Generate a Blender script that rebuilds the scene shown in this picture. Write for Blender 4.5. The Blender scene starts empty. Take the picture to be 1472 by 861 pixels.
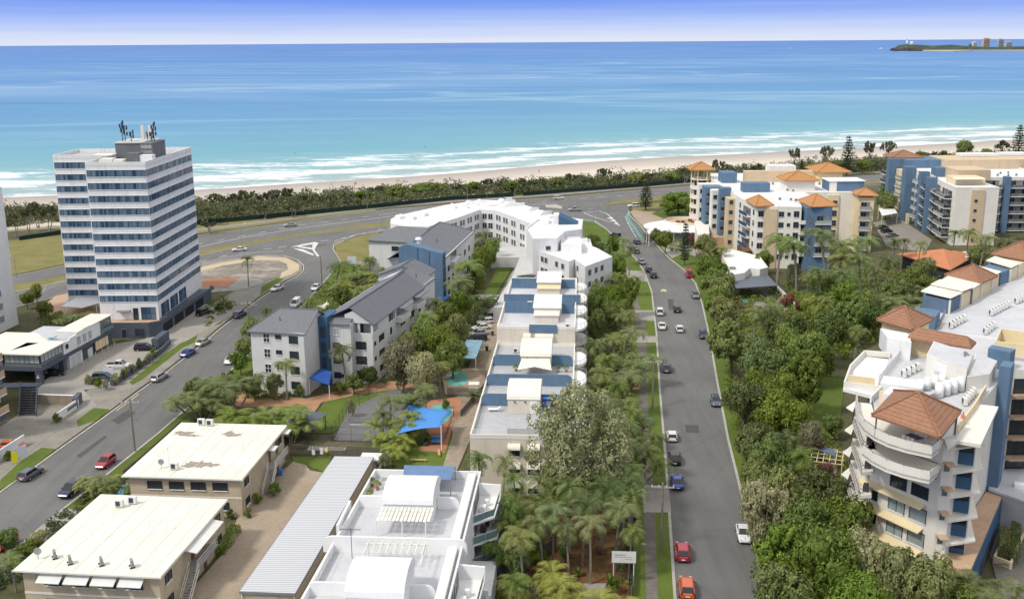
import bpy,math,random
from mathutils import Vector,Matrix,noise as mnoise
R_ = math.radians
sc = bpy.context.scene
COL = sc.collection
# ------------------------------------------------------------------ camera
IW,IH,FPX,CZ = 1472,861,1500.0,64.0
pitch = math.atan((430.5 - 61.0) / FPX); roll = math.atan(10 / 1472.0)
_cp,_sp,_cr,_sr = math.cos(pitch),math.sin(pitch),math.cos(roll),math.sin(roll)
CR = Vector((_cr,-_sr * _sp,-_sr * _cp)); CU = Vector((_sr,_cr * _sp,_cr * _cp)); CF = Vector((0,_cp,-_sp))
def G(px,py,z=0.0):
    d = CF + CR * ((px - IW / 2) / FPX) - CU * ((py - IH / 2) / FPX)
    t = (z - CZ) / d.z
    return (d.x * t,d.y * t)
def P(px,py,z=0.0):
    x,y = G(px,py,z); return Vector((x,y,z))
def GL(pts,z=0.0): return [G(a,b,z) for a,b in pts]
cam = bpy.data.cameras.new('camera'); camo = bpy.data.objects.new('camera',cam); COL.objects.link(camo)
cam.sensor_width = 36; cam.lens = 36 * FPX / IW; cam.clip_start = 1; cam.clip_end = 400000
m = Matrix((CR,CU,-CF)).transposed().to_4x4(); m.translation = (0,0,CZ); camo.matrix_world = m
sc.camera = camo
# ------------------------------------------------------------------ materials
def nd(nt,t,**k):
    n = nt.nodes.new(t)
    for a,b in k.items():
        if a in ('operation','blend_type','data_type','noise_dimensions','feature','wave_type','interpolation_type','use_clamp','clamp','sky_type','wave_profile','bands_direction'): setattr(n,a,b)
        else: n.inputs[a].default_value = b
    return n
def lk(nt,a,b): nt.links.new(a,b)
def ramp(nt,fac,stops):
    r = nt.nodes.new('ShaderNodeValToRGB'); e = r.color_ramp.elements
    while len(e) < len(stops): e.new(0.5)
    for i,(p,c) in enumerate(stops):
        e[i].position = p; e[i].color = (c[0],c[1],c[2],1) if not isinstance(c,(int,float)) else (c,c,c,1)
    lk(nt,fac,r.inputs[0]); return r.outputs[0]
def mth(nt,op,a,b=None,c=None):
    n = nt.nodes.new('ShaderNodeMath'); n.operation = op
    for i,v in enumerate((a,b,c)):
        if v is None: continue
        if isinstance(v,(int,float)): n.inputs[i].default_value = v
        else: lk(nt,v,n.inputs[i])
    return n.outputs[0]
def mix(nt,fac,a,b,bt='MIX'):
    n = nt.nodes.new('ShaderNodeMix'); n.data_type = 'RGBA'; n.blend_type = bt
    for k,v in (('Factor',fac),('A',a),('B',b)):
        s = [i for i in n.inputs if i.name == k and (i.type == 'RGBA' or k == 'Factor' and i.type == 'VALUE')][0]
        if isinstance(v,(int,float)): s.default_value = v
        elif isinstance(v,(tuple,list)): s.default_value = (v[0],v[1],v[2],1)
        else: lk(nt,v,s)
    return [o for o in n.outputs if o.type == 'RGBA'][0]
def noise(nt,vec,scale,detail=4,rough=0.55,dist=0.0):
    n = nd(nt,'ShaderNodeTexNoise',Scale=scale,Detail=detail,Roughness=rough,Distortion=dist)
    if vec is not None: lk(nt,vec,n.inputs['Vector'])
    return n.outputs['Fac']
def mapping(nt,vec,sx=1,sy=1,sz=1,rz=0):
    n = nt.nodes.new('ShaderNodeMapping'); n.inputs['Scale'].default_value = (sx,sy,sz); n.inputs['Rotation'].default_value = (0,0,rz)
    lk(nt,vec,n.inputs['Vector']); return n.outputs[0]
MATS = {}
def newmat(name):
    m = bpy.data.materials.new(name); m.use_nodes = True; nt = m.node_tree
    b = nt.nodes['Principled BSDF']; MATS[name] = m
    return m,nt,b
def wpos(nt): return nt.nodes.new('ShaderNodeNewGeometry').outputs['Position']
def paint(name,c,rough=0.6,var=0.12,scale=0.6,spec=0.3,dirt=0.0,metal=0.0,fine=6.0,bump=0.0):
    """painted / rendered surface with blotchy weathering in world space"""
    m,nt,b = newmat(name); p = wpos(nt)
    n1 = noise(nt,p,scale,5); n2 = noise(nt,p,fine,3)
    f = mth(nt,'ADD',mth(nt,'MULTIPLY',n1,0.65),mth(nt,'MULTIPLY',n2,0.35))
    lo = tuple(x * (1 - var * 1.6) for x in c); hi = tuple(min(1,x * (1 + var)) for x in c)
    col = ramp(nt,f,[(0.3,lo),(0.7,hi)])
    if dirt:
        st = noise(nt,mapping(nt,p,1.3,1.3,0.12),1.4,5,0.65)
        col = mix(nt,ramp(nt,st,[(0.52,0.0),(0.72,dirt)]),col,tuple(x * 0.45 for x in c))
    lk(nt,col,b.inputs['Base Color']); b.inputs['Roughness'].default_value = rough
    b.inputs['Specular IOR Level'].default_value = spec; b.inputs['Metallic'].default_value = metal
    if bump:
        bp = nd(nt,'ShaderNodeBump',Strength=bump,Distance=0.05); lk(nt,n2,bp.inputs['Height']); lk(nt,bp.outputs[0],b.inputs['Normal'])
    return m
def tiled(name,c,c2,sc_=3.0,rough=0.8):
    """roof tiles: courses follow the slope by height, columns by horizontal distance"""
    m,nt,b = newmat(name); p = wpos(nt)
    sx = nt.nodes.new('ShaderNodeSeparateXYZ'); lk(nt,p,sx.inputs[0])
    rows = mth(nt,'FRACT',mth(nt,'MULTIPLY',sx.outputs[2],sc_ * 1.15))
    gr = ramp(nt,rows,[(0.0,0.25),(0.28,1.0),(1.0,0.8)])
    v = nd(nt,'ShaderNodeTexVoronoi',Scale=sc_); lk(nt,p,v.inputs['Vector'])
    n1 = noise(nt,p,0.35,5)
    base = mix(nt,mth(nt,'ADD',mth(nt,'MULTIPLY',v.outputs['Color'],0.5),mth(nt,'MULTIPLY',n1,0.5)),c,c2)
    lk(nt,mix(nt,0.55,base,gr,'MULTIPLY'),b.inputs['Base Color']); b.inputs['Roughness'].default_value = rough
    bp = nd(nt,'ShaderNodeBump',Strength=0.6,Distance=0.06); lk(nt,rows,bp.inputs['Height']); lk(nt,bp.outputs[0],b.inputs['Normal'])
    b.inputs['Specular IOR Level'].default_value = 0.2
    return m
def glassm(name,dark,light,thr=0.72,rough=0.08):
    m,nt,b = newmat(name); g = nt.nodes.new('ShaderNodeNewGeometry')
    n = noise(nt,g.outputs['Position'],0.9,2)
    r = mth(nt,'ADD',mth(nt,'MULTIPLY',g.outputs['Random Per Island'],0.75),mth(nt,'MULTIPLY',n,0.3))
    lk(nt,ramp(nt,r,[(0.0,dark),(thr - 0.25,tuple(x * 1.8 for x in dark)),(thr,light),(1.0,tuple(x * 0.6 for x in light))]),b.inputs['Base Color'])
    b.inputs['Roughness'].default_value = rough; b.inputs['Specular IOR Level'].default_value = 0.6
    return m
def leafm(name,a,b_,rough=0.6,trans=0.3):
    m,nt,b = newmat(name); g = nt.nodes.new('ShaderNodeNewGeometry'); oi = nt.nodes.new('ShaderNodeObjectInfo')
    n = noise(nt,g.outputs['Position'],0.35,3)
    f = mth(nt,'ADD',mth(nt,'MULTIPLY',g.outputs['Random Per Island'],0.55),mth(nt,'MULTIPLY',n,0.5))
    f = mth(nt,'ADD',f,mth(nt,'MULTIPLY',mth(nt,'SUBTRACT',oi.outputs['Random'],0.5),0.55))
    col = ramp(nt,f,[(0.1,a),(0.85,b_)])
    hs = nt.nodes.new('ShaderNodeHueSaturation'); lk(nt,mth(nt,'ADD',mth(nt,'MULTIPLY',mth(nt,'FRACT',mth(nt,'MULTIPLY',oi.outputs['Random'],7.31)),0.05),0.472),hs.inputs['Hue']); lk(nt,mth(nt,'ADD',mth(nt,'MULTIPLY',mth(nt,'FRACT',mth(nt,'MULTIPLY',oi.outputs['Random'],3.7)),0.3),0.78),hs.inputs['Saturation']); lk(nt,col,hs.inputs['Color']); col = hs.outputs[0]
    lk(nt,col,b.inputs['Base Color']); b.inputs['Roughness'].default_value = rough; b.inputs['Specular IOR Level'].default_value = 0.25
    t = nt.nodes.new('ShaderNodeBsdfTranslucent'); lk(nt,col,t.inputs[0])
    mx = nt.nodes.new('ShaderNodeMixShader'); mx.inputs[0].default_value = trans
    lk(nt,b.outputs[0],mx.inputs[1]); lk(nt,t.outputs[0],mx.inputs[2]); lk(nt,mx.outputs[0],nt.nodes['Material Output'].inputs[0])
    return m
# ------------------------------------------------------------------ mesh builder
class Fr:
    """local frame: u to the right, v forward, turned clockwise by hd degrees"""
    def __init__(s,ox=0,oy=0,hd=0,oz=0):
        s.o = (ox,oy,oz); s.a = R_(hd); s.c = math.cos(s.a); s.s = math.sin(s.a)
    def __call__(s,u,v,z=0): return Vector((s.o[0] + u * s.c + v * s.s,s.o[1] - u * s.s + v * s.c,s.o[2] + z))
    def inv(s,x,y):
        dx,dy = x - s.o[0],y - s.o[1]; return (dx * s.c - dy * s.s,dx * s.s + dy * s.c)
    def px(s,px,py,z): return s.inv(*G(px,py,z))
ID = Fr()
class MB:
    def __init__(s,F=ID): s.v = []; s.f = []; s.m = []; s.F = F
    def pt(s,p): return s.F(*p)
    def add(s,vs,fs,m=0):
        n = len(s.v); s.v += [tuple(s.F(*p)) for p in vs]
        s.f += [tuple(i + n for i in f) for f in fs]; s.m += [m] * len(fs); return s
    def box(s,x0,x1,y0,y1,z0,z1,m=0,top=None):
        if x0 > x1: x0,x1 = x1,x0
        if y0 > y1: y0,y1 = y1,y0
        s.prism([(x0,y0),(x1,y0),(x1,y1),(x0,y1)],z0,z1,m,top); return s
    def prism(s,poly,z0,z1,m=0,top=None):
        n = len(poly)
        ar = sum(poly[i][0] * poly[(i + 1) % n][1] - poly[(i + 1) % n][0] * poly[i][1] for i in range(n))
        if ar < 0: poly = poly[::-1]
        s.add([(p[0],p[1],z0) for p in poly] + [(p[0],p[1],z1) for p in poly],
              [tuple(range(n))[::-1]] + [(i,(i + 1) % n,n + (i + 1) % n,n + i) for i in range(n)],m)
        b = len(s.v); s.f.append(tuple(range(b - n,b))); s.m.append(m if top is None else top); return s
    def face(s,pts,m=0): return s.add(pts,[tuple(range(len(pts)))],m)
    def tube(s,p,q,r0,r1=None,n=6,m=0,cap=True):
        r1 = r0 if r1 is None else r1
        p = Vector(p); q = Vector(q); d = (q - p).normalized()
        a = d.orthogonal().normalized(); b = d.cross(a)
        vs = [tuple(p + (a * math.cos(t) + b * math.sin(t)) * r0) for t in [2 * math.pi * i / n for i in range(n)]]
        vs += [tuple(q + (a * math.cos(t) + b * math.sin(t)) * r1) for t in [2 * math.pi * i / n for i in range(n)]]
        fs = [(i,(i + 1) % n,n + (i + 1) % n,n + i) for i in range(n)]
        if cap: fs += [tuple(range(n))[::-1],tuple(range(n,2 * n))]
        return s.add(vs,fs,m)
    def path(s,pts,r0,r1,n=6,m=0):
        k = len(pts) - 1
        for i in range(k): s.tube(pts[i],pts[i + 1],r0 + (r1 - r0) * i / k,r0 + (r1 - r0) * (i + 1) / k,n,m)
        return s
    def hip(s,poly,z,h,ridge=None,m=0,th=0.18):
        """hip roof on a quad poly; ridge = (frac along) or None for a pyramid"""
        p = [Vector((a,b,z)) for a,b in poly]
        s.prism([(a,b) for a,b in poly],z - th,z - 0.004,m)
        if ridge is None:
            c = sum(p,Vector()) / 4; c.z = z + h
            s.add([tuple(x) for x in p] + [tuple(c)],[(0,1,4),(1,2,4),(2,3,4),(3,0,4)],m)
        else:
            a = (p[0] + p[1]) / 2; b = (p[2] + p[3]) / 2; r0 = a.lerp(b,ridge); r1 = b.lerp(a,ridge); r0.z = r1.z = z + h
            s.add([tuple(x) for x in p] + [tuple(r0),tuple(r1)],[(0,1,4),(1,2,5,4),(2,3,5),(3,0,4,5)],m)
        return s
    def ball(s,c,rx,ry,rz,m=0,n=8,k=5):
        vs = []; fs = []
        for j in range(k + 1):
            t = math.pi * j / k
            for i in range(n):
                a = 2 * math.pi * i / n
                vs.append((c[0] + rx * math.sin(t) * math.cos(a),c[1] + ry * math.sin(t) * math.sin(a),c[2] + rz * math.cos(t)))
        for j in range(k):
            for i in range(n): fs.append((j * n + i,(j + 1) * n + i,(j + 1) * n + (i + 1) % n,j * n + (i + 1) % n))
        return s.add(vs,fs,m)
    def build(s,name,mats,parent=None,smooth=False,bevel=0.0,label=None):
        if not isinstance(mats,(list,tuple)): mats = [mats]
        off = Vector()
        q = parent
        while q is not None: off += q.location; q = q.parent
        me = bpy.data.meshes.new(name)
        me.from_pydata([(v[0] - off.x,v[1] - off.y,v[2] - off.z) for v in s.v],[],s.f)
        for mt in mats: me.materials.append(MATS[mt] if isinstance(mt,str) else mt)
        me.polygons.foreach_set('material_index',s.m)
        if smooth: me.polygons.foreach_set('use_smooth',[True] * len(s.f))
        me.update()
        o = bpy.data.objects.new(name,me); COL.objects.link(o); o.parent = parent
        if bevel:
            b = o.modifiers.new('bevel','BEVEL'); b.width = bevel; b.segments = 1; b.limit_method = 'ANGLE'
        if label: o['label'] = label
        return o
LABELS = {}
def tag(o,label,cat,group=None):
    o['label'] = label; o['category'] = cat
    LABELS[label] = LABELS.get(label,0) + 1
    if group: o['group'] = group
    return o
def thing(name,label,cat,loc,group=None,rz=0):
    o = bpy.data.objects.new(name,None); COL.objects.link(o); o.location = (loc[0],loc[1],loc[2] if len(loc) > 2 else 0)
    o.rotation_euler = (0,0,rz); o.empty_display_size = 0.5
    return tag(o,label,cat,group)
def struct(o,kind='structure'):
    o['kind'] = kind; return o
def dup(root,loc,rz=0,scale=1.0,label=None,group=None):
    r = root.copy(); COL.objects.link(r); r.location = loc; r.rotation_euler = (0,0,rz)
    r.scale = (scale,) * 3 if isinstance(scale,(int,float)) else scale
    if label: r['label'] = label; LABELS[label] = LABELS.get(label,0) + 1
    if group: r['group'] = group
    for ch in list(root.children):
        c = ch.copy(); COL.objects.link(c); c.parent = r
        for g in ch.children:
            d = g.copy(); COL.objects.link(d); d.parent = c
    return r
def ordn(i): return ['first','second','third','fourth','fifth','sixth','seventh','eighth','ninth','tenth','eleventh','twelfth','thirteenth','fourteenth','fifteenth','sixteenth','seventeenth','eighteenth','nineteenth','twentieth'][i] if i < 20 else ('twenty-' + ordn(i - 20) if i < 29 else ('thirtieth' if i == 29 else 'thirty-' + ordn(i - 30)))
# ------------------------------------------------------------------ facade helpers
def V2(a): return Vector((a[0],a[1],0))
class Wall:
    """A = left end, B = right end as seen from outside"""
    def __init__(s,A,B):
        s.A = V2(A); s.B = V2(B); d = s.B - s.A; s.L = d.length; s.d = d / s.L; s.n = Vector((s.d.y,-s.d.x,0))
    def p(s,t,out,z): q = s.A + s.d * t + s.n * out; return (q.x,q.y,z)
    def box(s,mb,t0,t1,o0,o1,z0,z1,m=0):
        if t0 > t1: t0,t1 = t1,t0
        a = [s.p(t0,o1,0),s.p(t1,o1,0),s.p(t1,o0,0),s.p(t0,o0,0)]
        mb.prism([(x[0],x[1]) for x in a],z0,z1,m)
def window(par,W,t0,t1,z0,z1,fr='white_trim',gl='glass_dark',div=2,sill=True,hdiv=0,name='window'):
    mb = MB(); w = 0.07
    # casing boxes stand proud of the wall, the panes sit back between them
    W.box(mb,t0 - w,t0,0,0.09,z0,z1,0); W.box(mb,t1,t1 + w,0,0.09,z0,z1,0)
    W.box(mb,t0 - w,t1 + w,0,0.095,z1,z1 + w,0)
    W.box(mb,t0 - w,t1 + w,0,0.16 if sill else 0.095,z0 - w,z0,2 if sill else 0)
    dt = (t1 - t0) / div
    for i in range(div):
        a,b = t0 + i * dt,t0 + (i + 1) * dt
        mb.face([W.p(a,0.02,z0),W.p(b,0.02,z0),W.p(b,0.02,z1),W.p(a,0.02,z1)],1)
        if i: W.box(mb,a - 0.03,a + 0.03,0.021,0.07,z0,z1,0)
    for k in range(hdiv):
        zz = z0 + (z1 - z0) * (k + 1) / (hdiv + 1); W.box(mb,t0,t1,0.022,0.065,zz - 0.03,zz + 0.03,0)
    return mb.build(name,[fr,gl,'white_trim'],par)
def railing(par,pts,z,h=1.0,m='metal_grey',post=1.2,glass=None,name='railing'):
    mb = MB()
    for i in range(len(pts) - 1):
        a,b = V2(pts[i]),V2(pts[i + 1]); L = (b - a).length
        if L < 0.05: continue
        mb.tube((a.x,a.y,z + h),(b.x,b.y,z + h),0.035,n=4)
        if not glass: mb.tube((a.x,a.y,z + h * .5),(b.x,b.y,z + h * .5),0.02,n=4); mb.tube((a.x,a.y,z + .1),(b.x,b.y,z + .1),0.02,n=4)
        k = max(1,int(L / post))
        for j in range(k + 1):
            q = a.lerp(b,j / k); mb.tube((q.x,q.y,z),(q.x,q.y,z + h),0.025,n=4)
        if glass:
            d = (b - a) / L; n = Vector((d.y,-d.x,0)) * 0.012
            mb.add([(a.x + n.x,a.y + n.y,z + .08),(b.x + n.x,b.y + n.y,z + .08),(b.x + n.x,b.y + n.y,z + h - .06),(a.x + n.x,a.y + n.y,z + h - .06)],[(0,1,2,3)],1)
    return mb.build(name,[m,glass or m],par)
def parapet(mb,pts,z0,z1,w=0.2,m=0,closed=True):
    n = len(pts)
    for i in range(n if closed else n - 1):
        a,b = V2(pts[i]),V2(pts[(i + 1) % n]); d = (b - a).normalized(); nn = Vector((d.y,-d.x,0)) * w
        a2 = a + d * 0.002; b2 = b - d * 0.002
        q = [a2,b2,b2 - nn,a2 - nn]
        mb.prism([(x.x,x.y) for x in q],z0,z1 + 0.003 * (i % 2),m)
# ------------------------------------------------------------------ world and sun
SUN_EL,SUN_AZ = 50.0,235.0     # azimuth of the sun measured clockwise from the view direction (+Y): behind left
w = bpy.data.worlds.new('World'); sc.world = w; w.use_nodes = True; nt = w.node_tree
bg = nt.nodes['Background']; sky = nt.nodes.new('ShaderNodeTexSky'); sky.sky_type = 'NISHITA'; sky.sun_disc = False
sky.sun_elevation = R_(SUN_EL); sky.sun_rotation = R_(SUN_AZ); sky.altitude = 60; sky.air_density = 1.0; sky.dust_density = 1.0; sky.ozone_density = 2.0
tc = nt.nodes.new('ShaderNodeTexCoord'); sx = nt.nodes.new('ShaderNodeSeparateXYZ'); lk(nt,tc.outputs['Generated'],sx.inputs[0])
nz = noise(nt,mapping(nt,tc.outputs['Generated'],1.2,1.2,60),3.0,6,0.6)
el = mth(nt,'ADD',sx.outputs[2],mth(nt,'MULTIPLY',mth(nt,'SUBTRACT',nz,0.5),0.014))
low = ramp(nt,mth(nt,'MULTIPLY',el,8.0),[(0.0,(3.9,4.1,4.7)),(0.06,(3.3,3.7,4.8)),(0.16,(2.1,2.8,4.8)),(0.32,(0.85,1.6,4.5)),(0.7,(1.2,2.0,4.6))])
far = ramp(nt,sx.outputs[2],[(0.10,0.0),(0.35,1.0)])
col = mix(nt,far,low,mix(nt,0.8,sky.outputs[0],(5.9,5.75,5.5)))
lk(nt,col,bg.inputs[0]); bg.inputs[1].default_value = 0.145
sl = bpy.data.lights.new('sun','SUN'); so = bpy.data.objects.new('sun',sl); COL.objects.link(so)
sl.energy = 1.9; sl.angle = R_(8.0); sl.color = (1.0,0.95,0.86)
d = Vector((math.sin(R_(SUN_AZ)) * math.cos(R_(SUN_EL)),math.cos(R_(SUN_AZ)) * math.cos(R_(SUN_EL)),math.sin(R_(SUN_EL))))
so.rotation_euler = d.to_track_quat('Z','Y').to_euler()
sc.view_settings.view_transform = 'Standard'; sc.view_settings.look = 'None'; sc.view_settings.exposure = 0.45; sc.view_settings.gamma = 1.0
# ------------------------------------------------------------------ materials
paint('white_trim',(0.78,0.78,0.77),0.5,0.05)
paint('white_render',(0.72,0.72,0.72),0.7,0.07,0.5,0.2,0.35)
paint('white_roof',(0.72,0.72,0.72),0.7,0.06,0.3,0.2,0.15)
paint('grey_render',(0.52,0.52,0.51),0.75,0.08,0.4,0.2,0.3)
paint('cream_render',(0.66,0.60,0.50),0.75,0.07,0.4,0.2,0.25)
paint('pale_render',(0.74,0.71,0.64),0.75,0.05,0.4,0.2,0.16)
paint('tan_render',(0.58,0.46,0.31),0.75,0.08,0.4,0.2,0.3)
paint('yellow_cream',(0.72,0.60,0.38),0.7,0.06,0.4,0.2,0.2)
paint('beige_brick',(0.50,0.42,0.31),0.85,0.14,0.5,0.1,0.3,0,9.0)
paint('cream_roof',(0.74,0.72,0.63),0.6,0.08,0.25,0.2,0.30)
paint('blue_render',(0.115,0.190,0.285),0.7,0.10,0.5,0.2,0.35)
paint('blue_deep',(0.03,0.075,0.15),0.7,0.10,0.5,0.2,0.3)
paint('blue_slate',(0.055,0.12,0.21),0.7,0.1,0.5,0.2,0.3)
paint('mid_blue',(0.11,0.16,0.23),0.6,0.08,0.5,0.2,0.2)
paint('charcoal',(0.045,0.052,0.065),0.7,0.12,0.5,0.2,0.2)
paint('slate_paint',(0.085,0.10,0.13),0.6,0.12,0.5,0.25,0.25)
paint('plant_grey',(0.16,0.17,0.18),0.7,0.12,0.5,0.2,0.3)
paint('void_shade',(0.015,0.015,0.017),0.9,0.1)  # near-black paint standing in for the shade inside openings
paint('deck_grey',(0.42,0.43,0.45),0.7,0.08,0.4,0.2,0.35)
paint('deck_white',(0.54,0.55,0.58),0.65,0.08,0.3,0.2,0.3)
paint('terrace_tan',(0.52,0.36,0.24),0.8,0.12,0.5,0.2,0.4)
paint('wood_brown',(0.16,0.09,0.05),0.8,0.2,0.8)
paint('wood_grey',(0.16,0.14,0.12),0.85,0.22,1.2,0.1,0.3)
paint('concrete',(0.33,0.31,0.28),0.85,0.13,0.12,0.2,0.5,0,2.0)
paint('kerb',(0.42,0.40,0.36),0.85,0.15,0.8,0.2,0.4)
paint('footpath',(0.27,0.25,0.22),0.9,0.15,0.3,0.1,0.5,0,2.0)
paint('path_dark',(0.17,0.155,0.14),0.9,0.2,0.4,0.1,0.5,0,2.0)
paint('drive_pink',(0.37,0.30,0.23),0.85,0.12,0.15,0.1,0.5,0,1.5)
paint('drive_brown',(0.31,0.26,0.20),0.88,0.22,0.12,0.1,0.8,0,1.0)
paint('terracotta',(0.42,0.20,0.12),0.8,0.14,0.4,0.1,0.3)
paint('paver_orange',(0.40,0.24,0.14),0.85,0.2,0.5,0.1,0.4)
paint('court',(0.16,0.16,0.165),0.85,0.12,0.2)
paint('line_white',(0.62,0.62,0.60),0.7,0.2,2.0)
paint('line_yellow',(0.60,0.52,0.28),0.7,0.2,2.0)
paint('bike_green',(0.13,0.30,0.25),0.8,0.18,0.5)
paint('mulch',(0.17,0.095,0.045),0.95,0.4,0.8,0.1,0.3,0,4.0)
paint('soil',(0.11,0.085,0.06),0.95,0.35,0.4,0.1,0.4,0,3.0)
paint('metal_grey',(0.30,0.31,0.32),0.45,0.08,1.0,0.5,0,0.4)
paint('metal_dark',(0.05,0.05,0.055),0.5,0.1)
paint('metal_white',(0.75,0.75,0.75),0.4,0.05)
paint('ac_white',(0.66,0.66,0.64),0.5,0.08)
paint('pole_wood',(0.22,0.19,0.16),0.9,0.2,2.0)
paint('shade_blue',(0.07,0.25,0.62),0.7,0.06,0.6)
paint('awning_blue',(0.02,0.075,0.30),0.7,0.1)
paint('shade_grey',(0.13,0.15,0.19),0.7,0.08)
paint('sail_cream',(0.74,0.70,0.60),0.7,0.05)
paint('orange_vest',(0.75,0.22,0.04),0.7)
paint('skin',(0.45,0.27,0.18),0.6)
paint('cloth_dark',(0.04,0.045,0.06),0.8)
paint('cloth_red',(0.4,0.06,0.05),0.8)
paint('cloth_white',(0.7,0.7,0.7),0.8)
paint('yellow_sign',(0.80,0.72,0.02),0.5,0.04)
paint('pale_sign',(0.62,0.62,0.72),0.5,0.04)
paint('bluegreen_glass',(0.16,0.24,0.25),0.15,0.1,0.6,0.6)
paint('turquoise',(0.08,0.42,0.55),0.6)
paint('fence_green',(0.012,0.035,0.028),0.8,0.3,0.6)
paint('rock',(0.10,0.075,0.055),0.95,0.4,0.03,0.1)
paint('hill_green',(0.06,0.085,0.065),0.95,0.35,0.02,0.1)
paint('lattice',(0.42,0.38,0.30),0.8)
paint('gold_wood',(0.50,0.34,0.14),0.7)
glassm('glass_dark',(0.018,0.024,0.03),(0.30,0.31,0.30))
glassm('glass_blue',(0.018,0.042,0.075),(0.15,0.22,0.29),0.66)
glassm('glass_pale',(0.16,0.19,0.19),(0.42,0.45,0.44),0.6)
tiled('tile_slate',(0.15,0.158,0.175),(0.21,0.218,0.235),3.4)
tiled('tile_orange',(0.42,0.20,0.075),(0.54,0.28,0.12),2.2)
tiled('tile_brown',(0.26,0.125,0.075),(0.38,0.21,0.13),3.0)
# corrugated carport sheet
m,nt,b = newmat('corrugated'); p = wpos(nt)
wv = nd(nt,'ShaderNodeTexWave',Scale=0.62,Distortion=0.15); wv.bands_direction = 'Y'; lk(nt,p,wv.inputs['Vector'])
n1 = noise(nt,p,0.4,5)
lk(nt,mix(nt,n1,mix(nt,wv.outputs['Fac'],(0.36,0.38,0.42),(0.66,0.67,0.70)),mix(nt,wv.outputs['Fac'],(0.42,0.43,0.45),(0.60,0.61,0.63)),'MIX'),b.inputs['Base Color'])
b.inputs['Roughness'].default_value = 0.45; bp = nd(nt,'ShaderNodeBump',Strength=0.7,Distance=0.08); lk(nt,wv.outputs['Fac'],bp.inputs['Height']); lk(nt,bp.outputs[0],b.inputs['Normal'])
paint('blue_tin',(0.20,0.36,0.45),0.5,0.2,0.6,0.3,0.4)
# asphalt with patches, oil, faint wheel tracks
m,nt,b = newmat('asphalt'); p = wpos(nt)
n1 = noise(nt,p,0.06,5); n2 = noise(nt,p,6,3); n3 = noise(nt,mapping(nt,p,0.9,0.05,1,R_(6)),0.9,4)
c = ramp(nt,mth(nt,'ADD',mth(nt,'MULTIPLY',n1,0.6),mth(nt,'MULTIPLY',n3,0.4)),[(0.35,(0.115,0.114,0.112)),(0.65,(0.170,0.167,0.162))])
c = mix(nt,0.25,c,ramp(nt,n2,[(0.3,0.5),(0.7,1.0)]),'MULTIPLY')
v = nd(nt,'ShaderNodeTexVoronoi',Scale=0.09,feature='DISTANCE_TO_EDGE'); lk(nt,mapping(nt,p,1,0.6,1),v.inputs['Vector'])
c = mix(nt,ramp(nt,v.outputs['Distance'],[(0.0,0.35),(0.006,0.0)]),c,(0.05,0.05,0.05))
c = mix(nt,ramp(nt,noise(nt,p,0.35,6,0.7),[(0.62,0.0),(0.72,0.35)]),c,(0.06,0.058,0.055))
lk(nt,c,b.inputs['Base Color']); b.inputs['Roughness'].default_value = 0.85
# grass
def grass(name,a,b_,dry):
    m,nt,b = newmat(name); p = wpos(nt)
    n1 = noise(nt,p,0.16,6,0.65); n2 = noise(nt,p,2.5,4,0.7)
    c = ramp(nt,mth(nt,'ADD',mth(nt,'MULTIPLY',n1,0.6),mth(nt,'MULTIPLY',n2,0.4)),[(0.35,a),(0.62,b_),(0.8,dry)])
    lk(nt,c,b.inputs['Base Color']); b.inputs['Roughness'].default_value = 0.95; b.inputs['Specular IOR Level'].default_value = 0.1
    bp = nd(nt,'ShaderNodeBump',Strength=0.8,Distance=0.08); lk(nt,n2,bp.inputs['Height']); lk(nt,bp.outputs[0],b.inputs['Normal'])
grass('grass',(0.075,0.115,0.022),(0.115,0.155,0.035),(0.20,0.19,0.07))
grass('grass_bright',(0.085,0.125,0.022),(0.125,0.170,0.040),(0.20,0.20,0.08))
grass('grass_dry',(0.15,0.15,0.05),(0.24,0.21,0.09),(0.36,0.29,0.16))
# town ground and sand in one terrain sheet
m,nt,b = newmat('terrain'); p = wpos(nt); uv = nt.nodes.new('ShaderNodeUVMap'); ux = nt.nodes.new('ShaderNodeSeparateXYZ'); lk(nt,uv.outputs[0],ux.inputs[0])
n1 = noise(nt,p,0.05,6,0.65); n2 = noise(nt,p,0.9,5,0.7)
town = ramp(nt,mth(nt,'ADD',mth(nt,'MULTIPLY',n1,0.6),mth(nt,'MULTIPLY',n2,0.4)),[(0.38,(0.055,0.062,0.025)),(0.52,(0.10,0.095,0.05)),(0.66,(0.15,0.13,0.095))])
dist = mth(nt,'ADD',ux.outputs[1],mth(nt,'MULTIPLY',mth(nt,'SUBTRACT',n1,0.5),26.0))     # metres inland of the waterline
sand = ramp(nt,mth(nt,'DIVIDE',dist,90.0),[(0.0,(0.36,0.32,0.29)),(0.22,(0.45,0.40,0.355)),(0.42,(0.52,0.465,0.41)),(0.6,(0.62,0.555,0.47)),(1.0,(0.64,0.56,0.46))])
sand = mix(nt,0.35,sand,ramp(nt,n2,[(0.3,0.7),(0.7,1.0)]),'MULTIPLY')
lk(nt,mix(nt,ramp(nt,mth(nt,'DIVIDE',dist,400.0),[(0.26,0.0),(0.29,1.0)]),sand,town),b.inputs['Base Color'])
b.inputs['Roughness'].default_value = 0.9; b.inputs['Specular IOR Level'].default_value = 0.15
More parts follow.
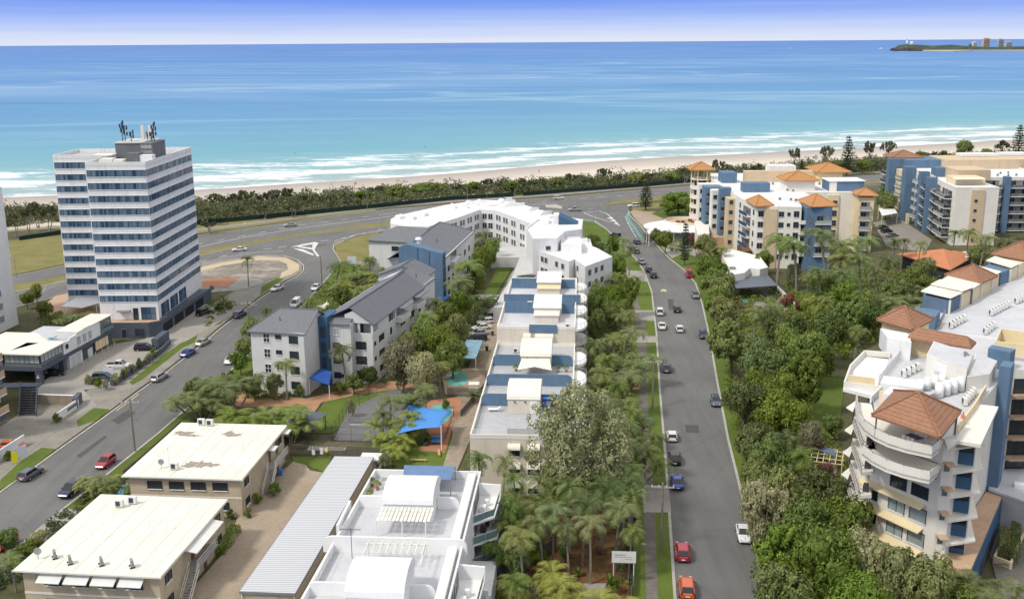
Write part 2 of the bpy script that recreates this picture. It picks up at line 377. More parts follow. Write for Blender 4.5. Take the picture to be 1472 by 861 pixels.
# ------------------------------------------------------------------ terrain, shore, sea
SEA_Z = -2.5
SH = GL([(-300,296),(-60,286),(60,282),(170,278),(300,273),(450,262),(560,256),(650,250),(736,242),(830,234),(936,227),(1060,222),(1186,215),(1320,209),(1472,200),(1800,186)],SEA_Z)
SH = [(-4000,SH[0][1] - 800),(-1500,SH[0][1] - 260)] + SH + [(SH[-1][0] + 900,SH[-1][1] + 300),(SH[-1][0] + 4000,SH[-1][1] + 700)]
def shore(x):
    if x <= SH[0][0]: return SH[0][1]
    for a,b in zip(SH,SH[1:]):
        if x <= b[0]: return a[1] + (b[1] - a[1]) * (x - a[0]) / (b[0] - a[0])
    return SH[-1][1]
def smooth_shore(x): return sum(shore(x + k * 12) * wgt for k,wgt in ((-2,.15),(-1,.2),(0,.3),(1,.2),(2,.15)))
def sheet(name,xs,ts,fn,mat,uvf):
    me = bpy.data.meshes.new(name); vs = []; uvs = []
    for x in xs:
        for t in ts: vs.append(fn(x,t)); uvs.append(uvf(x,t))
    n = len(ts); fs = [(i * n + j,(i + 1) * n + j,(i + 1) * n + j + 1,i * n + j + 1) for i in range(len(xs) - 1) for j in range(n - 1)]
    me.from_pydata(vs,[],fs); ul = me.uv_layers.new(name='UVMap')
    for lp in me.loops: ul.data[lp.index].uv = uvs[lp.vertex_index]
    me.materials.append(MATS[mat]); me.polygons.foreach_set('use_smooth',[True] * len(fs)); me.update()
    o = bpy.data.objects.new(name,me); COL.objects.link(o); return struct(o)
def beachz(t):    # t metres inland of the waterline
    if t < 0: return SEA_Z + max(-6,t * 0.03)
    if t < 70: return SEA_Z + t * 0.022
    if t < 105: return SEA_Z + 1.54 + (t - 70) / 35 * 0.94
    return -0.02
xs = [-5000,-2500,-1200,-700] + list(range(-500,900,14)) + [1000,1400,2500,5000]
def terr(x,t):
    return (x,smooth_shore(x) - t if t < 1e5 else -6000,beachz(t))
sheet('ground',xs,[-200,-60,-20,-5,0,5,15,30,50,70,85,105,130,200,400,1200,5000],terr,'terrain',lambda x,t: (x,t))
m,nt,b = newmat('sea'); p = wpos(nt); uv = nt.nodes.new('ShaderNodeUVMap'); ux = nt.nodes.new('ShaderNodeSeparateXYZ'); lk(nt,uv.outputs[0],ux.inputs[0])
T = ux.outputs[1]
nb = noise(nt,mapping(nt,p,0.0016,0.003,1),1.0,5,0.6)
lg = mth(nt,'LOGARITHM',mth(nt,'MAXIMUM',mth(nt,'ADD',T,40.0),10.0),10.0)
lg = mth(nt,'ADD',lg,mth(nt,'MULTIPLY',mth(nt,'SUBTRACT',nb,0.5),0.55))
f = mth(nt,'MULTIPLY',mth(nt,'SUBTRACT',lg,1.5),0.3333)      # 1.5..4.5
base = ramp(nt,f,[(0.0,(0.38,0.43,0.38)),(0.18,(0.24,0.40,0.39)),(0.28,(0.13,0.34,0.40)),(0.38,(0.085,0.265,0.42)),(0.52,(0.055,0.215,0.43)),(0.70,(0.038,0.18,0.44)),(0.9,(0.020,0.135,0.42))])
chop = noise(nt,mapping(nt,p,0.010,0.045,1,R_(-8)),1.0,7,0.7)
base = mix(nt,ramp(nt,chop,[(0.36,0.15),(0.62,0.0)]),base,mix(nt,0.5,base,(0.0,0.05,0.13)))
base = mix(nt,ramp(nt,chop,[(0.55,0.0),(0.75,0.14)]),base,(0.42,0.55,0.62))
st = noise(nt,mapping(nt,p,0.0011,0.0034,1,R_(-14)),1.0,3,0.5,0.9)
ridge = mth(nt,'ABSOLUTE',mth(nt,'SUBTRACT',st,0.52))
rf = mth(nt,'MULTIPLY',ramp(nt,ridge,[(0.0,0.40),(0.015,0.20),(0.05,0.0)]),ramp(nt,mth(nt,'DIVIDE',T,5000.0),[(0.05,0.0),(0.12,1.0),(0.5,1.0),(0.8,0.0)]))
base = mix(nt,rf,base,(0.36,0.52,0.60))
dk = noise(nt,mapping(nt,p,0.0022,0.012,1,R_(10)),1.0,4,0.6,0.5)
base = mix(nt,mth(nt,'MULTIPLY',ramp(nt,dk,[(0.58,0.0),(0.68,0.5)]),ramp(nt,mth(nt,'DIVIDE',T,3000.0),[(0.1,0.0),(0.25,1.0)])),base,(0.015,0.11,0.34))
gl = noise(nt,mapping(nt,p,0.0009,0.0016,1,R_(20)),1.0,3,0.5,0.6)  # broad soft glare off the water, painted into the sea colour
base = mix(nt,mth(nt,'MULTIPLY',ramp(nt,gl,[(0.48,0.0),(0.72,0.32)]),ramp(nt,mth(nt,'DIVIDE',T,3000.0),[(0.05,0.0),(0.3,1.0)])),base,(0.30,0.44,0.58))
# surf: three broken lines of white water and lacy foam on the flats
wob = noise(nt,mapping(nt,p,0.012,0.02,1),1.0,4,0.6)
tw = mth(nt,'ADD',T,mth(nt,'MULTIPLY',mth(nt,'SUBTRACT',wob,0.5),75.0))
band = ramp(nt,mth(nt,'DIVIDE',tw,170.0),[(0.0,0.62),(0.04,0.40),(0.12,0.14),(0.21,0.30),(0.26,0.60),(0.33,0.30),(0.43,0.16),(0.50,0.30),(0.56,0.46),(0.62,0.26),(0.74,0.10),(1.0,-0.0)])
fn = noise(nt,mapping(nt,p,0.035,0.10,1),1.0,8,0.72,0.4); fn2 = noise(nt,mapping(nt,p,0.5,0.9,1),1.0,5,0.7)
fm = mth(nt,'ADD',mth(nt,'ADD',band,mth(nt,'MULTIPLY',mth(nt,'SUBTRACT',fn,0.5),2.0)),mth(nt,'MULTIPLY',mth(nt,'SUBTRACT',fn2,0.5),0.6))
foam = mth(nt,'MULTIPLY',ramp(nt,fm,[(0.26,0.0),(0.42,0.75),(0.6,1.0)]),ramp(nt,mth(nt,'DIVIDE',tw,150.0),[(0.75,1.0),(0.98,0.0)]))
col = mix(nt,foam,base,(0.78,0.80,0.80))
lk(nt,col,b.inputs['Base Color']); b.inputs['Roughness'].default_value = 0.38; b.inputs['Specular IOR Level'].default_value = 0.12
bp = nd(nt,'ShaderNodeBump',Strength=0.5,Distance=0.6); wn = noise(nt,mapping(nt,p,0.12,0.35,1),1.0,6,0.65); lk(nt,wn,bp.inputs['Height']); lk(nt,bp.outputs[0],b.inputs['Normal'])
xs2 = [-150000,-60000,-20000,-8000,-4000,-2000,-1200,-700] + list(range(-500,900,28)) + [1000,1400,2500,4500,9000,20000,60000,150000]
sheet('sea',xs2,[-1,0,5,20,50,90,150,300,600,1200,2500,5000,10000,20000,40000,80000,180000],lambda x,t: (x,smooth_shore(x) + t,SEA_Z + 0.06),'sea',lambda x,t: (x,t))
# ------------------------------------------------------------------ flat sheets
_FZ = [0]
def flat(name,poly,z,mat,px=True,edge=0.0):
    _FZ[0] += 1; z += _FZ[0] * 0.0011
    q = GL(poly,z) if px else poly
    mb = MB(); mb.prism(q,z - 0.25,z,0); return struct(mb.build(name,mat))
def cat_poly(a,b): return list(a) + list(b)[::-1]
# asphalt
beach_far = [(-200,430),(-60,412),(0,402),(95,381),(200,356),(280,339),(345,330),(430,318),(500,308),(560,301),(650,294),(720,289),(800,284),(900,275),(1000,267),(1070,262),(1260,252),(1472,240),(1700,228)]
beach_near = [(-200,484),(0,447),(95,422),(190,402),(286,383),(329,374),(372,367),(408,367),(428,372),(459,352),(480,350),(495,345),(512,338),(560,331),(640,322),(740,316),(829,314),(870,312),(903,303),(906,297),(925,291),(960,288),(1005,285),(1100,279),(1270,266),(1472,252),(1700,240)]
flat('beach_road',cat_poly(beach_far,beach_near),0.004,'asphalt')
sL = [(829,314),(855,317),(870,327),(885,341),(894,351),(915,372),(928,392),(938,420),(945,480),(950,560),(957,640),(963,720),(973,861),(982,990)]
sR = [(903,303),(904,309),(909,314),(918,322),(933,341),(960,370),(984,389),(999,407),(1008,435),(1018,480),(1030,550),(1045,630),(1062,700),(1082,780),(1102,861),(1134,990)]
flat('street',cat_poly(sL,sR),0.010,'asphalt')
lF = [(408,367),(428,373),(437,381),(437,389),(428,397),(416,403),(376,428),(345,452),(318,472),(285,500),(240,535),(200,563),(150,600),(80,650),(0,708),(-120,790)]
lN = [(494,346),(479,352),(478,358),(483,365),(489,376),(480,388),(462,408),(434,440),(400,470),(350,515),(290,567),(225,623),(150,683),(90,730),(20,788),(-60,855)]
flat('side_street',cat_poly(lF,lN),0.016,'asphalt')
def ribbon(name,pts,z0,z1,w,mat,side=1,px=True,root=None):
    """raised strip along a polyline; side +1 lies to the right of travel"""
    q = [Vector((*G(a,b,z1),0)) for a,b in pts] if px else [Vector((a,b,0)) for a,b in pts]
    mb = MB(); L = []; Rr = []
    for i,p_ in enumerate(q):
        d_ = (q[min(i + 1,len(q) - 1)] - q[max(i - 1,0)]).normalized(); n_ = Vector((d_.y,-d_.x,0)) * w * side
        L.append(p_); Rr.append(p_ + n_)
    for i in range(len(q) - 1): mb.prism([(L[i].x,L[i].y),(L[i + 1].x,L[i + 1].y),(Rr[i + 1].x,Rr[i + 1].y),(Rr[i].x,Rr[i].y)],z0,z1,0)
    return struct(mb.build(name,mat))
ribbon('kerb',sL,-0.1,0.13,0.38,'kerb',1)
ribbon('kerb',sR,-0.1,0.13,0.38,'kerb',-1)
ribbon('kerb',lF,-0.1,0.13,0.35,'kerb',1)
ribbon('kerb',lN,-0.1,0.13,0.35,'kerb',-1)
ribbon('kerb',beach_far,-0.1,0.12,0.4,'kerb',-1)
ribbon('kerb',beach_near[:8],-0.1,0.12,0.35,'kerb',1)
ribbon('kerb',beach_near[10:17],-0.1,0.12,0.35,'kerb',1)
# verges of the main street
pvR = [(880,352),(903,385),(914,420),(930,480),(931,560),(934,640),(941,720),(946,861),(950,990)]
pvL = [(874,354),(893,385),(904,420),(917,480),(918,560),(917,640),(925,720),(929,861),(932,990)]
pvG = [(868,356),(885,385),(893,420),(908,480),(909,560),(905,640),(912,720),(909,861),(908,990)]
kin = [(893,352),(913,373),(926,393),(936,420),(943,480),(948,560),(955,640),(961,720),(971,861),(980,990)]
flat('verge_grass',cat_poly(kin,pvR),0.11,'grass_bright')
flat('footpath',cat_poly(pvR,pvL),0.105,'path_dark')
flat('verge_grass',cat_poly(pvL,pvG),0.112,'grass_bright')
for q in ([(912,446),(938,446),(941,461),(914,461)],[(914,483),(945,483),(946,492),(915,492)],[(922,697),(961,697),(965,736),(925,736)],[(896,388),(925,390),(931,405),(905,405)]):
    flat('driveway',q,0.122,'concrete')
flat('driveway',[(898,528),(919,528),(919,560),(909,560)],0.122,'terracotta')
gR0 = [(935,341),(962,370),(986,389),(1001,407),(1010,435),(1020,480),(1032,550),(1047,630),(1064,700),(1084,780),(1104,861),(1136,990)]
gR1 = [(960,340),(985,365),(1003,380),(1018,400),(1025,430),(1040,480),(1052,550),(1068,630),(1090,700),(1115,780),(1150,861),(1195,990)]
flat('verge_grass',cat_poly(gR0,gR1),0.112,'grass')
flat('footpath',[(934,334),(928,320),(955,318),(1000,345),(1000,375),(986,387),(962,368)],0.118,'concrete')
flat('lawn',[(965,372),(985,362),(1006,372),(998,390),(982,384)],0.128,'grass')
flat('plaza_paving',[(911,312),(906,305),(912,300),(950,306),(1005,312),(1010,345),(950,345),(932,333)],0.125,'drive_pink')
flat('lawn',[(936,307),(960,300),(1003,298),(1003,318),(958,316)],0.14,'grass')
flat('garden_bed',[(907,299),(912,295),(952,291),(960,298),(935,305),(912,302)],0.15,'grass_dry')
# beach side
flat('lawn',[(-40,352),(92,338),(200,315),(280,318),(420,308),(540,298),(540,303),(430,316),(345,328),(280,336),(95,379),(0,399),(-40,405)],0.02,'grass_dry')
flat('footpath',[(280,333),(345,325),(430,314),(560,298),(650,291),(800,281),(1000,264),(1260,249),(1472,237),(1472,234),(1260,247),(1000,262),(800,278),(650,288),(560,295),(430,311),(345,321),(280,329)],0.05,'footpath')
# medians
def median(name,a,b,top): flat(name,cat_poly(a,b),0.13,top)
median('median',[(-60,424),(20,409),(94,396),(200,373),(286,360),(358,347),(497,326),(560,319),(640,311)],[(-60,434),(20,419),(94,404),(200,382),(286,367),(359,351),(428,339),(497,330),(560,324),(640,314)],'grass_dry')
ribbon('kerb',[(-60,434),(20,419),(94,404),(200,382),(286,367),(359,351.5),(428,339.5),(497,330.4),(560,324.4),(640,314.3)],-0.1,0.15,0.5,'kerb',1)
median('median',[(868,292),(884,289),(960,281),(1100,272),(1270,260),(1472,247)],[(872,295),(887,293.5),(960,287),(1100,276),(1270,263),(1472,250)],'grass_dry')
median('traffic_island',[(783,295),(800,294),(808,297)],[(785,298),(798,299),(808,300)],'kerb')
# lawn triangles at the two street mouths
flat('lawn',[(480,352),(495,347),(513,340),(545,334),(550,372),(520,377),(491,377),(484,365)],0.12,'grass_dry')
flat('lawn',[(828,316),(853,319),(868,328),(882,342),(892,353),(880,356),(850,356),(828,335)],0.12,'grass')
flat('footpath',[(494,376),(560,374),(560,382),(480,388)],0.118,'footpath')
# side street: far side footpath, verges, driveways
flat('footpath',[(434,379),(434,389),(425,396),(412,402),(372,426),(341,450),(314,470),(281,498),(236,533),(196,561),(146,598),(76,648),(-4,706),(-60,690),(0,640),(60,600),(120,565),(175,530),(240,480),(300,440),(360,405),(400,385),(400,375),(380,369),(330,376),(290,384),(290,378),(335,371),(385,366),(410,369)],0.112,'footpath')
for q in ([(376,412),(398,399),(408,401),(374,424)],[(295,455),(330,447),(318,465),(300,470)],[(265,486),(285,479),(280,492),(250,505)],[(238,508),(262,492),(275,490),(205,545),(190,553),(186,549)],[(110,604),(135,586),(158,588),(140,603),(112,613)],[(0,690),(30,662),(60,643),(80,645),(30,685),(0,704)]):
    flat('verge_grass',q,0.125,'grass')
flat('car_park',[(45,560),(130,500),(215,486),(255,489),(160,555),(120,560),(140,583),(95,605),(60,590),(40,600)],0.13,'concrete')
flat('driveway',[(200,492),(290,436),(345,447),(310,466),(268,490),(240,500)],0.128,'concrete')
flat('car_park',[(-40,640),(20,600),(60,570),(112,573),(110,600),(60,635),(-10,690),(-60,700)],0.134,'footpath')
flat('vacant_lot',[(270,395),(300,385),(335,378),(372,371),(395,371),(413,380),(412,390),(403,397),(388,402),(350,417),(292,421),(262,430)],0.14,'vacant')if False else None
m,nt,b = newmat('vacant'); p = wpos(nt); n1 = noise(nt,mapping(nt,p,0.5,1.3,1),0.12,7,0.7); n2 = noise(nt,p,0.5,5,0.7)
lk(nt,ramp(nt,mth(nt,'ADD',mth(nt,'MULTIPLY',n1,0.6),mth(nt,'MULTIPLY',n2,0.4)),[(0.36,(0.13,0.115,0.09)),(0.5,(0.21,0.185,0.15)),(0.62,(0.36,0.33,0.28))]),b.inputs['Base Color']); b.inputs['Roughness'].default_value = 0.95
flat('vacant_lot',[(270,395),(300,385),(335,378),(372,371),(395,371),(413,380),(412,390),(403,397),(388,402),(350,417),(292,421),(262,430)],0.16,'vacant')
flat('sand_path',[(286,385),(310,379),(372,368),(412,371),(430,380),(430,388),(418,395),(398,402),(405,392),(414,387),(412,379),(398,374),(370,374),(320,382),(286,391)],0.17,'sandy')if False else None
paint('sandy',(0.50,0.41,0.28),0.95,0.15,0.3)
flat('sand_path',[(286,385),(310,379),(372,368),(412,371),(430,380),(430,388),(418,395),(402,400),(405,392),(414,387),(412,379),(398,374),(370,374),(320,382),(286,391)],0.175,'sandy')
flat('broken_slab',[(287,405),(300,400),(345,399),(326,412),(288,413)],0.172,'terracotta')
flat('broken_slab',[(346,399),(375,401),(381,406),(352,415),(327,413)],0.174,'concrete')
# near side of the side street
flat('verge_grass',[(488,378),(464,409),(436,442),(402,472),(352,517),(292,569),(227,625),(152,685),(92,732),(22,790),(-58,857),(-40,875),(45,800),(110,745),(175,692),(250,630),(315,575),(372,522),(425,478),(470,440),(505,405),(520,380)],0.112,'grass')
flat('driveway',[(70,745),(92,730),(130,735),(60,800),(20,800)],0.124,'concrete')
flat('kerb_yard',[(-58,857),(22,790),(18,806),(-50,866)],0.12,'footpath')
# yards
flat('driveway',[(346,730),(425,660),(440,668),(446,676),(470,680),(440,720),(345,861),(310,900),(240,980),(180,980),(262,861),(325,790)],0.09,'drive_pink')
flat('lawn',[(418,656),(478,655),(466,678),(440,668),(424,664)],0.095,'grass_bright')
flat('lawn',[(452,600),(470,572),(560,552),(575,562),(505,600),(478,622),(450,622)],0.1,'grass_bright')
flat('lawn',[(370,590),(448,578),(448,590),(365,600)],0.1,'grass_bright')
flat('garden_path',[(330,572),(345,558),(440,573),(500,558),(560,548),(620,546),(620,556),(560,560),(510,568),(462,578),(452,592),(444,590),(440,584),(340,584)],0.115,'paver_orange')
flat('tennis_court',[(500,590),(560,560),(605,560),(590,635),(480,632)],0.12,'court')
flat('lawn',[(575,625),(650,628),(636,672),(560,668)],0.12,'grass_bright')
flat('pool_terrace',[(600,590),(620,575),(660,570),(664,582),(650,615),(640,650),(600,647),(620,630)],0.14,'terracotta')
flat('driveway',[(655,575),(700,460),(736,450),(760,470),(700,590),(672,640),(655,680),(634,672),(650,625)],0.10,'drive_brown')
flat('pool_terrace',[(634,530),(684,528),(694,540),(672,568),(640,566)],0.13,'drive_pink')
flat('lawn',[(716,381),(738,382),(712,425),(698,446),(690,450),(690,436)],0.1,'grass')
flat('access_drive',[(700,350),(760,352),(776,395),(740,440),(735,460),(695,458),(712,436),(742,380)],0.08,'concrete')
flat('access_ramp',[(748,396),(772,396),(745,425),(727,425)],0.10,'charcoal')
flat('mulch_bed',[(700,772),(770,740),(900,730),(905,850),(900,990),(700,990),(695,861)],0.10,'mulch')
flat('footpath',[(838,838),(886,838),(892,990),(825,990)],0.14,'concrete')
flat('garden_bed',[(835,470),(912,470),(905,560),(902,740),(860,745),(830,690)],0.06,'soil')
flat('lawn',[(1100,530),(1215,545),(1205,620),(1130,630)],0.06,'grass')
flat('garden_bed',[(1050,430),(1230,420),(1290,380),(1400,400),(1380,480),(1240,470),(1100,530),(1060,560)],0.04,'soil')
flat('car_park',[(1255,320),(1290,312),(1340,345),(1330,362),(1275,355)],0.08,'footpath')
flat('car_park',[(1405,730),(1440,690),(1520,700),(1560,861),(1440,861)],0.08,'path_dark')
# painted lines
def line(pts,w=0.14,z=0.024,mat='line_white',name='road_marking'):
    return ribbon(name,pts,z - 0.02,z,w,mat)
def dashes(pts,on,off,w=0.14,z=0.024,mat='line_white'):
    q = [Vector((*G(a,b,z),0)) for a,b in pts]; mb = MB(); acc = 0; k = 0
    for a,b in zip(q,q[1:]):
        L = (b - a).length; d_ = (b - a) / L; n_ = Vector((d_.y,-d_.x,0)) * w / 2; t = 0
        while t < L:
            e = min(L,t + on)
            if e - t > 0.3:
                p0 = a + d_ * t; p1 = a + d_ * e; mb.prism([((p0 + n_).x,(p0 + n_).y),((p1 + n_).x,(p1 + n_).y),((p1 - n_).x,(p1 - n_).y),((p0 - n_).x,(p0 - n_).y)],z - 0.02,z,0)
            t += on + off
    return struct(mb.build('road_marking',mat))
line([(286,355),(345,342),(430,328),(500,319),(560,311),(650,302),(740,296),(800,292)],0.3)
dashes([(95,397),(280,352),(430,324),(560,307),(720,294),(860,284),(1000,274),(1260,258)],3,6,0.3)
dashes([(286,376),(345,363),(400,356),(500,341),(560,327),(640,318),(740,309),(860,299)],3,5,0.3)
line([(286,378),(330,369),(372,362),(408,361)],0.25)
line([(480,347),(512,337),(560,329)],0.25)
for q in ([(417,355),(431,354),(456,350),(457,349),(452,348)],[(428,353.5),(450,356.5),(452,359),(428,355)],[(422,357),(436,358.5),(452,366),(450,367)],[(449,352),(458,348.5),(452,359),(459,368),(456,369),(449,359)]):
    flat('road_marking',q,0.028,'line_white')
line([(838,306),(862,303),(874,308),(892,325),(870,317),(853,312),(838,306)],0.35,0.03)
for q in ([(872,314),(880,312),(882,315)],[(876,317),(884,316),(886,319)],[(882,321),(887,320),(890,323)]): flat('road_marking',q,0.031,'line_white')
flat('bike_lane',[(903,305),(900,308),(900,312),(904,319),(911,330),(920,342),(926,349),(923,340),(915,329),(908,319),(904,312),(905,307),(909,304)],0.02,'bike_green')
dashes([(899,312),(903,321),(908,330),(915,342)],1.6,2.5,0.5,0.03)
ribbon('bike_lane',[(829,316),(852,319),(866,330)],0.0,0.02,1.4,'bike_green',-1)
dashes([(902,320),(958,384)],2,9,0.1,0.026) if False else None
flat('road_marking',[(950,417),(954,415.5),(958,417),(958,419.5),(954,418),(950,419.5)],0.026,'line_yellow')
line([(144,605),(118,622),(88,645)],0.2,0.03,'line_yellow'); line([(200,566),(190,574),(168,590)],0.2,0.03,'line_yellow')
# mown strips / kerb returns need nothing else; the headland on the horizon
def headland():
    D = 6400; F = Fr(0,0,0)
    prof = [(1284,68,0),(1290,65.5,1),(1300,64,1),(1320,65,1),(1340,66.5,1),(1365,65,1),(1390,67,1),(1420,68,1),(1450,68,1),(1480,67,1),(1540,65,1),(1620,66,1)]
    vs = []; fs = []; n = 7
    for i,(a,top,k) in enumerate(prof):
        x,y0 = G(a,73.2,SEA_Z)
        D_ = (y0 ** 2 + x ** 2) ** .5
        # height from the wanted top row
        d = CF + CR * ((a - IW / 2) / FPX) - CU * ((top - IH / 2) / FPX); h = CZ + d.z * (y0 + 90) / d.y
        u = Vector((x,y0,0)).normalized()
        for j in range(n):
            t = j / (n - 1); r = -160 + 900 * t; hh = max(-4,h * math.sin(math.pi * min(1,t * 1.25 + 0.02)) ** .6 * (1 if k else .35)) if 0 < j < n - 1 else -5
            hh += mnoise.noise(Vector((i * 1.7,j * 2.1,0))) * 5 * (0 < j < n - 1)
            q = Vector((x,y0,0)) + u * (r + 160); vs.append((q.x,q.y,hh))
    for i in range(len(prof) - 1):
        for j in range(n - 1): fs.append((i * n + j,(i + 1) * n + j,(i + 1) * n + j + 1,i * n + j + 1))
    mb = MB(); mb.add(vs,fs); o = mb.build('headland','hill_green',smooth=False); struct(o)
    sb = MB(); pts = [G(a,b,SEA_Z) for a,b in ((1325,73.8),(1345,74.4),(1370,74.6),(1388,74.2),(1400,73.5),(1425,73.4),(1472,73.8),(1600,75),(1600,72),(1472,71.8),(1400,72),(1325,72.4))]
    sb.prism(pts,SEA_Z - 1,1.2,0); struct(sb.build('beach','sandy'))
    rb = MB(); random.seed(5)
    for i in range(26):
        a = random.uniform(1283,1325); x,y = G(a,73.2 - random.random() * 1.0,0); rb.ball((x,y,2),random.uniform(10,26),random.uniform(10,26),random.uniform(5,16),0,6,4)
    struct(rb.build('rocks','rock'))
    x,y = G(1303,71.0,0); 
    t = thing('lighthouse','white lighthouse on the far headland','lighthouse',(x,y,28))
    mb = MB(); mb.tube((x,y,25),(x,y,58),6,4.2,10); mb.build('tower','white_trim',t,True)
    mb = MB(); mb.tube((x,y,58.1),(x,y,63),4.6,4.6,8); mb.tube((x,y,63),(x,y,66),4.8,0.5,8); mb.build('lantern_room','metal_grey',t)
    x,y = G(1310,71.0,0); mb = MB(); mb.tube((x,y,20),(x,y,46),12,13,12); mb.ball((x,y,46),12,12,5,0,10,4)
    tag(mb.build('water_tank','pale_render'),'round water tank beside the lighthouse on the headland','water tank')
    for px_,w_,h_,mt,lb in ((1395,20,30,'plant_grey','low grey apartment block leftmost in the headland group'),(1400,28,42,'pale_render','pale apartment block with dark flank second in the headland group'),(1416.5,44,66,'tan_render','tallest tan apartment tower on the headland'),(1437,34,60,'glass_pale','pale glass tower with rounded top on the headland'),(1449,42,44,'grey_render','broad grey apartment block rightmost on the headland')):
        x,y = G(px_,71.2,0); t = thing('apartment_tower',lb,'building',(x,y,0))
        mb = MB(); mb.box(x - w_ / 2,x + w_ / 2,y - 12,y + 12,-3,h_,0); mb.box(x - w_ * .3,x + w_ * .25,y - 8,y + 8,h_ + .02,h_ + 5,0); mb.build('wall',mt,t)
        mb = MB()
        for k in range(int(h_ / 4.5)): mb.box(x - w_ * .42,x + w_ * .42,y - 12.6,y - 12.05,3 + k * 4.5,5.2 + k * 4.5,0)
        mb.build('balcony_band','glass_blue',t)
headland()
# swimmers and boats far out are a pixel or two: two surfers' boards and a white boat wake
def boat(px_,py_,s,lb):
    x,y = G(px_,py_,SEA_Z); t = thing('motor_boat',lb,'boat',(x,y,SEA_Z))
    mb = MB(); z = SEA_Z
    mb.add([(x - 5 * s,y - 1.6 * s,z),(x + 3 * s,y - 1.6 * s,z),(x + 6 * s,y,z + .6),(x + 3 * s,y + 1.6 * s,z),(x - 5 * s,y + 1.6 * s,z),(x - 5.2 * s,y - 2 * s,z + 1.8 * s),(x + 3 * s,y - 2 * s,z + 1.8 * s),(x + 7.5 * s,y,z + 2.2 * s),(x + 3 * s,y + 2 * s,z + 1.8 * s),(x - 5.2 * s,y + 2 * s,z + 1.8 * s)],
           [(0,1,6,5),(1,2,7,6),(2,3,8,7),(3,4,9,8),(4,0,5,9),(5,6,7,8,9)]); mb.build('hull','white_trim',t)
    mb = MB(); mb.box(x - 2 * s,x + 2 * s,y - 1.3 * s,y + 1.3 * s,z + 1.8 * s,z + 3.4 * s); mb.build('cabin','white_trim',t)
boat(1266,71,2.6,'larger white motor boat on the water left of the headland'); boat(1137,70,1.6,'small white motor boat far out in the middle distance')
# ================================================================== BUILDINGS
def mass(par,F,poly,z0,z1,wall,roof,name='wall',rname='roof',par_h=0.0,par_w=0.25,pm=None):
    """walls, a flat roof sheet just under a parapet"""
    ar = sum(poly[i][0] * poly[(i + 1) % len(poly)][1] - poly[(i + 1) % len(poly)][0] * poly[i][1] for i in range(len(poly)))
    if ar < 0: poly = poly[::-1]
    mb = MB(F); mb.prism(poly,z0,z1,0); o = mb.build(name,wall,par)
    c = (sum(p[0] for p in poly) / len(poly),sum(p[1] for p in poly) / len(poly))
    inn = [(p[0] + (c[0] - p[0]) * 0.004,p[1] + (c[1] - p[1]) * 0.004) for p in poly]
    mb = MB(F); mb.prism(inn,z1 + 0.004,z1 + 0.06,0); r = mb.build(rname,roof,par)
    if par_h: mb = MB(F); parapet(mb,poly,z1 + 0.062,z1 + par_h,par_w,0); mb.build('parapet',pm or wall,par)
    return o
def fw(F,a,b): return Wall(F(a[0],a[1])[:2],F(b[0],b[1])[:2])
def balcony(par,W,t0,t1,z,dep=1.6,rail='glass_pale',railm='metal_grey',door=True,solid=False,sm='white_trim',h=1.0,doorh=2.2):
    b = MB(); W.box(b,t0,t1,0.01,dep,z - 0.2,z,0); o = b.build('balcony',sm,par)
    if door: window(par,W,t0 + 0.5,t1 - 0.5,z + 0.1,z + doorh,'metal_grey','glass_dark',max(2,int((t1 - t0) / 1.1)),False,name='balcony_door')
    if solid: b = MB(); W.box(b,t0,t1,dep - 0.15,dep,z + .01,z + h,0); W.box(b,t0,t0 + .15,0.01,dep - .16,z + .01,z + h,0); W.box(b,t1 - .15,t1,0.01,dep - .16,z + .01,z + h,0); b.build('balustrade',sm,par)
    else:
        pts = [W.p(t0 + .08,.1,0)[:2],W.p(t0 + .08,dep - .08,0)[:2],W.p(t1 - .08,dep - .08,0)[:2],W.p(t1 - .08,.1,0)[:2]]
        railing(par,pts,z,h,railm,1.2,rail,'balustrade')
    return o
def ac_unit(x,y,z,lb,grp=None,rz=0.0,s=1.0):
    t = thing('air_conditioner',lb,'air conditioner',(x,y,z),grp)
    F = Fr(x,y,rz)
    mb = MB(F); mb.box(-.5 * s,.5 * s,-.2 * s,.2 * s,z + .12,z + .95 * s); mb.build('casing','ac_white',t,bevel=0.03)
    mb = MB(F); mb.box(-.34 * s,.16 * s,-.23 * s,-.203 * s,z + .28,z + .80 * s); mb.build('fan_grille','metal_dark',t)
    mb = MB(F); mb.box(-.4,-.3,-.2,.2,z,z + .12); mb.box(.3,.4,-.2,.2,z,z + .12); mb.build('foot','metal_grey',t)
    return t
def pavilion_roof(par,quad,z,h,mat,ridge=None,px=True,th=0.25):
    q = GL(quad,z) if px else quad
    mb = MB(); mb.hip(q,z,h,ridge,0,th); o = mb.build('tiled_roof',mat,par)
    mb = MB(); c = Vector((sum(a for a,b in q) / 4,sum(b for a,b in q) / 4,z + h + .04))
    if ridge is None:
        for a,b in q: mb.tube((a,b,z + .06),tuple(c),0.16,n=6)
        mb.build('ridge_cap',mat,par)
    return o
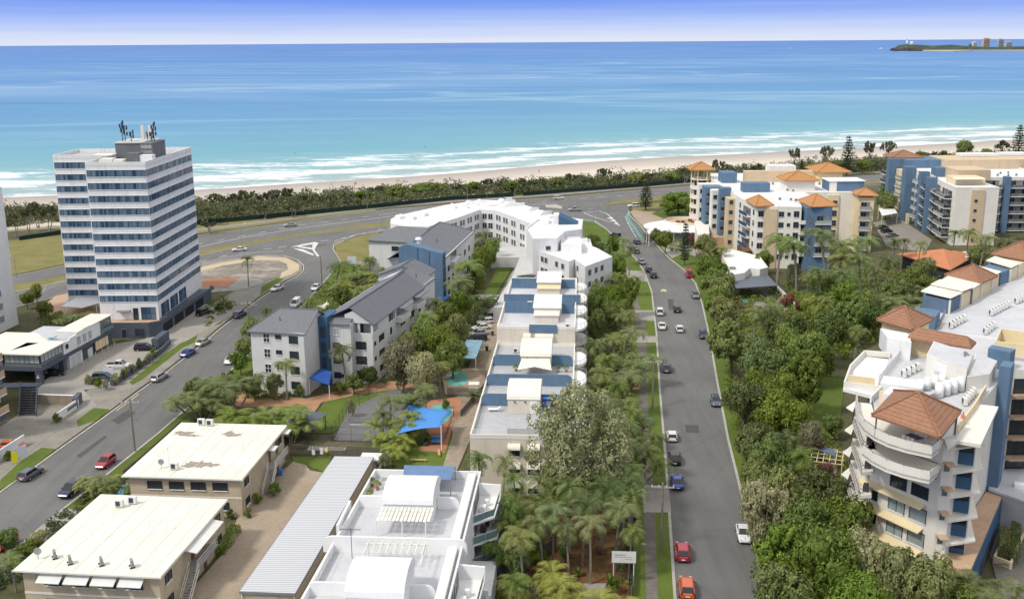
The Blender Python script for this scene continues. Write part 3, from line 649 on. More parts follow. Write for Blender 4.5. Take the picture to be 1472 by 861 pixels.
# ---------------------------------------------------------------- striped tower
def tower():
    F = Fr(-80.8,231.0,0)
    t = thing('office_tower','tall white tower ringed with blue window bands beside the beach road','tower',(-88,240,0))
    m_ = [(-13.3,0),(0,0),(0.2,33.5),(-13.3,33.5)]; s_ = [(-29.0,20),(-13.304,20),(-13.304,35),(-29,35)]
    mass(t,F,m_,2.9,38.0,'white_render','deck_grey',par_h=0.9)
    mass(t,F,s_,0,37.6,'white_render','deck_grey',par_h=0.9)
    W1 = fw(F,(-13.3,0),(0,0)); W2 = fw(F,(0,0),(0.2,33.5)); W3 = fw(F,(-29,20),(-13.3,20)); W4 = fw(F,(-13.3,20),(-13.3,0)); W5 = fw(F,(-29,35),(-29,20))
    for k in range(12):
        zt = 37.15 - 2.85 * k
        for W,dz in ((W1,0),(W2,0),(W3,-.4),(W5,-.4)):
            if k == 11 and W in (W1,W2): continue
            a,b = (0.25,W.L - .25) if W not in (W1,) else (0.25,W.L - 0.02)
            mb = MB(); z0,z1 = zt + dz - 1.5,zt + dz; random.seed(k * 7 + int(W.L))
            W.box(mb,a,b,0.01,0.05,z0,z1,0)
            n = max(4,int((b - a) / 0.95)); dt = (b - a) / n
            for i in range(n):
                u = a + i * dt; w_ = dt * random.choice([0.35,0.6,0.8,0.9])
                mb.face([W.p(u + .06,0.07,z0 + .12),W.p(u + w_,0.07,z0 + .12),W.p(u + w_,0.07,z1 - .12),W.p(u + .06,0.07,z1 - .12)],1)
                W.box(mb,u - .035,u + .035,0.055,0.11,z0,z1,2)
            W.box(mb,a,b,0.0,0.14,z0 - .08,z0,3); W.box(mb,a,b,0.0,0.14,z1,z1 + .07,3)
            mb.build('window_band',['mid_blue','glass_blue','blue_slate','white_trim'],t)
    # tall ground windows on the street side and entrance on the front
    for a in (2,8.5,15): window(t,W2,a,a + 5.2,3.2,6.0,'blue_slate','glass_blue',5,False,1)
    window(t,W1,9.4,12.6,3.0,5.8,'blue_slate','glass_blue',3,False,1); window(t,W1,7.6,8.6,3.0,5.6,'charcoal','glass_dark',1,False,name='door')
    mb = MB(); W1.box(mb,4.2,7.0,0.02,1.3,5.0,5.25); mb.build('door_canopy','metal_grey',t)
    mb = MB(); W1.box(mb,5.0,6.4,0.01,0.06,3.0,5.0); mb.build('door','ac_white',t)
    # rooftop plant room
    q = [(-10.6,11.5),(-3.6,11.5),(-3.6,22),(-10.6,22)]
    mb = MB(F); mb.prism(q,38.07,41.9,0); mb.box(-3.596,-0.8,8.0,17,38.07,42.3,0); mb.box(-5.8,-3.2,5.2,7.6,38.07,40.3,0); mb.build('plant_room','plant_grey',t)
    mb = MB(F); mb.box(-3.1,-.2,5.5,7.7,38.07,39.8,0); mb.build('tank_screen','white_trim',t)
    mb = MB(F); mb.box(-11.6,-8.6,3.5,6.5,38.07,39.2,0); mb.box(-8.3,-6.1,3.3,6,38.07,39.0); mb.build('roof_housing','cream_roof',t)
    mb = MB(F); mb.box(-14.5,-10,7,11,39.6,39.75); mb.tube((-14.2,7.3,38),(-14.2,7.3,39.6),.06); mb.tube((-10.3,7.3,38),(-10.3,7.3,39.6),.06); mb.build('roof_canopy','cream_roof',t)
    mb = MB(F); mb.box(-10.8,-3.4,11.3,22.2,41.93,42.15,0); mb.build('plant_room_cap','grey_render',t)
    # two lines of raised lettering on the grey wall
    for k,(txt,zz) in enumerate((('TOWERS',39.9),)):
        cu = bpy.data.curves.new('lettering','FONT'); cu.body = txt; cu.size = 1.0; cu.extrude = 0.02; cu.space_character = 0.8 if False else 1.0
        ob = bpy.data.objects.new('lettering',cu); COL.objects.link(ob); bpy.context.view_layer.update()
        dg = bpy.context.evaluated_depsgraph_get(); me = bpy.data.meshes.new_from_object(ob.evaluated_get(dg)); bpy.data.objects.remove(ob)
        wdt = max(v.co.x for v in me.vertices)
        lo = bpy.data.objects.new('lettering',me); COL.objects.link(lo); me.materials.clear(); me.materials.append(MATS['grey_render']); lo.parent = t
        sc_ = 2.5 / wdt; lo.scale = (sc_,0.95,1); lo.rotation_euler = (R_(90),0,0); p_ = F(-3.45,7.96,zz); lo.location = (p_.x - t.location.x,p_.y - t.location.y,zz - 0.0)
    mb = MB(F)
    for i in range(8): mb.box(-3.35 + i * .3,-3.17 + i * .3,7.93,7.995,41.1,41.75 if i % 3 else 41.85)
    mb.build('worn_lettering','grey_render',t)
    # aerials
    def mast(u,v,z,h,panels):
        mb = MB(F); mb.tube((u,v,z),(u,v,z + h),0.09,n=6)
        for i in range(panels):
            a = i * 2.3; zz = z + h * (0.35 + 0.6 * i / panels); mb.box(u + math.cos(a) * .5 - .14,u + math.cos(a) * .5 + .14,v + math.sin(a) * .5 - .1,v + math.sin(a) * .5 + .1,zz,zz + .9)
            mb.tube((u,v,zz + .3),(u + math.cos(a) * .5,v + math.sin(a) * .5,zz + .3),.05,n=4)
        for i in range(4): mb.tube((u - .4,v,z + h * i / 4 + .2),(u + .4,v,z + h * i / 4 + .9),.04,n=4)
        return mb
    for u,v,h,n_ in ((-9.6,14,4.6,7),(-9.2,14.6,3.8,5),(-7.6,14,2.2,4),(-4.1,15,1.9,3),(-2.6,13,2.1,4),(-1.6,12,4.4,7)): mast(u,v,42.1,h,n_).build('antenna_mast','metal_dark',t)
    mb = MB(F); mb.box(-4.9,-4.2,13,13.5,42.6,45.9); mb.box(-3.2,-2.5,13,13.5,42.6,45.9); mb.tube((-3.7,13,42),(-3.7,13,46),.07); mb.build('panel_antenna','cream_roof',t)
    for u,v in ((-12.8,.6),(-.5,20)): mb = MB(F); mb.tube((u,v,38),(u,v,40.6),.05,.02); mb.build('aerial','metal_white',t)
    # podium with terrace and garages
    p = thing('podium','dark grey podium with tan terrace under the striped tower','podium',(-83,228,0))
    mb = MB(F); mb.prism([(-15,-5.2),(-0.7,-5.2),(1.2,-3.5),(3.2,31),(.25,31),(.05,-.05),(-13.4,-.05),(-15,-0.05)],0,2.8); mb.build('wall','slate_paint',p)
    mb = MB(F); mb.prism([(-14.8,-5.0),(-0.8,-5.0),(1.0,-3.4),(1.0,-.1),(-14.8,-.1)],2.803,2.88); mb.build('terrace','terrace_tan',p)
    mb = MB(F); parapet(mb,[(-15,-5.2),(-0.7,-5.2),(1.4,-3.5),(4.0,31),(3.0,31.2)],2.81,3.6,.25,0,False); mb.build('parapet','slate_paint',p)
    Wp = fw(F,(1.2,-3.5),(3.2,31))
    for a in (2,9,16,23): mb = MB(); Wp.box(mb,a,a + 5.5,0.01,0.05,0,2.2); mb.build('garage_opening_shade','void_shade',p)  # solid dark panels on the wall, painted shade of the garage openings
    Wq = fw(F,(-15,-5.2),(-.7,-5.2)); window(p,Wq,8.2,9.2,0.1,2.1,'metal_grey','glass_dark',1,False,name='door'); window(p,Wq,11.2,13.2,.6,2.2,'slate_paint','glass_dark',2,False,name='vent')
    # white ramp/roof canopy and pool court left of the tower
    c = thing('pool_court','tan pool terrace with curved balustrade left of the tower','terrace',(-100,236,0)); f = lambda a: [F.px(x,y,1.2) for x,y in a]
    mb = MB(F); mb.prism(f([(62,440),(80,425),(120,418),(150,420),(150,452),(75,455)]),0,1.2); mb.build('deck','terrace_tan',c)
    mb = MB(F); mb.prism(f([(92,436),(100,428),(120,426),(130,432),(120,440),(98,442)]),1.21,1.26); mb.build('water','bluegreen_glass',c)
    pts = [G(*q,1.2) for q in ((55,424),(68,416),(95,408),(110,405))]; railing(c,pts,1.2,1.1,'white_trim',.5)
    mb = MB(); pz = 3.4; mb.prism(GL([(88,441),(110,428),(140,429),(143,436),(118,443)],pz),pz,pz + .15); mb.build('canopy','white_roof',c)
    for q in ((92,440),(138,437)): x,y = G(*q,3.4); mb = MB(); mb.tube((x,y,0),(x,y,3.4),.1); mb.build('post','white_trim',c)
tower()
# ---------------------------------------------------------------- white apartment slab at the left edge
def left_slab():
    A = G(-16,486,0); F = Fr(A[0],A[1],6)
    t = thing('apartment_building','white apartment slab with small green windows cut by the left photo edge','building',(A[0] - 8,A[1],0))
    mass(t,F,[(-16,0),(0,0),(0,12),(-16,12)],0,32,'white_render','deck_grey',par_h=.6)
    W = fw(F,(-16,0),(0,0)); W2 = fw(F,(0,0),(0,12))
    for k in range(10):
        for a in (3,8,12.4): window(t,W,a,a + 1.9,2.2 + 3 * k,3.5 + 3 * k,'metal_grey','glass_pale',2,False)
        window(t,W2,5,6.5,2.2 + 3 * k,3.5 + 3 * k,'metal_grey','glass_pale',1,False)
left_slab()
def left_balconies():
    A = G(-8,640,0); F = Fr(A[0],A[1],8)
    t = thing('apartment_building','white block with stacked brown balconies at the left photo edge','building',(A[0] - 8,A[1] + 4,0))
    mass(t,F,[(-24,5),(-12,5),(-12,20),(-24,20)],0,16.5,'pale_render','deck_grey',par_h=.5)
    mb = MB(F); mb.box(-16,-.6,1,4.9,2.9,4.2); mb.build('dark_beam','slate_paint',t)
    for k in range(4):
        z = 4.4 + 3.0 * k
        mb = MB(F); mb.box(-12,0,0.5,4.99,z - .2,z,0); mb.build('balcony','white_trim',t)
        mb = MB(F); mb.box(-12,0,0.5,.62,z + .01,z + 1.1,0); mb.box(-.12,0,.625,4.98,z + .01,z + 1.1,0); mb.build('balustrade','terrace_tan',t)
        mb = MB(F); mb.box(-14,-12.2,4.9,4.98,z,z + 2.3,0); mb.build('balcony_door','glass_dark',t)
    for u in (-12,-4): mb = MB(F); mb.box(u,u + .6,.7,1.2,0,16.4); mb.build('column','white_trim',t)
    # dark outdoor stair
    s = thing('outdoor_stair','dark grey outdoor stair beside the brown balconies','stair',(*G(45,598),0))
    a = Vector((*G(36,556,3.0),3.0)); b = Vector((*G(34,600,0),0))
    for i in range(12):
        q = a.lerp(b,i / 12); mb = MB(Fr(q.x,q.y,0)); mb.box(-.7,2.2,-.16,.16,max(0,q.z - .3),q.z); mb.build('step','metal_dark',s)
    for dx in (-.8,2.2):
        mb = MB(); mb.add([(a.x + dx,a.y,a.z + 1.1),(b.x + dx,b.y,1.1),(b.x + dx,b.y,0),(a.x + dx,a.y,a.z - .4),(a.x + dx + .12,a.y,a.z + 1.1),(b.x + dx + .12,b.y,1.1),(b.x + dx + .12,b.y,0),(a.x + dx + .12,a.y,a.z - .4)],[(0,1,2,3),(7,6,5,4),(0,4,5,1),(3,2,6,7),(0,3,7,4),(1,5,6,2)]); mb.build('side_panel','slate_paint',s)
    mb = MB(Fr(a.x,a.y,0)); mb.box(-5,2.2,-.2,2.4,2.7,3.0); mb.build('landing','slate_paint',s)
left_balconies()
# ---------------------------------------------------------------- split-level restaurant house
def restaurant():
    t = thing('low_building','low white and slate building on piers with pale skillion roofs','building',(-92,200,0))
    z = 6.2
    R1 = [(160,497)]  # roofs from the picture, each a thin slab
    A = GL([(23,503.5),(61,503.5),(93,483),(60,471)],z)
    roofA = GL([(23,503.4),(60.5,503.6),(126,480),(88,483)],z)
    B = GL([(23,504),(60,504),(88.5,487),(88,452),(62,452)],z)
    def slab(poly,z0,z1,m_,nm='roof'): mb = MB(); mb.prism(poly,z0,z1); return mb.build(nm,m_,t)
    F = Fr(*G(59,554,0),7)   # street corner pier
    # main volumes in the local frame: u to the right, v up the street
    slab([F(*p)[:2] for p in ((-7.4,-.6),(.9,-.6),(.9,8.6),(-3.2,8.6))],z,z + .22,'cream_roof')
    slab([F(*p)[:2] for p in ((-16,0),(-7.41,-.6),(-3.3,9.4),(-9,15),(-16,15))],z - .25,z - .05,'cream_roof')
    slab([F(*p)[:2] for p in ((-4.4,13.8),(.6,13.8),(.6,28.5),(-4.4,28.5))],z + .5,z + .7,'cream_roof')
    slab([F(*p)[:2] for p in ((-16,-.2),(.6,-.2),(.6,29),(-16,29))],2.9,3.7,'slate_paint','floor_band')
    slab([F(*p)[:2] for p in ((-15.8,9),(-4.6,9.7),(-4.6,28.4),(-15.8,28.4))],3.71,3.78,'deck_white','terrace')
    mb = MB(F); mb.box(-15.5,-7.6,.3,8,3.71,5.9); mb.build('wall','plant_grey',t)
    mb = MB(F); mb.box(-7.2,.3,.2,8.2,3.71,4.35); mb.build('wall','plant_grey',t)
    W = fw(F,(-7.2,.2),(.3,.2)); window(t,W,.2,7.3,4.4,6.1,'slate_paint','glass_pale',7,False)
    mb = MB(F); mb.box(-7.0,.1,.6,8,4.36,6.15); mb.build('glazed_room','bluegreen_glass',t)
    W = fw(F,(.3,.2),(.3,8.2)); window(t,W,.2,7.8,4.4,6.1,'slate_paint','glass_pale',6,False)
    # white stepped street wall
    mb = MB(F); mb.prism([(.1,8.25),(.5,8.25),(.5,23),(.1,23)],3.71,6.0)
    for a,b,h in ((8.25,11,6.15),(11,13.5,6.45),(13.5,16,6.8),(16,19,7.0),(19,23,6.7)): mb.box(.1,.52,a,b - .01,6.0,h)
    mb.build('street_wall','white_render',t)
    W = fw(F,(.52,8.25),(.52,23)); window(t,W,.9,1.7,4.6,5.5,'charcoal','glass_dark',1)
    for a in (5.2,7.4,9.6): window(t,W,a,a + 1.4,4.1,5.9,'white_trim','glass_pale',2)
    mb = MB(F); mb.box(-4.2,.3,23.1,28.2,3.71,6.5); mb.build('glazed_room','glass_dark',t)
    pts = [F(*p)[:2] for p in ((.5,23.2),(.5,28.8),(-2,28.8))]; railing(t,pts,3.7,1.1,'metal_dark',1.2,'bluegreen_glass')
    # ground floor: dark void behind piers, white service wall, roller doors
    mb = MB(F); mb.box(-16,-4,9,28.6,0,2.89); mb.build('ground_floor_wall','grey_render',t)
    mb = MB(F); mb.box(-3.99,.2,10.5,15.5,0,2.89); mb.build('ground_floor_wall','white_render',t)
    mb = MB(F); mb.box(-3.99,.0,15.6,28.4,0,2.89); mb.build('ground_floor_wall','slate_paint',t)
    W = fw(F,(.21,10.5),(.21,15.5)); 
    for a in (.5,2.6): mb = MB(); W.box(mb,a,a + 1.7,.01,.05,.1,2.3); mb.build('door','grey_render',t)
    W = fw(F,(.0,15.6),(.0,28.4)); mb = MB(); W.box(mb,2.2,4.0,.02,.2,.2,2.0); mb.build('notice_board','ac_white',t)
    mb = MB(); [W.box(mb,5 + i * 1.35,6.2 + i * 1.35,.3,.5,.9,2.9) for i in range(4)]; mb.build('screen_panel','yellow_cream',t)
    for u,v in ((-.9,-.1),(-.9,8.2),(-9,-.1),(-15.8,-.1)):
        mb = MB(F); mb.box(u,u + 1.1,v,v + 1.0,0,2.89); mb.build('pier','slate_paint',t)
    # small marks on the street pier
    mb = MB(F); mb.box(-.6,-.1,-.13,-.11,1.5,1.75); mb.box(-.45,-.25,-.13,-.11,1.9,2.1); mb.build('pier_sign','white_trim',t)
    # glass pool fence and blue sun loungers on the terrace
    for i,(u,v) in enumerate(((-15,12),(-13.8,13.2),(-12.2,15.6),(-8.8,18.5),(-14.6,17))):
        q = F(u,v); l = thing('sun_lounger',['turquoise sun lounger nearest the pale roof on the terrace','turquoise sun lounger second from the pale roof','turquoise sun lounger in the middle of the terrace','turquoise sun lounger closest to the tower on the terrace','turquoise sun lounger against the white slab building'][i],'sun lounger',(q.x,q.y,3.79),'sun loungers on the restaurant terrace')
        f2 = Fr(q.x,q.y,100); mb = MB(f2); mb.box(-.35,.35,0,1.3,4.05,4.13); mb.add([(-.35,1.3,4.05),(.35,1.3,4.05),(.35,1.9,4.5),(-.35,1.9,4.5),(-.35,1.3,4.13),(.35,1.3,4.13),(.35,1.9,4.58),(-.35,1.9,4.58)],[(0,1,2,3),(7,6,5,4),(2,6,7,3),(0,3,7,4),(1,5,6,2)]); mb.build('cushion','turquoise',l)
        mb = MB(f2); [mb.tube((a,b,3.79),(a,b,4.05),.04,n=4) for a in (-.3,.3) for b in (.1,1.6)]; mb.build('frame','white_trim',l)
    # yellow bollards in front
    for i in range(6):
        q = F(1.3 + (i % 2) * .1,13.5 + i * 2.6); mb = MB(Fr(q.x,q.y,0)); mb.tube((0,0,0),(0,0,1.15),.11,.11,8); mb.ball((0,0,1.15),.11,.11,.06)
        tag(mb.build('bollard','line_yellow'),'%s yellow bollard from the camera along the restaurant wall' % ordn(i),'bollard','yellow bollards along the restaurant wall')
paint('bollard_yellow',(0.75,0.45,0.05),0.5)
restaurant()
# ---------------------------------------------------------------- grey-roofed four-storey apartments with blue tower
def gable(par,F,u0,u1,v0,v1,ze,zr,mat,ur=None,oh=0.4,name='tiled_roof',hipfront=0.0,hipback=0.0,wallm=None):
    """ridge runs along v; ur = ridge u; optional hips; wall infill under the gable"""
    ur = (u0 + u1) / 2 if ur is None else ur
    a0,a1,b0,b1 = u0 - oh,u1 + oh,v0 - oh,v1 + oh; t = 0.18; dz = (zr - ze) * oh / max(.1,(ur - u0)); dz = min(dz,.35)
    e = ze - dz
    vs = [(a0,b0,e),(ur,b0 + hipfront,zr),(a1,b0,e),(a0,b1,e),(ur,b1 - hipback,zr),(a1,b1,e)]
    lo = [(x,y,z - t) for x,y,z in vs]
    mb = MB(F); mb.add(vs + lo,[(0,1,4,3),(1,2,5,4),(9,10,7,6),(10,11,8,7),(0,3,9,6),(2,8,11,5),(0,6,7,1),(1,7,8,2),(3,4,10,9),(4,5,11,10)] + ([(0,2,1)] if hipfront else []) + ([(3,4,5)] if hipback else []),0)
    o = mb.build(name,mat,par)
    mb = MB(F); mb.tube((ur,b0 + hipfront,zr + .05),(ur,b1 - hipback,zr + .05),.13,n=5)
    if hipfront:
        for x in (a0,a1): mb.tube((x,b0,e + .05),(ur,b0 + hipfront,zr + .05),.11,n=5)
    if hipback:
        for x in (a0,a1): mb.tube((x,b1,e + .05),(ur,b1 - hipback,zr + .05),.11,n=5)
    mb.build('ridge_cap',mat,o)
    if wallm:
        mb = MB(F)
        for v_,hp in ((v0 + .01,hipfront),(v1 - .2,hipback)):
            if not hp: mb.add([(u0,v_,ze - .3),(u1,v_,ze - .3),(ur,v_,zr - .22),(u0,v_ + .19,ze - .3),(u1,v_ + .19,ze - .3),(ur,v_ + .19,zr - .22)],[(0,1,2),(5,4,3),(0,2,5,3),(1,4,5,2)],0)
        if mb.v: mb.build('gable_wall',wallm,par)
    return o
def slate_apartments():
    F = Fr(-38.5,185.5,13); t = thing('apartment_building','pale grey four-storey apartments with slate tile roofs beside the curving street','building',(-38,195,0))
    WH = 'grey_render' if False else 'white_render'
    paint('stucco',(0.60,0.60,0.585),0.8,0.06,0.4,0.2,0.3); WH = 'stucco'
    # wing A: ridge along u -> swap by using a frame turned a quarter
    mb = MB(F); mb.prism([(-11,0.6),(0,0),(0,12.5),(-11,12.5)],0,12.1); mb.build('wall',WH,t)
    FA = Fr(*F(0,0)[:2],13 - 90)  # local u runs up the old v, v runs to old -u
    # in FA: u = old v, v = -old u
    gable(t,FA,0.3,12.3,0,11,12.15,15.0,'tile_slate',None,.45,hipback=4.0,wallm=WH)
    mb = MB(F); mb.box(0.01,1.9,6.6,12.5,0,13.6); mb.build('stair_shaft','blue_slate',t)
    Wb = fw(F,(0.0,6.6),(1.9,6.6))
    for k in range(3): window(t,Wb,.55,1.35,3.6 + 3 * k,5.6 + 3 * k,'blue_deep','glass_dark',1,False)
    mb = MB(F); mb.box(1.91,6.2,7.6,20,0,12.3); mb.build('wall',WH,t)
    mb = MB(F); mb.add([(1.7,7.1,12.2),(6,7.1,12.2),(6,13.5,14.2),(1.7,13.5,14.2),(1.7,7.1,12.02),(6,7.1,12.02),(6,13.5,14.02),(1.7,13.5,14.02)],[(0,1,2,3),(7,6,5,4),(0,4,5,1),(0,3,7,4),(2,6,7,3),(1,5,6,2)]); mb.build('tiled_roof','tile_slate',t)
    # wing B with the roof-cut balcony
    mb = MB(F); mb.prism([(4.4,9.3),(9.9,9.3),(9.9,16),(10.2,17),(10.2,41),(-1,41),(-1,13),(4.4,13)],0,9.1); mb.build('wall',WH,t)
    mb = MB(F); mb.prism([(4.4,12.6),(9.9,12.6),(10.2,17),(10.2,41),(-1,41),(-1,14)],9.1,12.1); mb.build('wall',WH,t)
    mb = MB(F); parapet(mb,[(4.4,12.5),(4.4,9.3),(9.9,9.3),(9.9,12.5)],9.1,10.1,.18,0,False); mb.box(4.6,9.7,9.5,12.5,9.102,9.16,0); mb.box(6.9,7.3,9.5,9.9,10.1,12.2); mb.box(9.5,9.9,9.6,10,10.1,12.2); mb.build('balcony',WH,t)
    mb = MB(F); mb.box(5.4,6.3,10,10.9,9.17,9.9); mb.box(7.6,8.1,10.2,10.7,9.17,9.95); mb.build('outdoor_table','metal_dark',t)
    Wi = fw(F,(4.4,12.6),(9.9,12.6)); window(t,Wi,.6,2.4,9.3,11.6,'metal_dark','glass_dark',2,False,name='balcony_door')
    gable(t,F,4.4 - 5.2,10.1,9.3,41,12.15,15.2,'tile_slate',5.6,.4,wallm=None)
    mb = MB(F); mb.add([(4.4,9.3,12.0),(9.9,9.3,12.0),(6.2,9.3,14.4),(4.4,9.3,13.6),(4.4,9.5,12.0),(9.9,9.5,12.0),(6.2,9.5,14.4),(4.4,9.5,13.6)],[(0,1,2,3),(7,6,5,4),(0,4,5,1)]); mb.build('gable_wall',WH,t)
    WR = fw(F,(10.2,17),(10.2,41)); WRf = fw(F,(9.9,9.3),(9.9,16))
    for k in range(3):
        z = 1.3 + 3 * k
        for a,b in ((1.5,2.3),(8,10.5),(14,16.5),(20,21)): window(t,WR,a,b,z,z + 1.4,'metal_dark','glass_dark',2)
        window(t,WRf,3.5,6.2,z,z + 1.3,'metal_dark','glass_dark',2); window(t,WRf,.8,1.6,z,z + .8,'metal_dark','glass_dark',1)
    for a,b in ((1,4.2),): window(t,WR,a,b,10.1,11.7,'metal_dark','glass_dark',3)
    mb = MB(); WR.box(mb,5,11,.01,1.3,8.9,10.1); mb.build('balcony',WH,t); mb = MB(); WR.box(mb,16,22,.01,1.1,8.9,10.0); mb.build('balcony',WH,t)
    mb = MB(); WR.box(mb,5.3,10.7,.02,.06,10.15,11.8); mb.build('balcony_recess','glass_dark',t); mb = MB(); WR.box(mb,16.3,21.7,.02,.06,10.1,11.7); mb.build('balcony_recess','glass_dark',t)
    mb = MB(F); mb.box(9.7,12.0,23,29.2,11.6,11.75); mb.box(9.7,11.8,33,40,11.5,11.65); mb.build('tiled_roof','tile_slate',t)
    # front windows wing A: four rows
    WA = fw(F,(-11,.6),(0,0))
    for k in range(4):
        z = 10.0 - 2.95 * k
        window(t,WA,2.7,3.9,z - .1,z + 1.5,'white_trim','glass_dark',2,True,1)
        window(t,WA,5.2,6.3,z + .6,z + 1.4,'metal_dark','glass_dark',2)
        window(t,WA,8.0,9.7,z - .1,z + 1.4,'metal_dark','glass_dark',2)
    WBf = fw(F,(1.91,7.6),(4.4,7.6)); Wc = fw(F,(4.4,9.3),(9.9,9.3))
    window(t,WBf,.8,1.9,9.9,11.2,'white_trim','glass_pale',2)
    for k in range(3):
        z = 7.1 - 2.95 * k; window(t,WBf,.6,1.9,z,z + 1.2,'metal_dark','glass_dark',2); window(t,WBf,2.05,2.45,z + .2,z + .9,'metal_dark','glass_dark',1)
        window(t,Wc,2.1,4.1,z - .4,z + 1.2,'metal_dark','glass_dark',2,True,1); window(t,Wc,.4,1.0,z + .3,z + 1.0,'metal_dark','glass_dark',1)
    # skylit link roof, C1 gable, blue tower
    mb = MB(F); mb.prism([(-1.2,41.1),(9.8,41.1),(9.8,50),(-1.2,50)],0,12.2); mb.build('wall',WH,t)
    gable(t,F,-1.2,9.8,41.2,49.6,12.2,14.2,'tile_slate',3.5,.4)
    for i in range(3):
        mb = MB(F); s0 = .2 + i * 1.35; f = lambda u: 12.25 + (14.2 - 12.2) * (u + 1.2) / 4.7
        v_ = 43 + i * 1.9; mb.add([(-.5,v_,f(-.5) + .05),(3.2,v_,f(3.2) + .05),(3.2,v_ + .9,f(3.2) + .05),(-.5,v_ + .9,f(-.5) + .05),(-.5,v_,f(-.5) - .1),(3.2,v_,f(3.2) - .1),(3.2,v_ + .9,f(3.2) - .1),(-.5,v_ + .9,f(-.5) - .1)],[(0,1,2,3),(0,4,5,1),(1,5,6,2),(2,6,7,3),(3,7,4,0)]); mb.build('skylight','pale_sign',t)
    mb = MB(F); mb.prism([(-3.8,50.4),(7.4,50.4),(7.4,58),(-3.8,58)],0,12.2); mb.build('wall',WH,t)
    gable(t,F,-3.8,7.4,50.4,58,12.2,14.6,'tile_slate',2.2,.45,wallm=WH)
    mb = MB(F); mb.add([(-5,68.6,0),(6.2,68.6,0),(6.2,68.6,13.9),(-3,68.6,15.9),(-5,68.6,15.0),(-5,71.6,0),(6.2,71.6,0),(6.2,71.6,13.9),(-3,71.6,15.9),(-5,71.6,15)],[(0,1,2,3,4),(9,8,7,6,5),(1,6,7,2),(0,4,9,5),(2,7,8,3),(3,8,9,4)])
    mb.box(-.3,-.1,68.4,68.59,.5,15); mb.box(2.7,2.9,68.4,68.59,.5,14.3); mb.build('blue_tower','blue_render',t)
    Wt = fw(F,(6.2,68.6),(6.2,71.6))
    for k in range(4): window(t,Wt,.8,1.6,2 + 3 * k,4.2 + 3 * k,'blue_deep','glass_blue',1,False)
    mb = MB(F); mb.add([(7.2,69,3.2),(4.8,66.8,2.8),(8,66.5,2.6),(8,71,2.6)],[(0,1,2),(0,2,3)]); mb.build('entry_awning','awning_blue',t)
    # rear wings
    mb = MB(F); mb.prism([(-9,71.7),(5.5,71.7),(2.6,112),(-8,112)],0,11.7); mb.build('wall',WH,t)
    F2 = Fr(*F(0,0)[:2],9)
    gable(t,F2,-3.5,10.2,71,112,11.8,14.9,'tile_slate',1.5,.4,hipback=5)
    W3 = fw(F,(5.5,71.7),(2.6,112))
    for k in range(3):
        for a in (5,10,19,26,32): window(t,W3,a,a + 1.8,1.4 + 3 * k,2.9 + 3 * k,'metal_dark','glass_dark',2)
    mb = MB(); W3.box(mb,8,16,.01,1.2,8.3,9.5); mb.build('balcony',WH,t); mb = MB(); W3.box(mb,8.3,15.7,.02,.06,9.6,11.4); mb.build('balcony_recess','glass_dark',t)
    q = [F.px(x,y,11.8) for x,y in ((527,345),(587,348),(640,326),(560,330))]
    qq = [(-21.8,92.2),(-6,90.2),(-3,106),(-19,110)]
    mb = MB(F); mb.prism(qq,0,11.8); mb.build('wall',WH,t)
    q2 = [F(*p)[:2] for p in ((-22.4,91.5),(-3.5,89.6),(-2.5,106.6),(-19.4,110.6))]
    mb = MB(); mb.hip([q2[0],q2[3],q2[2],q2[1]],12.0,2.6,.25,0); mb.build('tiled_roof','tile_slate',t)
    W4 = fw(F,(-21.8,92.2),(-6,90.2))
    for k in range(3):
        z = 9.3 - 3 * k; window(t,W4,9.5,12.0,z,z + 1.4,'metal_dark','glass_pale',2); window(t,W4,7 if k % 2 == 0 else 6.2,9 if k % 2 == 0 else 8.4,z,z + 1.3,'metal_dark','glass_dark',2,True,1)
    mb = MB(F); mb.tube((-1.2,73,14.5),(-1.2,73,16.2),.5,.5,10); mb.tube((-1.2,73,16.3),(-1.2,73,16.8),.95,.7,10); mb.build('roof_vent','metal_white',t)
    # pipes on the roofs
    for u,v,z in ((-6,3,13.5),(-3,8.5,14.8),(7.5,44,13.6),(2,78,15)): mb = MB(F); mb.tube((u,v,z - .4),(u,v,z + .7),.09,n=6); mb.build('vent_pipe','metal_dark',t)
    # blue entry sail canopy
    mb = MB(F); a = [F.px(x,y,z) + (z,) for x,y,z in ((444,544,3.3),(458.5,530,4.4),(477,534,4.2),(473,553,2.9))]; a2 = [(x,y,z - .08) for x,y,z in a]
    mb.add(a + a2,[(0,1,2,3),(7,6,5,4),(0,4,5,1),(1,5,6,2),(2,6,7,3),(3,7,4,0)]); mb.build('entry_awning','awning_blue',t)
    for i in (0,3): mb = MB(F); mb.tube((a[i][0],a[i][1],0),(a[i][0],a[i][1],a[i][2] - .08),.07); mb.build('awning_post','white_trim',t)
slate_apartments()
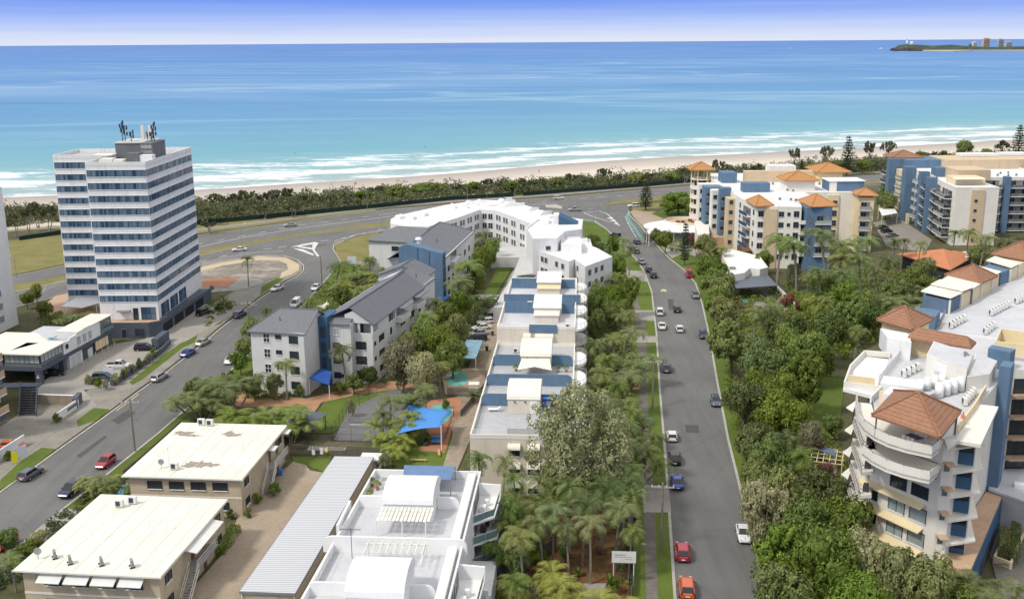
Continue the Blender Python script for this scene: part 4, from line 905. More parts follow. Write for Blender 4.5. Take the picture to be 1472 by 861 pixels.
# ---------------------------------------------------------------- barrel-roof stair hut used on two buildings
def hut(par,F,u0,u1,v0,v1,z,ze,zt,wall='cream_render',roof='cream_roof',flat_=False,door=True):
    mb = MB(F); mb.box(u0,u1,v0,v1,z + .01,ze); o = mb.build('stair_hut',wall,par)
    n = 10; mb = MB(F)
    if flat_:
        mb.add([(u0 - .2,v0 - .25,ze),(u1 + .2,v0 - .25,ze),(u1 + .2,v1 + .1,zt),(u0 - .2,v1 + .1,zt),(u0 - .2,v0 - .25,ze + .15),(u1 + .2,v0 - .25,ze + .15),(u1 + .2,v1 + .1,zt + .15),(u0 - .2,v1 + .1,zt + .15)],[(3,2,1,0),(4,5,6,7),(0,1,5,4),(1,2,6,5),(2,3,7,6),(3,0,4,7)])
    else:
        prof = [(v0 - .15 + (v1 - v0 + .3) * (1 - math.cos(math.pi * i / n)) / 2,ze + .02 + (zt - ze) * math.sin(math.pi * i / n)) for i in range(n + 1)]
        vs = [(u0 - .12,a,b) for a,b in prof] + [(u1 + .12,a,b) for a,b in prof]
        mb.add(vs,[(i,n + 1 + i,n + 2 + i,i + 1) for i in range(n)] + [tuple(range(n + 1)),tuple(range(n + 1,2 * n + 2))[::-1]])
    mb.build('hut_roof',roof,o)
    if door:
        W = fw(F,(u0,v0),(u1,v0)); d_ = MB(); W.box(d_,W.L - 1.5,W.L - .4,.01,.08,z + .05,z + 2.1); d_.build('door','white_trim',o)
        for k in range(2): d_ = MB(); W.box(d_,1 + 1.6 * k,1.2 + 1.6 * k,.02,.2,ze - .5,ze - .3); d_.build('wall_lamp','metal_dark',o)
    return o
def rounded_wall(par,F,u0,u1,v,z0,z1,mat,w=.2,rl=True,rr=True,r=.9,name='party_wall'):
    """upstand across the roof with rounded upper corners"""
    p = [(u0,z0),(u1,z0)]
    n = 5
    if rr: p += [(u1 - r + r * math.cos(math.pi / 2 * i / n),z1 - r + r * math.sin(math.pi / 2 * i / n)) for i in range(n + 1)]
    else: p.append((u1,z1))
    if rl: p += [(u0 + r - r * math.sin(math.pi / 2 * i / n),z1 - r + r * math.cos(math.pi / 2 * i / n)) for i in range(n + 1)]
    else: p.append((u0,z1))
    k = len(p); mb = MB(F); mb.add([(a,v,b) for a,b in p] + [(a,v + w,b) for a,b in p],[tuple(range(k)),tuple(range(k,2 * k))[::-1]] + [(i,k + i,k + (i + 1) % k,(i + 1) % k) for i in range(k)])
    return mb.build(name,mat,par)
def curved_balcony(par,F,u,v0,v1,z,dep,mat='pale_render',rail=None,solid=False):
    n = 8; arc = [(u + dep * math.sin(math.pi * i / n) ** .75,v0 + (v1 - v0) * (1 - math.cos(math.pi * i / n)) / 2) for i in range(n + 1)]
    mb = MB(F); mb.prism([(u,v1)] + arc[::-1] if False else arc,z - .2,z); o = mb.build('balcony',mat,par)
    a2 = [(a - .06 if 0 < i < n else a,b) for i,(a,b) in enumerate(arc)]
    if solid:
        mb = MB(F); parapet(mb,arc,z + .003,z + 1.0,.14,0,False); mb.build('balustrade',mat,o)
    else: railing(o,[F(*p)[:2] for p in a2],z,1.0,'metal_grey',1.2,rail,'balustrade')
    return o
def clutter(par_label,lst): pass
def stepped_beige():
    F = Fr(-4,134,4); t = thing('apartment_building','long beige terrace apartments with blue party walls and cream barrel huts','building',(0,160,0))
    L,R2 = -2.7,12.0
    mass(t,F,[(L,7),(R2,7),(R2,54.5),(L,54.5)],0,8.6,'cream_render','deck_grey')
    mass(t,F,[(L,54.504),(R2,54.504),(R2,96),(L,96)],0,11.8,'cream_render','deck_white')
    mb = MB(F); parapet(mb,[(L,7),(R2,7),(R2,54.4),(L,54.4)],8.664,9.35,.22,0); mb.build('parapet','pale_render',t)
    mb = MB(F); parapet(mb,[(L,54.51),(R2,54.51),(R2,96),(L,96)],11.864,12.45,.22,0); mb.build('parapet','pale_render',t)
    for v,z,a,b,h,rl in ((21,8.67,L + .3,2.0,2.0,True),(31,8.67,L + .2,R2 - .3,2.0,True),(42,8.67,L + .3,3.0,2.0,True),(66.5,11.87,L + .6,3.9,2.2,False),(73.6,11.87,L - .1,R2 + .9,2.1,False),(88,11.87,L + .5,3.5,2.2,False)):
        rounded_wall(t,F,a,b,v,z,z + h,'blue_render',.2,rl,rl and b > 5)
    for v,z,a,b,rl in ((21,8.67,7.0,R2 - .3,True),(42,8.67,8.0,R2 - .3,True),(66.5,11.87,9.2,R2 - .3,False),(88,11.87,8.6,R2 - .4,False)): rounded_wall(t,F,a,b,v,z,z + 2.0,'blue_render',.2,False,rl)
    mb = MB(F); mb.box(3.4,8.6,54.3,54.48,11.9 - .6,12.44 + .4); mb.build('blue_panel','blue_render',t)
    hut(t,F,2.0,6.9,17.6,25.5,8.67,11.0,12.6); hut(t,F,2.7,7.9,39.5,48,8.67,11.2,12.9)
    hut(t,F,3.9,9.0,62,69.5,11.87,14.1,14.9,flat_=True,roof='white_roof',door=False); hut(t,F,3.6,8.5,84,91,11.87,14.1,14.9,flat_=True,roof='white_roof',door=False)
    hut(t,F,4.2,8.7,59.3,61.9,11.87,13.3,13.5,flat_=True,roof='cream_roof',door=False); hut(t,F,3.8,8.4,81.9,83.9,11.87,13.2,13.5,flat_=True,roof='yellow_cream',door=False)
    # cream sail over the middle terrace
    mb = MB(F); a = [(2.9,39.2,10.9),(7.7,39.2,10.9),(8.2,35.0,10.2),(5.3,35.9,10.5),(2.4,35.0,10.2)]; mb.add(a + [(x,y,z - .06) for x,y,z in a],[(0,4,3,2,1),(5,6,7,8,9)] + [(i,(i + 1) % 5,5 + (i + 1) % 5,5 + i) for i in range(5)]); mb.build('sail_awning','sail_cream',t)
    # awnings and windows of the front gable wall and of the upper step
    W = fw(F,(L,7),(R2,7)); Wu = fw(F,(L,54.5),(R2,54.5))
    def awn(W_,a,b,z,out=.8):
        mb = MB(); n = 6
        prof = [(out * math.sin(math.pi / 2 * i / n),z + .75 - .75 * (1 - math.cos(math.pi / 2 * i / n))) for i in range(n + 1)]
        vs = [W_.p(a,o_,z_) for o_,z_ in prof] + [W_.p(b,o_,z_) for o_,z_ in prof]
        mb.add(vs + [W_.p(a,.01,z),W_.p(b,.01,z)],[(i,n + 1 + i,n + 2 + i,i + 1) for i in range(n)] + [tuple(range(n + 1)) + (2 * n + 2,),tuple(range(n + 1,2 * n + 2))[::-1] + (2 * n + 3,)][:2]); mb.build('window_awning','cream_roof',t)
    for k in range(3):
        z = 6.4 - 2.9 * k
        for a,b in ((5.5,7.3),(8.2,10.1),(11.8,13.8)): awn(W,a,b,z + .9); window(t,W,a + .2,b - .2,z - .3,z + 1.0,'metal_dark','glass_dark',2)
    awn(Wu,5.0,6.4,10.4); awn(Wu,7.2,10.6,10.4); window(t,Wu,5.2,6.2,9.3,10.5,'metal_dark','glass_dark',1); window(t,Wu,7.4,10.4,9.3,10.5,'metal_dark','glass_dark',3)
    Wf = fw(F,(L,96),(L,7)); Wr = fw(F,(R2,7),(R2,96))
    for k in range(3):
        for i in range(9): window(t,Wf,4 + i * 9.5,5.8 + i * 9.5,1.2 + 2.9 * k,2.5 + 2.9 * k,'metal_grey','glass_dark',2)
        for v in (9,20,31,42.5):
            curved_balcony(t,F,R2,v,v + 9.5,2.9 * (k + 1) - .15 if k < 2 else 8.5,2.2)
            window(t,Wr,v - 7 + 2,v - 7 + 7,2.9 * k + .1,2.9 * k + 2.2,'metal_grey','glass_dark',4,False,name='balcony_door')
        for v in (55.5,66,76,86):
            curved_balcony(t,F,R2,v,v + 8.8,3.0 * (k + 1) + 2.7,2.3); window(t,Wr,v - 7 + 2,v - 7 + 7,2.9 * k + 3.0,2.9 * k + 5.2,'metal_grey','glass_dark',4,False,name='balcony_door')
    for v,z in ((9,11.7 - 3.1),(20,8.6),(31,8.6),(42.5,8.6),(54.5,11.8),(65.5,11.8),(86,11.8)):
        mb = MB(F); n = 10; mb.prism([(R2 - .2 + 2.3 * math.sin(math.pi * i / n),v + 8 * (1 - math.cos(math.pi * i / n)) / 2) for i in range(n + 1)],z - .3,z + .1); mb.build('balcony_hood','white_roof',t)
    railing(t,[F(*p)[:2] for p in ((L + .3,20.6),(L + .3,7.5),(2.5,7.5))],9.36,.5,'metal_white',1.2)
    mb = MB(F); mb.box(2.6,7.2,8.2,8.35,8.67,9.9); mb.build('privacy_screen','grey_render',t)
    railing(t,[F(*p)[:2] for p in ((L + .3,54),(L + .3,43))],9.36,.6,'metal_white',1.2); railing(t,[F(*p)[:2] for p in ((L + .4,65),(L + .4,55))],12.46,.6,'metal_white',1.2)
    mb = MB(F); mb.box(L + .3,1.5,54.8,54.9,12.46,12.9); mb.build('railing','metal_white',t)
    for i,(u,v,z,lb) in enumerate(((1.2,49.8,8.67,'white air conditioner beside the barrel hut of the beige building'),(6.3,55.2,11.87,'white air conditioner above the short blue panel'),(10.6,55.4,11.87,'grey air conditioner by the round hood of the beige building'),(2.6,72.6,11.87,'air conditioner against the longest blue wall'),(2.0,30.0,8.67,'air conditioner between two blue walls of the beige building'))):
        p = F(u,v); ac_unit(p.x,p.y,z,lb,None,4)
    # terrace things
    p = F(-.2,18.6); s = thing('sun_lounger','white sun lounger on the grey roof terrace in front of the blue wall','sun lounger',(p.x,p.y,8.67)); f2 = Fr(p.x,p.y,94)
    mb = MB(f2); mb.box(-.35,.35,-.9,.5,8.98,9.08); mb.add([(-.35,.5,8.98),(.35,.5,8.98),(.35,1.05,9.4),(-.35,1.05,9.4),(-.35,.5,9.08),(.35,.5,9.08),(.35,1.05,9.5),(-.35,1.05,9.5)],[(0,1,2,3),(7,6,5,4),(2,6,7,3),(0,3,7,4),(1,5,6,2)]); mb.build('cushion','white_trim',s)
    mb = MB(f2); [mb.tube((a,b,8.67),(a,b,8.98),.04,n=4) for a in (-.3,.3) for b in (-.8,.8)]; mb.build('frame','white_trim',s)
    p = F(7.9,19.4); s = thing('storage_cabinet','bright blue plastic cabinet beside the front barrel hut','cabinet',(p.x,p.y,8.67)); f2 = Fr(p.x,p.y,4)
    mb = MB(f2); mb.box(-.45,.45,-.3,.3,8.69,10.6); mb.build('body','awning_blue',s,bevel=.03); mb = MB(f2); mb.box(-.5,.5,-.36,.36,10.61,10.7); mb.build('lid','shade_blue',s)
    for i,(u,v,lb) in enumerate(((9.3,19.8,'dark potted shrub beside the blue cabinet'),(10.4,19.2,'dark potted shrub near the terrace corner'),(1.9,38.9,'yellow-green potted plant left of the cream sail'),(9.2,38.6,'green planter shrub right of the cream sail'),(10.6,38.8,'green planter shrub at the terrace edge by the cream sail'),(-1.6,44.5,'small green pot plant on the rear grey terrace'))):
        p = F(u,v); potted(p.x,p.y,8.67,lb)
def potted(x,y,z,lb,s=.55,mat='leaf_mid'):
    t = thing('potted_plant',lb,'pot plant',(x,y,z)); mb = MB(); mb.tube((x,y,z),(x,y,z + .4),.2,.28,8); mb.build('pot','terracotta',t)
    random.seed(int(x * 17 + y * 7)); mb = MB()
    for i in range(90):
        a,b = random.uniform(0,6.28),random.uniform(-.3,1.5); r = s * random.uniform(.5,1); c = Vector((x + r * math.cos(a) * math.cos(b),y + r * math.sin(a) * math.cos(b),z + .75 + r * math.sin(b)))
        d1 = Vector((random.uniform(-1,1),random.uniform(-1,1),random.uniform(-1,1))).normalized() * .14; d2 = d1.orthogonal().normalized() * .07
        mb.add([tuple(c - d1),tuple(c + d2),tuple(c + d1),tuple(c - d2)],[(0,1,2,3)])
    mb.build('foliage',mat,t)
leafm('leaf_dark',(0.065,0.11,0.016),(0.23,0.29,0.05)); leafm('leaf_mid',(0.095,0.14,0.024),(0.26,0.32,0.07)); leafm('leaf_yellow',(0.10,0.14,0.02),(0.26,0.30,0.06))
leafm('leaf_grey',(0.17,0.18,0.075),(0.44,0.42,0.21)); leafm('leaf_palm',(0.065,0.105,0.022),(0.24,0.29,0.08),0.5,0.25); leafm('leaf_coast',(0.06,0.08,0.03),(0.175,0.185,0.08)); leafm('leaf_hedge',(0.10,0.15,0.025),(0.25,0.30,0.065)); leafm('leaf_golden',(0.11,0.15,0.025),(0.31,0.34,0.075),.5,.25)
leafm('leaf_pine',(0.025,0.050,0.022),(0.07,0.10,0.045)); leafm('leaf_red',(0.14,0.05,0.03),(0.34,0.17,0.11)); leafm('leaf_dead',(0.16,0.11,0.05),(0.30,0.21,0.10))
stepped_beige()
# ---------------------------------------------------------------- white terrace building nearest the camera
def white_terraces():
    F = Fr(-4,134,4); t = thing('apartment_building','bright white rounded apartments with roof terraces nearest the camera','building',(-8,115,0))
    mass(t,F,[(-15.2,-62),(.4,-62),(.4,-8),(-13.6,-8)],0,9.0,'white_render','deck_white')
    mb = MB(F); parapet(mb,[(-15.2,-62),(.4,-62),(.4,-8),(-13.6,-8)],9.064,10.1,.25); mb.build('parapet','white_trim',t)
    mb = MB(F); mb.box(-1.2,-.2,-61,-8.5,9.07,10.0); mb.build('planter_ledge','white_trim',t)
    for v,h,a,b in ((-17.4,10.6,-14.0,-9.9),(-17.4,10.6,-4.0,-1.3),(-29.0,11.0,-15.2,.9),(-38.4,10.6,-14.6,-9.6),(-38.4,10.6,-3.9,-1.3),(-50,11.0,-15.2,.9)):
        rounded_wall(t,F,a,b,v,9.07,h,'white_trim',.28,a < -12,b > -3,1.0)
    hut(t,F,-9.9,-4.1,-21,-14.4,9.07,11.3,13.0,'white_trim','white_roof',door=False); hut(t,F,-9.6,-3.9,-42.3,-35.4,9.07,11.3,13.1,'white_trim','white_roof',door=False)
    mb = MB(F); mb.box(-10.9,-9.95,-15.8,-14.9,9.07,10.3); mb.build('meter_box','white_trim',t)
    # blue sail shade at the far end
    mb = MB(F); a = [(-9.6,-8.4,10.9),(-2.9,-8.4,10.9),(-2.9,-13.4,11.2),(-8.8,-13.4,11.2)]; mb.add(a + [(x,y,z - .07) for x,y,z in a],[(0,3,2,1),(4,5,6,7),(0,1,5,4),(1,2,6,5),(2,3,7,6),(3,0,4,7)])
    paint('shade_slate_blue',(0.13,0.22,0.38),.7); mb.build('blue_shade','shade_slate_blue',t)
    for u,v in ((-2.9,-13.4),(-9.5,-8.6),(-2.9,-8.6)): mb = MB(F); mb.tube((u,v,9.07),(u,v,10.9),.06); mb.build('shade_post','metal_grey',t)
    # pergola with louvred cream top in front of hut a; second bare pergola
    mb = MB(F)
    for i in range(14):
        for j in range(3): mb.box(-10 + i * .45,-9.68 + i * .45,-25.0 + j * 1.25,-23.9 + j * 1.25,11.02 + (i % 2) * .06,11.1 + (i % 2) * .06)
    mb.build('pergola_slats','cream_roof',t)
    for u in (-10,-7,-4.3):
        mb = MB(F); mb.tube((u,-25,9.07),(u,-25,11),.07); mb.box(u - .05,u + .05,-25,-21.2,10.9,11.01); mb.build('pergola_post','metal_white',t)
    for u in (-9.8,-3.4):
        mb = MB(F); mb.tube((u,-30.6,9.07),(u,-30.6,11),.07); mb.box(u - .05,u + .05,-35,-30.6,10.95,11.05); mb.build('pergola_post','metal_white',t)
    mb = MB(F); mb.box(-10,-3.2,-30.65,-30.5,11.0,11.12)
    for i in range(9): mb.box(-9.8 + i * .78,-9.7 + i * .78,-33,-30,11.13,11.22)
    mb.build('pergola_beam','cream_roof',t)
    mb = MB(F); mb.tube((-11.7,-30.2,9.07),(-11.7,-30.2,12.6),.04); mb.tube((-12.9,-30.2,12.5),(-10.6,-30.2,12.5),.03)
    for i in range(9): mb.tube((-12.8 + i * .26,-30.45,12.5),(-12.8 + i * .26,-29.95,12.5),.02,n=4)
    mb.build('tv_aerial','metal_dark',t)
    railing(t,[F(*p)[:2] for p in ((-13.9,-29.4),(-13.9,-38))],9.07,1.4,'metal_white',1.4); railing(t,[F(*p)[:2] for p in ((-.15,-9),(-.15,-28))],10.11,.5,'metal_white',1.4); railing(t,[F(*p)[:2] for p in ((-.15,-30),(-.15,-48))],10.11,.5,'metal_white',1.4)
    # stepped white upstands along the left edge
    mb = MB(F)
    for i in range(5): mb.box(-14.4 - i * .08,-14.1 - i * .08,-26 + i * 1.6,-24.5 + i * 1.6,9.07,10.9 - .15 * i)
    mb.build('edge_upstand','white_trim',t)
    # right side: stacked balconies with glass, windows
    W = fw(F,(.4,-62),(.4,-8))
    for k in range(3):
        z = 8.0 - 2.75 * k
        for v0,v1 in ((-19,-10.2),(-41,-31.5),(-56,-46)):
            mb = MB(F); mb.prism([(.41,v0),(2.9 + .3 * k,v0 + 2.2),(3.2 + .3 * k,v1 - 1),(.41,v1)],z - .25,z); o = mb.build('balcony','white_trim',t)
            railing(o,[F(*p)[:2] for p in ((.5,v0 + .1),(2.8 + .3 * k,v0 + 2.3),(3.05 + .3 * k,v1 - 1.1))],z,1.0,'metal_white',1.5,'bluegreen_glass','balustrade')
            mb = MB(F); mb.prism([(.41,v1 - .6),(3.2 + .3 * k,v1 - .95),(3.2 + .3 * k,v1 - .7),(.41,v1 - .3)],z + .01,z + 1.6); mb.build('side_wall','white_trim',o)
            a = v0 + 62; window(t,W,a + 1.5,a + 7.2,z + .1,z + 2.1,'metal_grey','glass_dark',4,False,name='balcony_door')
            mb = MB(F); mb.box(1.0,1.7,v0 + 3.2,v0 + 4.1,z + .01,z + .75); mb.box(1.4,1.9,v0 + 5,v0 + 5.5,z + .01,z + .8); mb.build('outdoor_seat','metal_dark' if k % 2 else 'white_trim',o)
        for a in (5,28.5,42.5): window(t,W,a + .2,a + 1.4,z - 1.5,z - .3,'white_trim','glass_pale',2)
    Wl = fw(F,(-13.6,-8),(-15.2,-62))
    for k in range(3):
        for a in (4,12,22,32,42): window(t,Wl,a,a + 1.8,6.7 - 2.8 * k,7.9 - 2.8 * k,'white_trim','glass_dark',2)
    # low white rooms and wall by the garden
    mb = MB(F); n = 8
    mb.prism([(.42,-27.5),(3.3,-27.5),(3.3,-19.4),(.42,-19.4)],0,3.4); mb.build('porch','white_render',t)
    Wp = fw(F,(.42,-27.5),(3.3,-27.5)); window(t,Wp,1.6,2.6,.3,2.2,'metal_grey','glass_pale',2,False,1)
    for u,v,lb in ((-13.2,-11.2,'potted shrub left of the white barrel hut'),(-12.4,-12.2,'green pot plant beside the terrace seats'),(-12.9,-14.6,'potted plant near the stepped white wall')): p = F(u,v); potted(p.x,p.y,9.07,lb)
    for i,(u,v,lb) in enumerate(((-11.4,-10.4,'dark outdoor table on the white roof terrace'),(-9.6,-10.0,'grey outdoor seat near the blue shade'))):
        p = F(u,v); s = thing('outdoor_table' if i == 0 else 'outdoor_chair',lb,'table' if i == 0 else 'chair',(p.x,p.y,9.07)); f2 = Fr(p.x,p.y,4)
        mb = MB(f2); mb.box(-.8,.8,-.45,.45,9.75,9.8); mb.build('top' if i == 0 else 'seat','metal_grey',s); mb = MB(f2); [mb.tube((a,b,9.07),(a,b,9.75),.03,n=4) for a in (-.7,.7) for b in (-.4,.4)]; mb.build('frame','metal_grey',s)
white_terraces()
# ---------------------------------------------------------------- two cream-roofed brick flats and the long carport
def brick_flats(name_lb,FR,w_,d_,side_stair_v,patches,awn):
    F = FR; t = thing('apartment_building',name_lb,'building',tuple(F(w_ / 2,d_ / 2)))
    mb = MB(F); mb.prism([(0.5,0.5),(w_ - .5,0.5),(w_ - .5,d_ - .5),(0.5,d_ - .5)],0,5.7); mb.build('wall','beige_brick',t)
    mb = MB(F); mb.prism([(-.2,-.1),(w_,-.1),(w_,d_),(-.2,d_)],5.704,6.0,0); r = mb.build('roof','cream_roof',t)
    for k in (.12,.25,.38,.52,.66,.80,.92): mb = MB(F); mb.box(w_ * k,w_ * k + (.22 if k == .38 else .06),.1,d_ - .1,6.003,6.05 if k == .38 else 6.025); mb.build('roof_seam','cream_render' if k != .38 else 'cream_roof',r)
    mb = MB(F); mb.box(-.32,w_ + .1,-.24,-.102,5.78,5.96); mb.build('gutter','ac_white',r)
    W = fw(F,(.5,.5),(w_ - .5,.5)); n = 4
    mb = MB(); W.box(mb,0,W.L,.01,.06,2.75,3.0); mb.build('floor_band','pale_render',t)
    for k in range(2):
        for i in range(n):
            a = 2.6 + i * (W.L - 3.4) / n; z = 3.9 - 2.9 * k; window(t,W,a,a + 2.0,z,z + 1.15,'metal_dark','glass_dark',2)
            if awn and k == 0:
                mb = MB(); mb.add([W.p(a - .4,.02,5.55),W.p(a + 2.4,.02,5.55),W.p(a + 2.4,1.3,4.9),W.p(a - .4,1.3,4.9),W.p(a - .4,.02,5.45),W.p(a + 2.4,.02,5.45),W.p(a + 2.4,1.3,4.82),W.p(a - .4,1.3,4.82)],[(3,2,1,0),(4,5,6,7),(2,3,7,6),(1,2,6,5),(0,4,7,3)]); mb.build('window_awning','ac_white',t)
    W2 = fw(F,(w_ - .5,.5),(w_ - .5,d_ - .5))
    for k in range(2):
        for a in (1.5,d_ - 4):
            window(t,W2,a,a + 1.6,.9 + 2.9 * k,2.0 + 2.9 * k,'metal_dark','glass_dark',2)
        mb = MB(); [W2.box(mb,side_stair_v + 1.2 + j * 3.4,side_stair_v + 2.1 + j * 3.4,.01,.06,.1 + 2.9 * k,2.1 + 2.9 * k) for j in range(2)]; mb.build('door','wood_brown',t)
    # stair flight with white rails outside the right wall
    u0 = w_ - .5; s = side_stair_v
    mb = MB(F); mb.box(u0 + .01,u0 + 1.5,s,s + 6.5,2.7,2.9); mb.build('landing','concrete',t)
    for j in range(12): mb = MB(F); mb.box(u0 + .5,u0 + 1.6,s - 3.4 + j * .28,s - 3.15 + j * .28,max(0,.1 + j * .235),.25 + j * .235); mb.build('step','concrete',t)
    railing(t,[F(*p)[:2] for p in ((u0 + 1.45,s + 6.4),(u0 + 1.45,s))],2.9,1.0,'metal_white',.35)
    for uu in (u0 + .45,u0 + 1.65):
        mb = MB(F); mb.tube((uu,s - 3.3,.9),(uu,s,3.8),.04,n=4); mb.tube((uu,s - 3.3,.15),(uu,s,2.9),.07,n=4); [mb.tube((uu,s - 3.3 + j * .55,.1 + j * .46),(uu,s - 3.3 + j * .55,.95 + j * .48),.02,n=4) for j in range(7)]; mb.build('stair_rail','metal_white',t)
    mb = MB(F); mb.add([(u0,s - .5,5.6),(u0 + 1.8,s - .5,5.3),(u0 + 1.8,s + 8,5.3),(u0,s + 8,5.6),(u0,s - .5,5.5),(u0 + 1.8,s - .5,5.2),(u0 + 1.8,s + 8,5.2),(u0,s + 8,5.5)],[(0,1,2,3),(7,6,5,4),(1,5,6,2),(0,4,5,1),(2,6,7,3)]) if awn else (mb.box(u0 + .01,u0 + 1.3,s + .8,s + 2.6,5.3,5.45),mb.box(u0 + .01,u0 + 1.3,s + 7.6,s + 9.4,5.3,5.45)); mb.build('stair_hood','ac_white',t)
    return t,F
# weathered patches where roof paint has peeled
m,nt,b = newmat('peeled_roof'); p = wpos(nt)
# reuse cream but broken up: real stain shapes
n1 = noise(nt,mapping(nt,p,0.35,1.0,1,R_(-20)),1.6,6,0.7); lk(nt,ramp(nt,n1,[(0.44,(0.80,0.78,0.68)),(0.5,(0.36,0.32,0.27))]),b.inputs['Base Color']); b.inputs['Roughness'].default_value = .8
def stain(par,F,u,v,ru,rv,z,seed):
    random.seed(seed); n = 26; pts = []
    for i in range(n):
        a = 2 * math.pi * i / n; r = random.uniform(.45,1.0) * (1.25 if i % 3 == 0 else .8); pts.append((u + ru * r * math.cos(a),v + rv * r * math.sin(a)))
    mb = MB(F); mb.prism(pts,z,z + .008); mb.build('peeled_patch','stain_grey',par)
paint('stain_grey',(0.33,0.29,0.245),.9,.25,2.0)
F9 = Fr(-54.3,135.0,-4.0); F9 = Fr(*G(178,683,6),5); B9u = F9.px(345,688,6)
F9.a = math.atan2(-(G(345,688,6)[1] - G(178,683,6)[1]),G(345,688,6)[0] - G(178,683,6)[0]); F9.c = math.cos(F9.a); F9.s = math.sin(F9.a)
t9,_ = brick_flats('beige brick flats with peeling cream roof behind the front block of flats',F9,16.9,20.8,11.0,[],False)
for i,(a,b_,ru,rv) in enumerate(((284,667,2.0,1.1),(297,668,2.2,.8),(272,669,1.0,.7),(335,625,1.5,.8),(330,622,.9,.7),(264,623,1.5,1.0),(276,626,1.4,.4),(258,621,.8,.5))):
    u,v = F9.px(a,b_,6); stain(t9,F9,u,v,ru * 1.3,rv * 1.25,6.012 + i * .002,i)
def place_ac(F,lst):
    for a,b_,z,lb in lst:
        u,v = F.px(a,b_,z); p = F(u,v); ac_unit(p.x,p.y,z,lb,None,math.degrees(F.a),1.15)
place_ac(F9,[(290,611,6.0,'left white air conditioner of the pair at the back of the peeling roof'),(302,612,6.0,'right white air conditioner of the pair at the back of the peeling roof'),(251,675,6.0,'square air conditioner beside the largest peeled patch')])
F10 = Fr(*G(22,818,6),5); A1,A2 = G(22,818,6),G(230,828,6); F10.a = math.atan2(-(A2[1] - A1[1]),A2[0] - A1[0]); F10.c = math.cos(F10.a); F10.s = math.sin(F10.a)
t10,_ = brick_flats('beige brick flats with clean cream roof and metal window awnings in the lower left corner',F10,17.3,20.5,7.5,[],True)
place_ac(F10,[(172,729,6.0,'left air conditioner of the two at the back of the clean cream roof'),(191,724,6.0,'right air conditioner of the two at the back of the clean cream roof')])
def dish(F,a,b_,z,lb,r=.45):
    u,v = F.px(a,b_,z); p = F(u,v); t = thing('satellite_dish',lb,'satellite dish',(p.x,p.y,z)); mb = MB(); mb.tube((p.x,p.y,z),(p.x,p.y,z + .8),.035,n=6); mb.tube((p.x,p.y,z + .85),(p.x + .35,p.y - .3,z + 1.25),.02,n=4); mb.build('mount','metal_dark',t)
    mb = MB(); n = 12; c = Vector((p.x,p.y,z + .95)); ax = Vector((.5,-.5,.6)).normalized(); e = ax.orthogonal().normalized(); g = ax.cross(e)
    ring = [c + (e * math.cos(6.2832 * i / n) + g * math.sin(6.2832 * i / n)) * r + ax * .1 for i in range(n)]
    mb.add([tuple(c)] + [tuple(x) for x in ring] + [tuple(c - ax * .04)] + [tuple(x - ax * .03) for x in ring],[(0,1 + i,1 + (i + 1) % n) for i in range(n)] + [(n + 1,n + 2 + (i + 1) % n,n + 2 + i) for i in range(n)] + [(1 + i,n + 2 + i,n + 2 + (i + 1) % n,1 + (i + 1) % n) for i in range(n)]); mb.build('reflector','metal_grey',t)
dish(F9,232,673,6,'satellite dish beside the square air conditioner on the peeling roof'); dish(F10,55,803,6,'satellite dish near the front left corner of the clean roof')
for i,(a,b_) in enumerate(((79,802),(101,810),(146,812),(190,815))):
    u,v = F10.px(a,b_,6); p = F10(u,v); t = thing('air_conditioner',['angled grey air conditioner %s from the left along the front edge of the clean roof' % ordn(i)][0],'air conditioner',(p.x,p.y,6),'angled air conditioners on the clean roof'); f2 = Fr(p.x,p.y,60)
    mb = MB(f2); mb.box(-.42,.42,-.15,.15,6.2,7.0); mb.build('casing','metal_grey',t,bevel=.03); mb = MB(f2); mb.box(-.4,-.34,-.3,.3,6.0,6.2); mb.box(.34,.4,-.3,.3,6,6.2); mb.build('foot','metal_dark',t)
for F_,lst in ((F9,((243,668,2.6),(350,648,1.2))),(F10,((241,762,1.2),(215,758,.7)))):
    for a,b_,h in lst:
        u,v = F_.px(a,b_,6); p = F_(u,v); mb = MB(); mb.tube((p.x,p.y,6.0),(p.x,p.y,6 + h),.05,n=6); mb.tube((p.x,p.y,6 + h),(p.x,p.y,6.1 + h),.12,n=6)
        o = mb.build('roof_pipe','metal_white'); tag(o,{243: 'tall thin white aerial mast on the peeling roof',350: 'white vent pipe near the right edge of the peeling roof',241: 'taller white vent pipe on the clean cream roof',215: 'shorter vent pipe on the clean cream roof'}[a],'vent pipe')
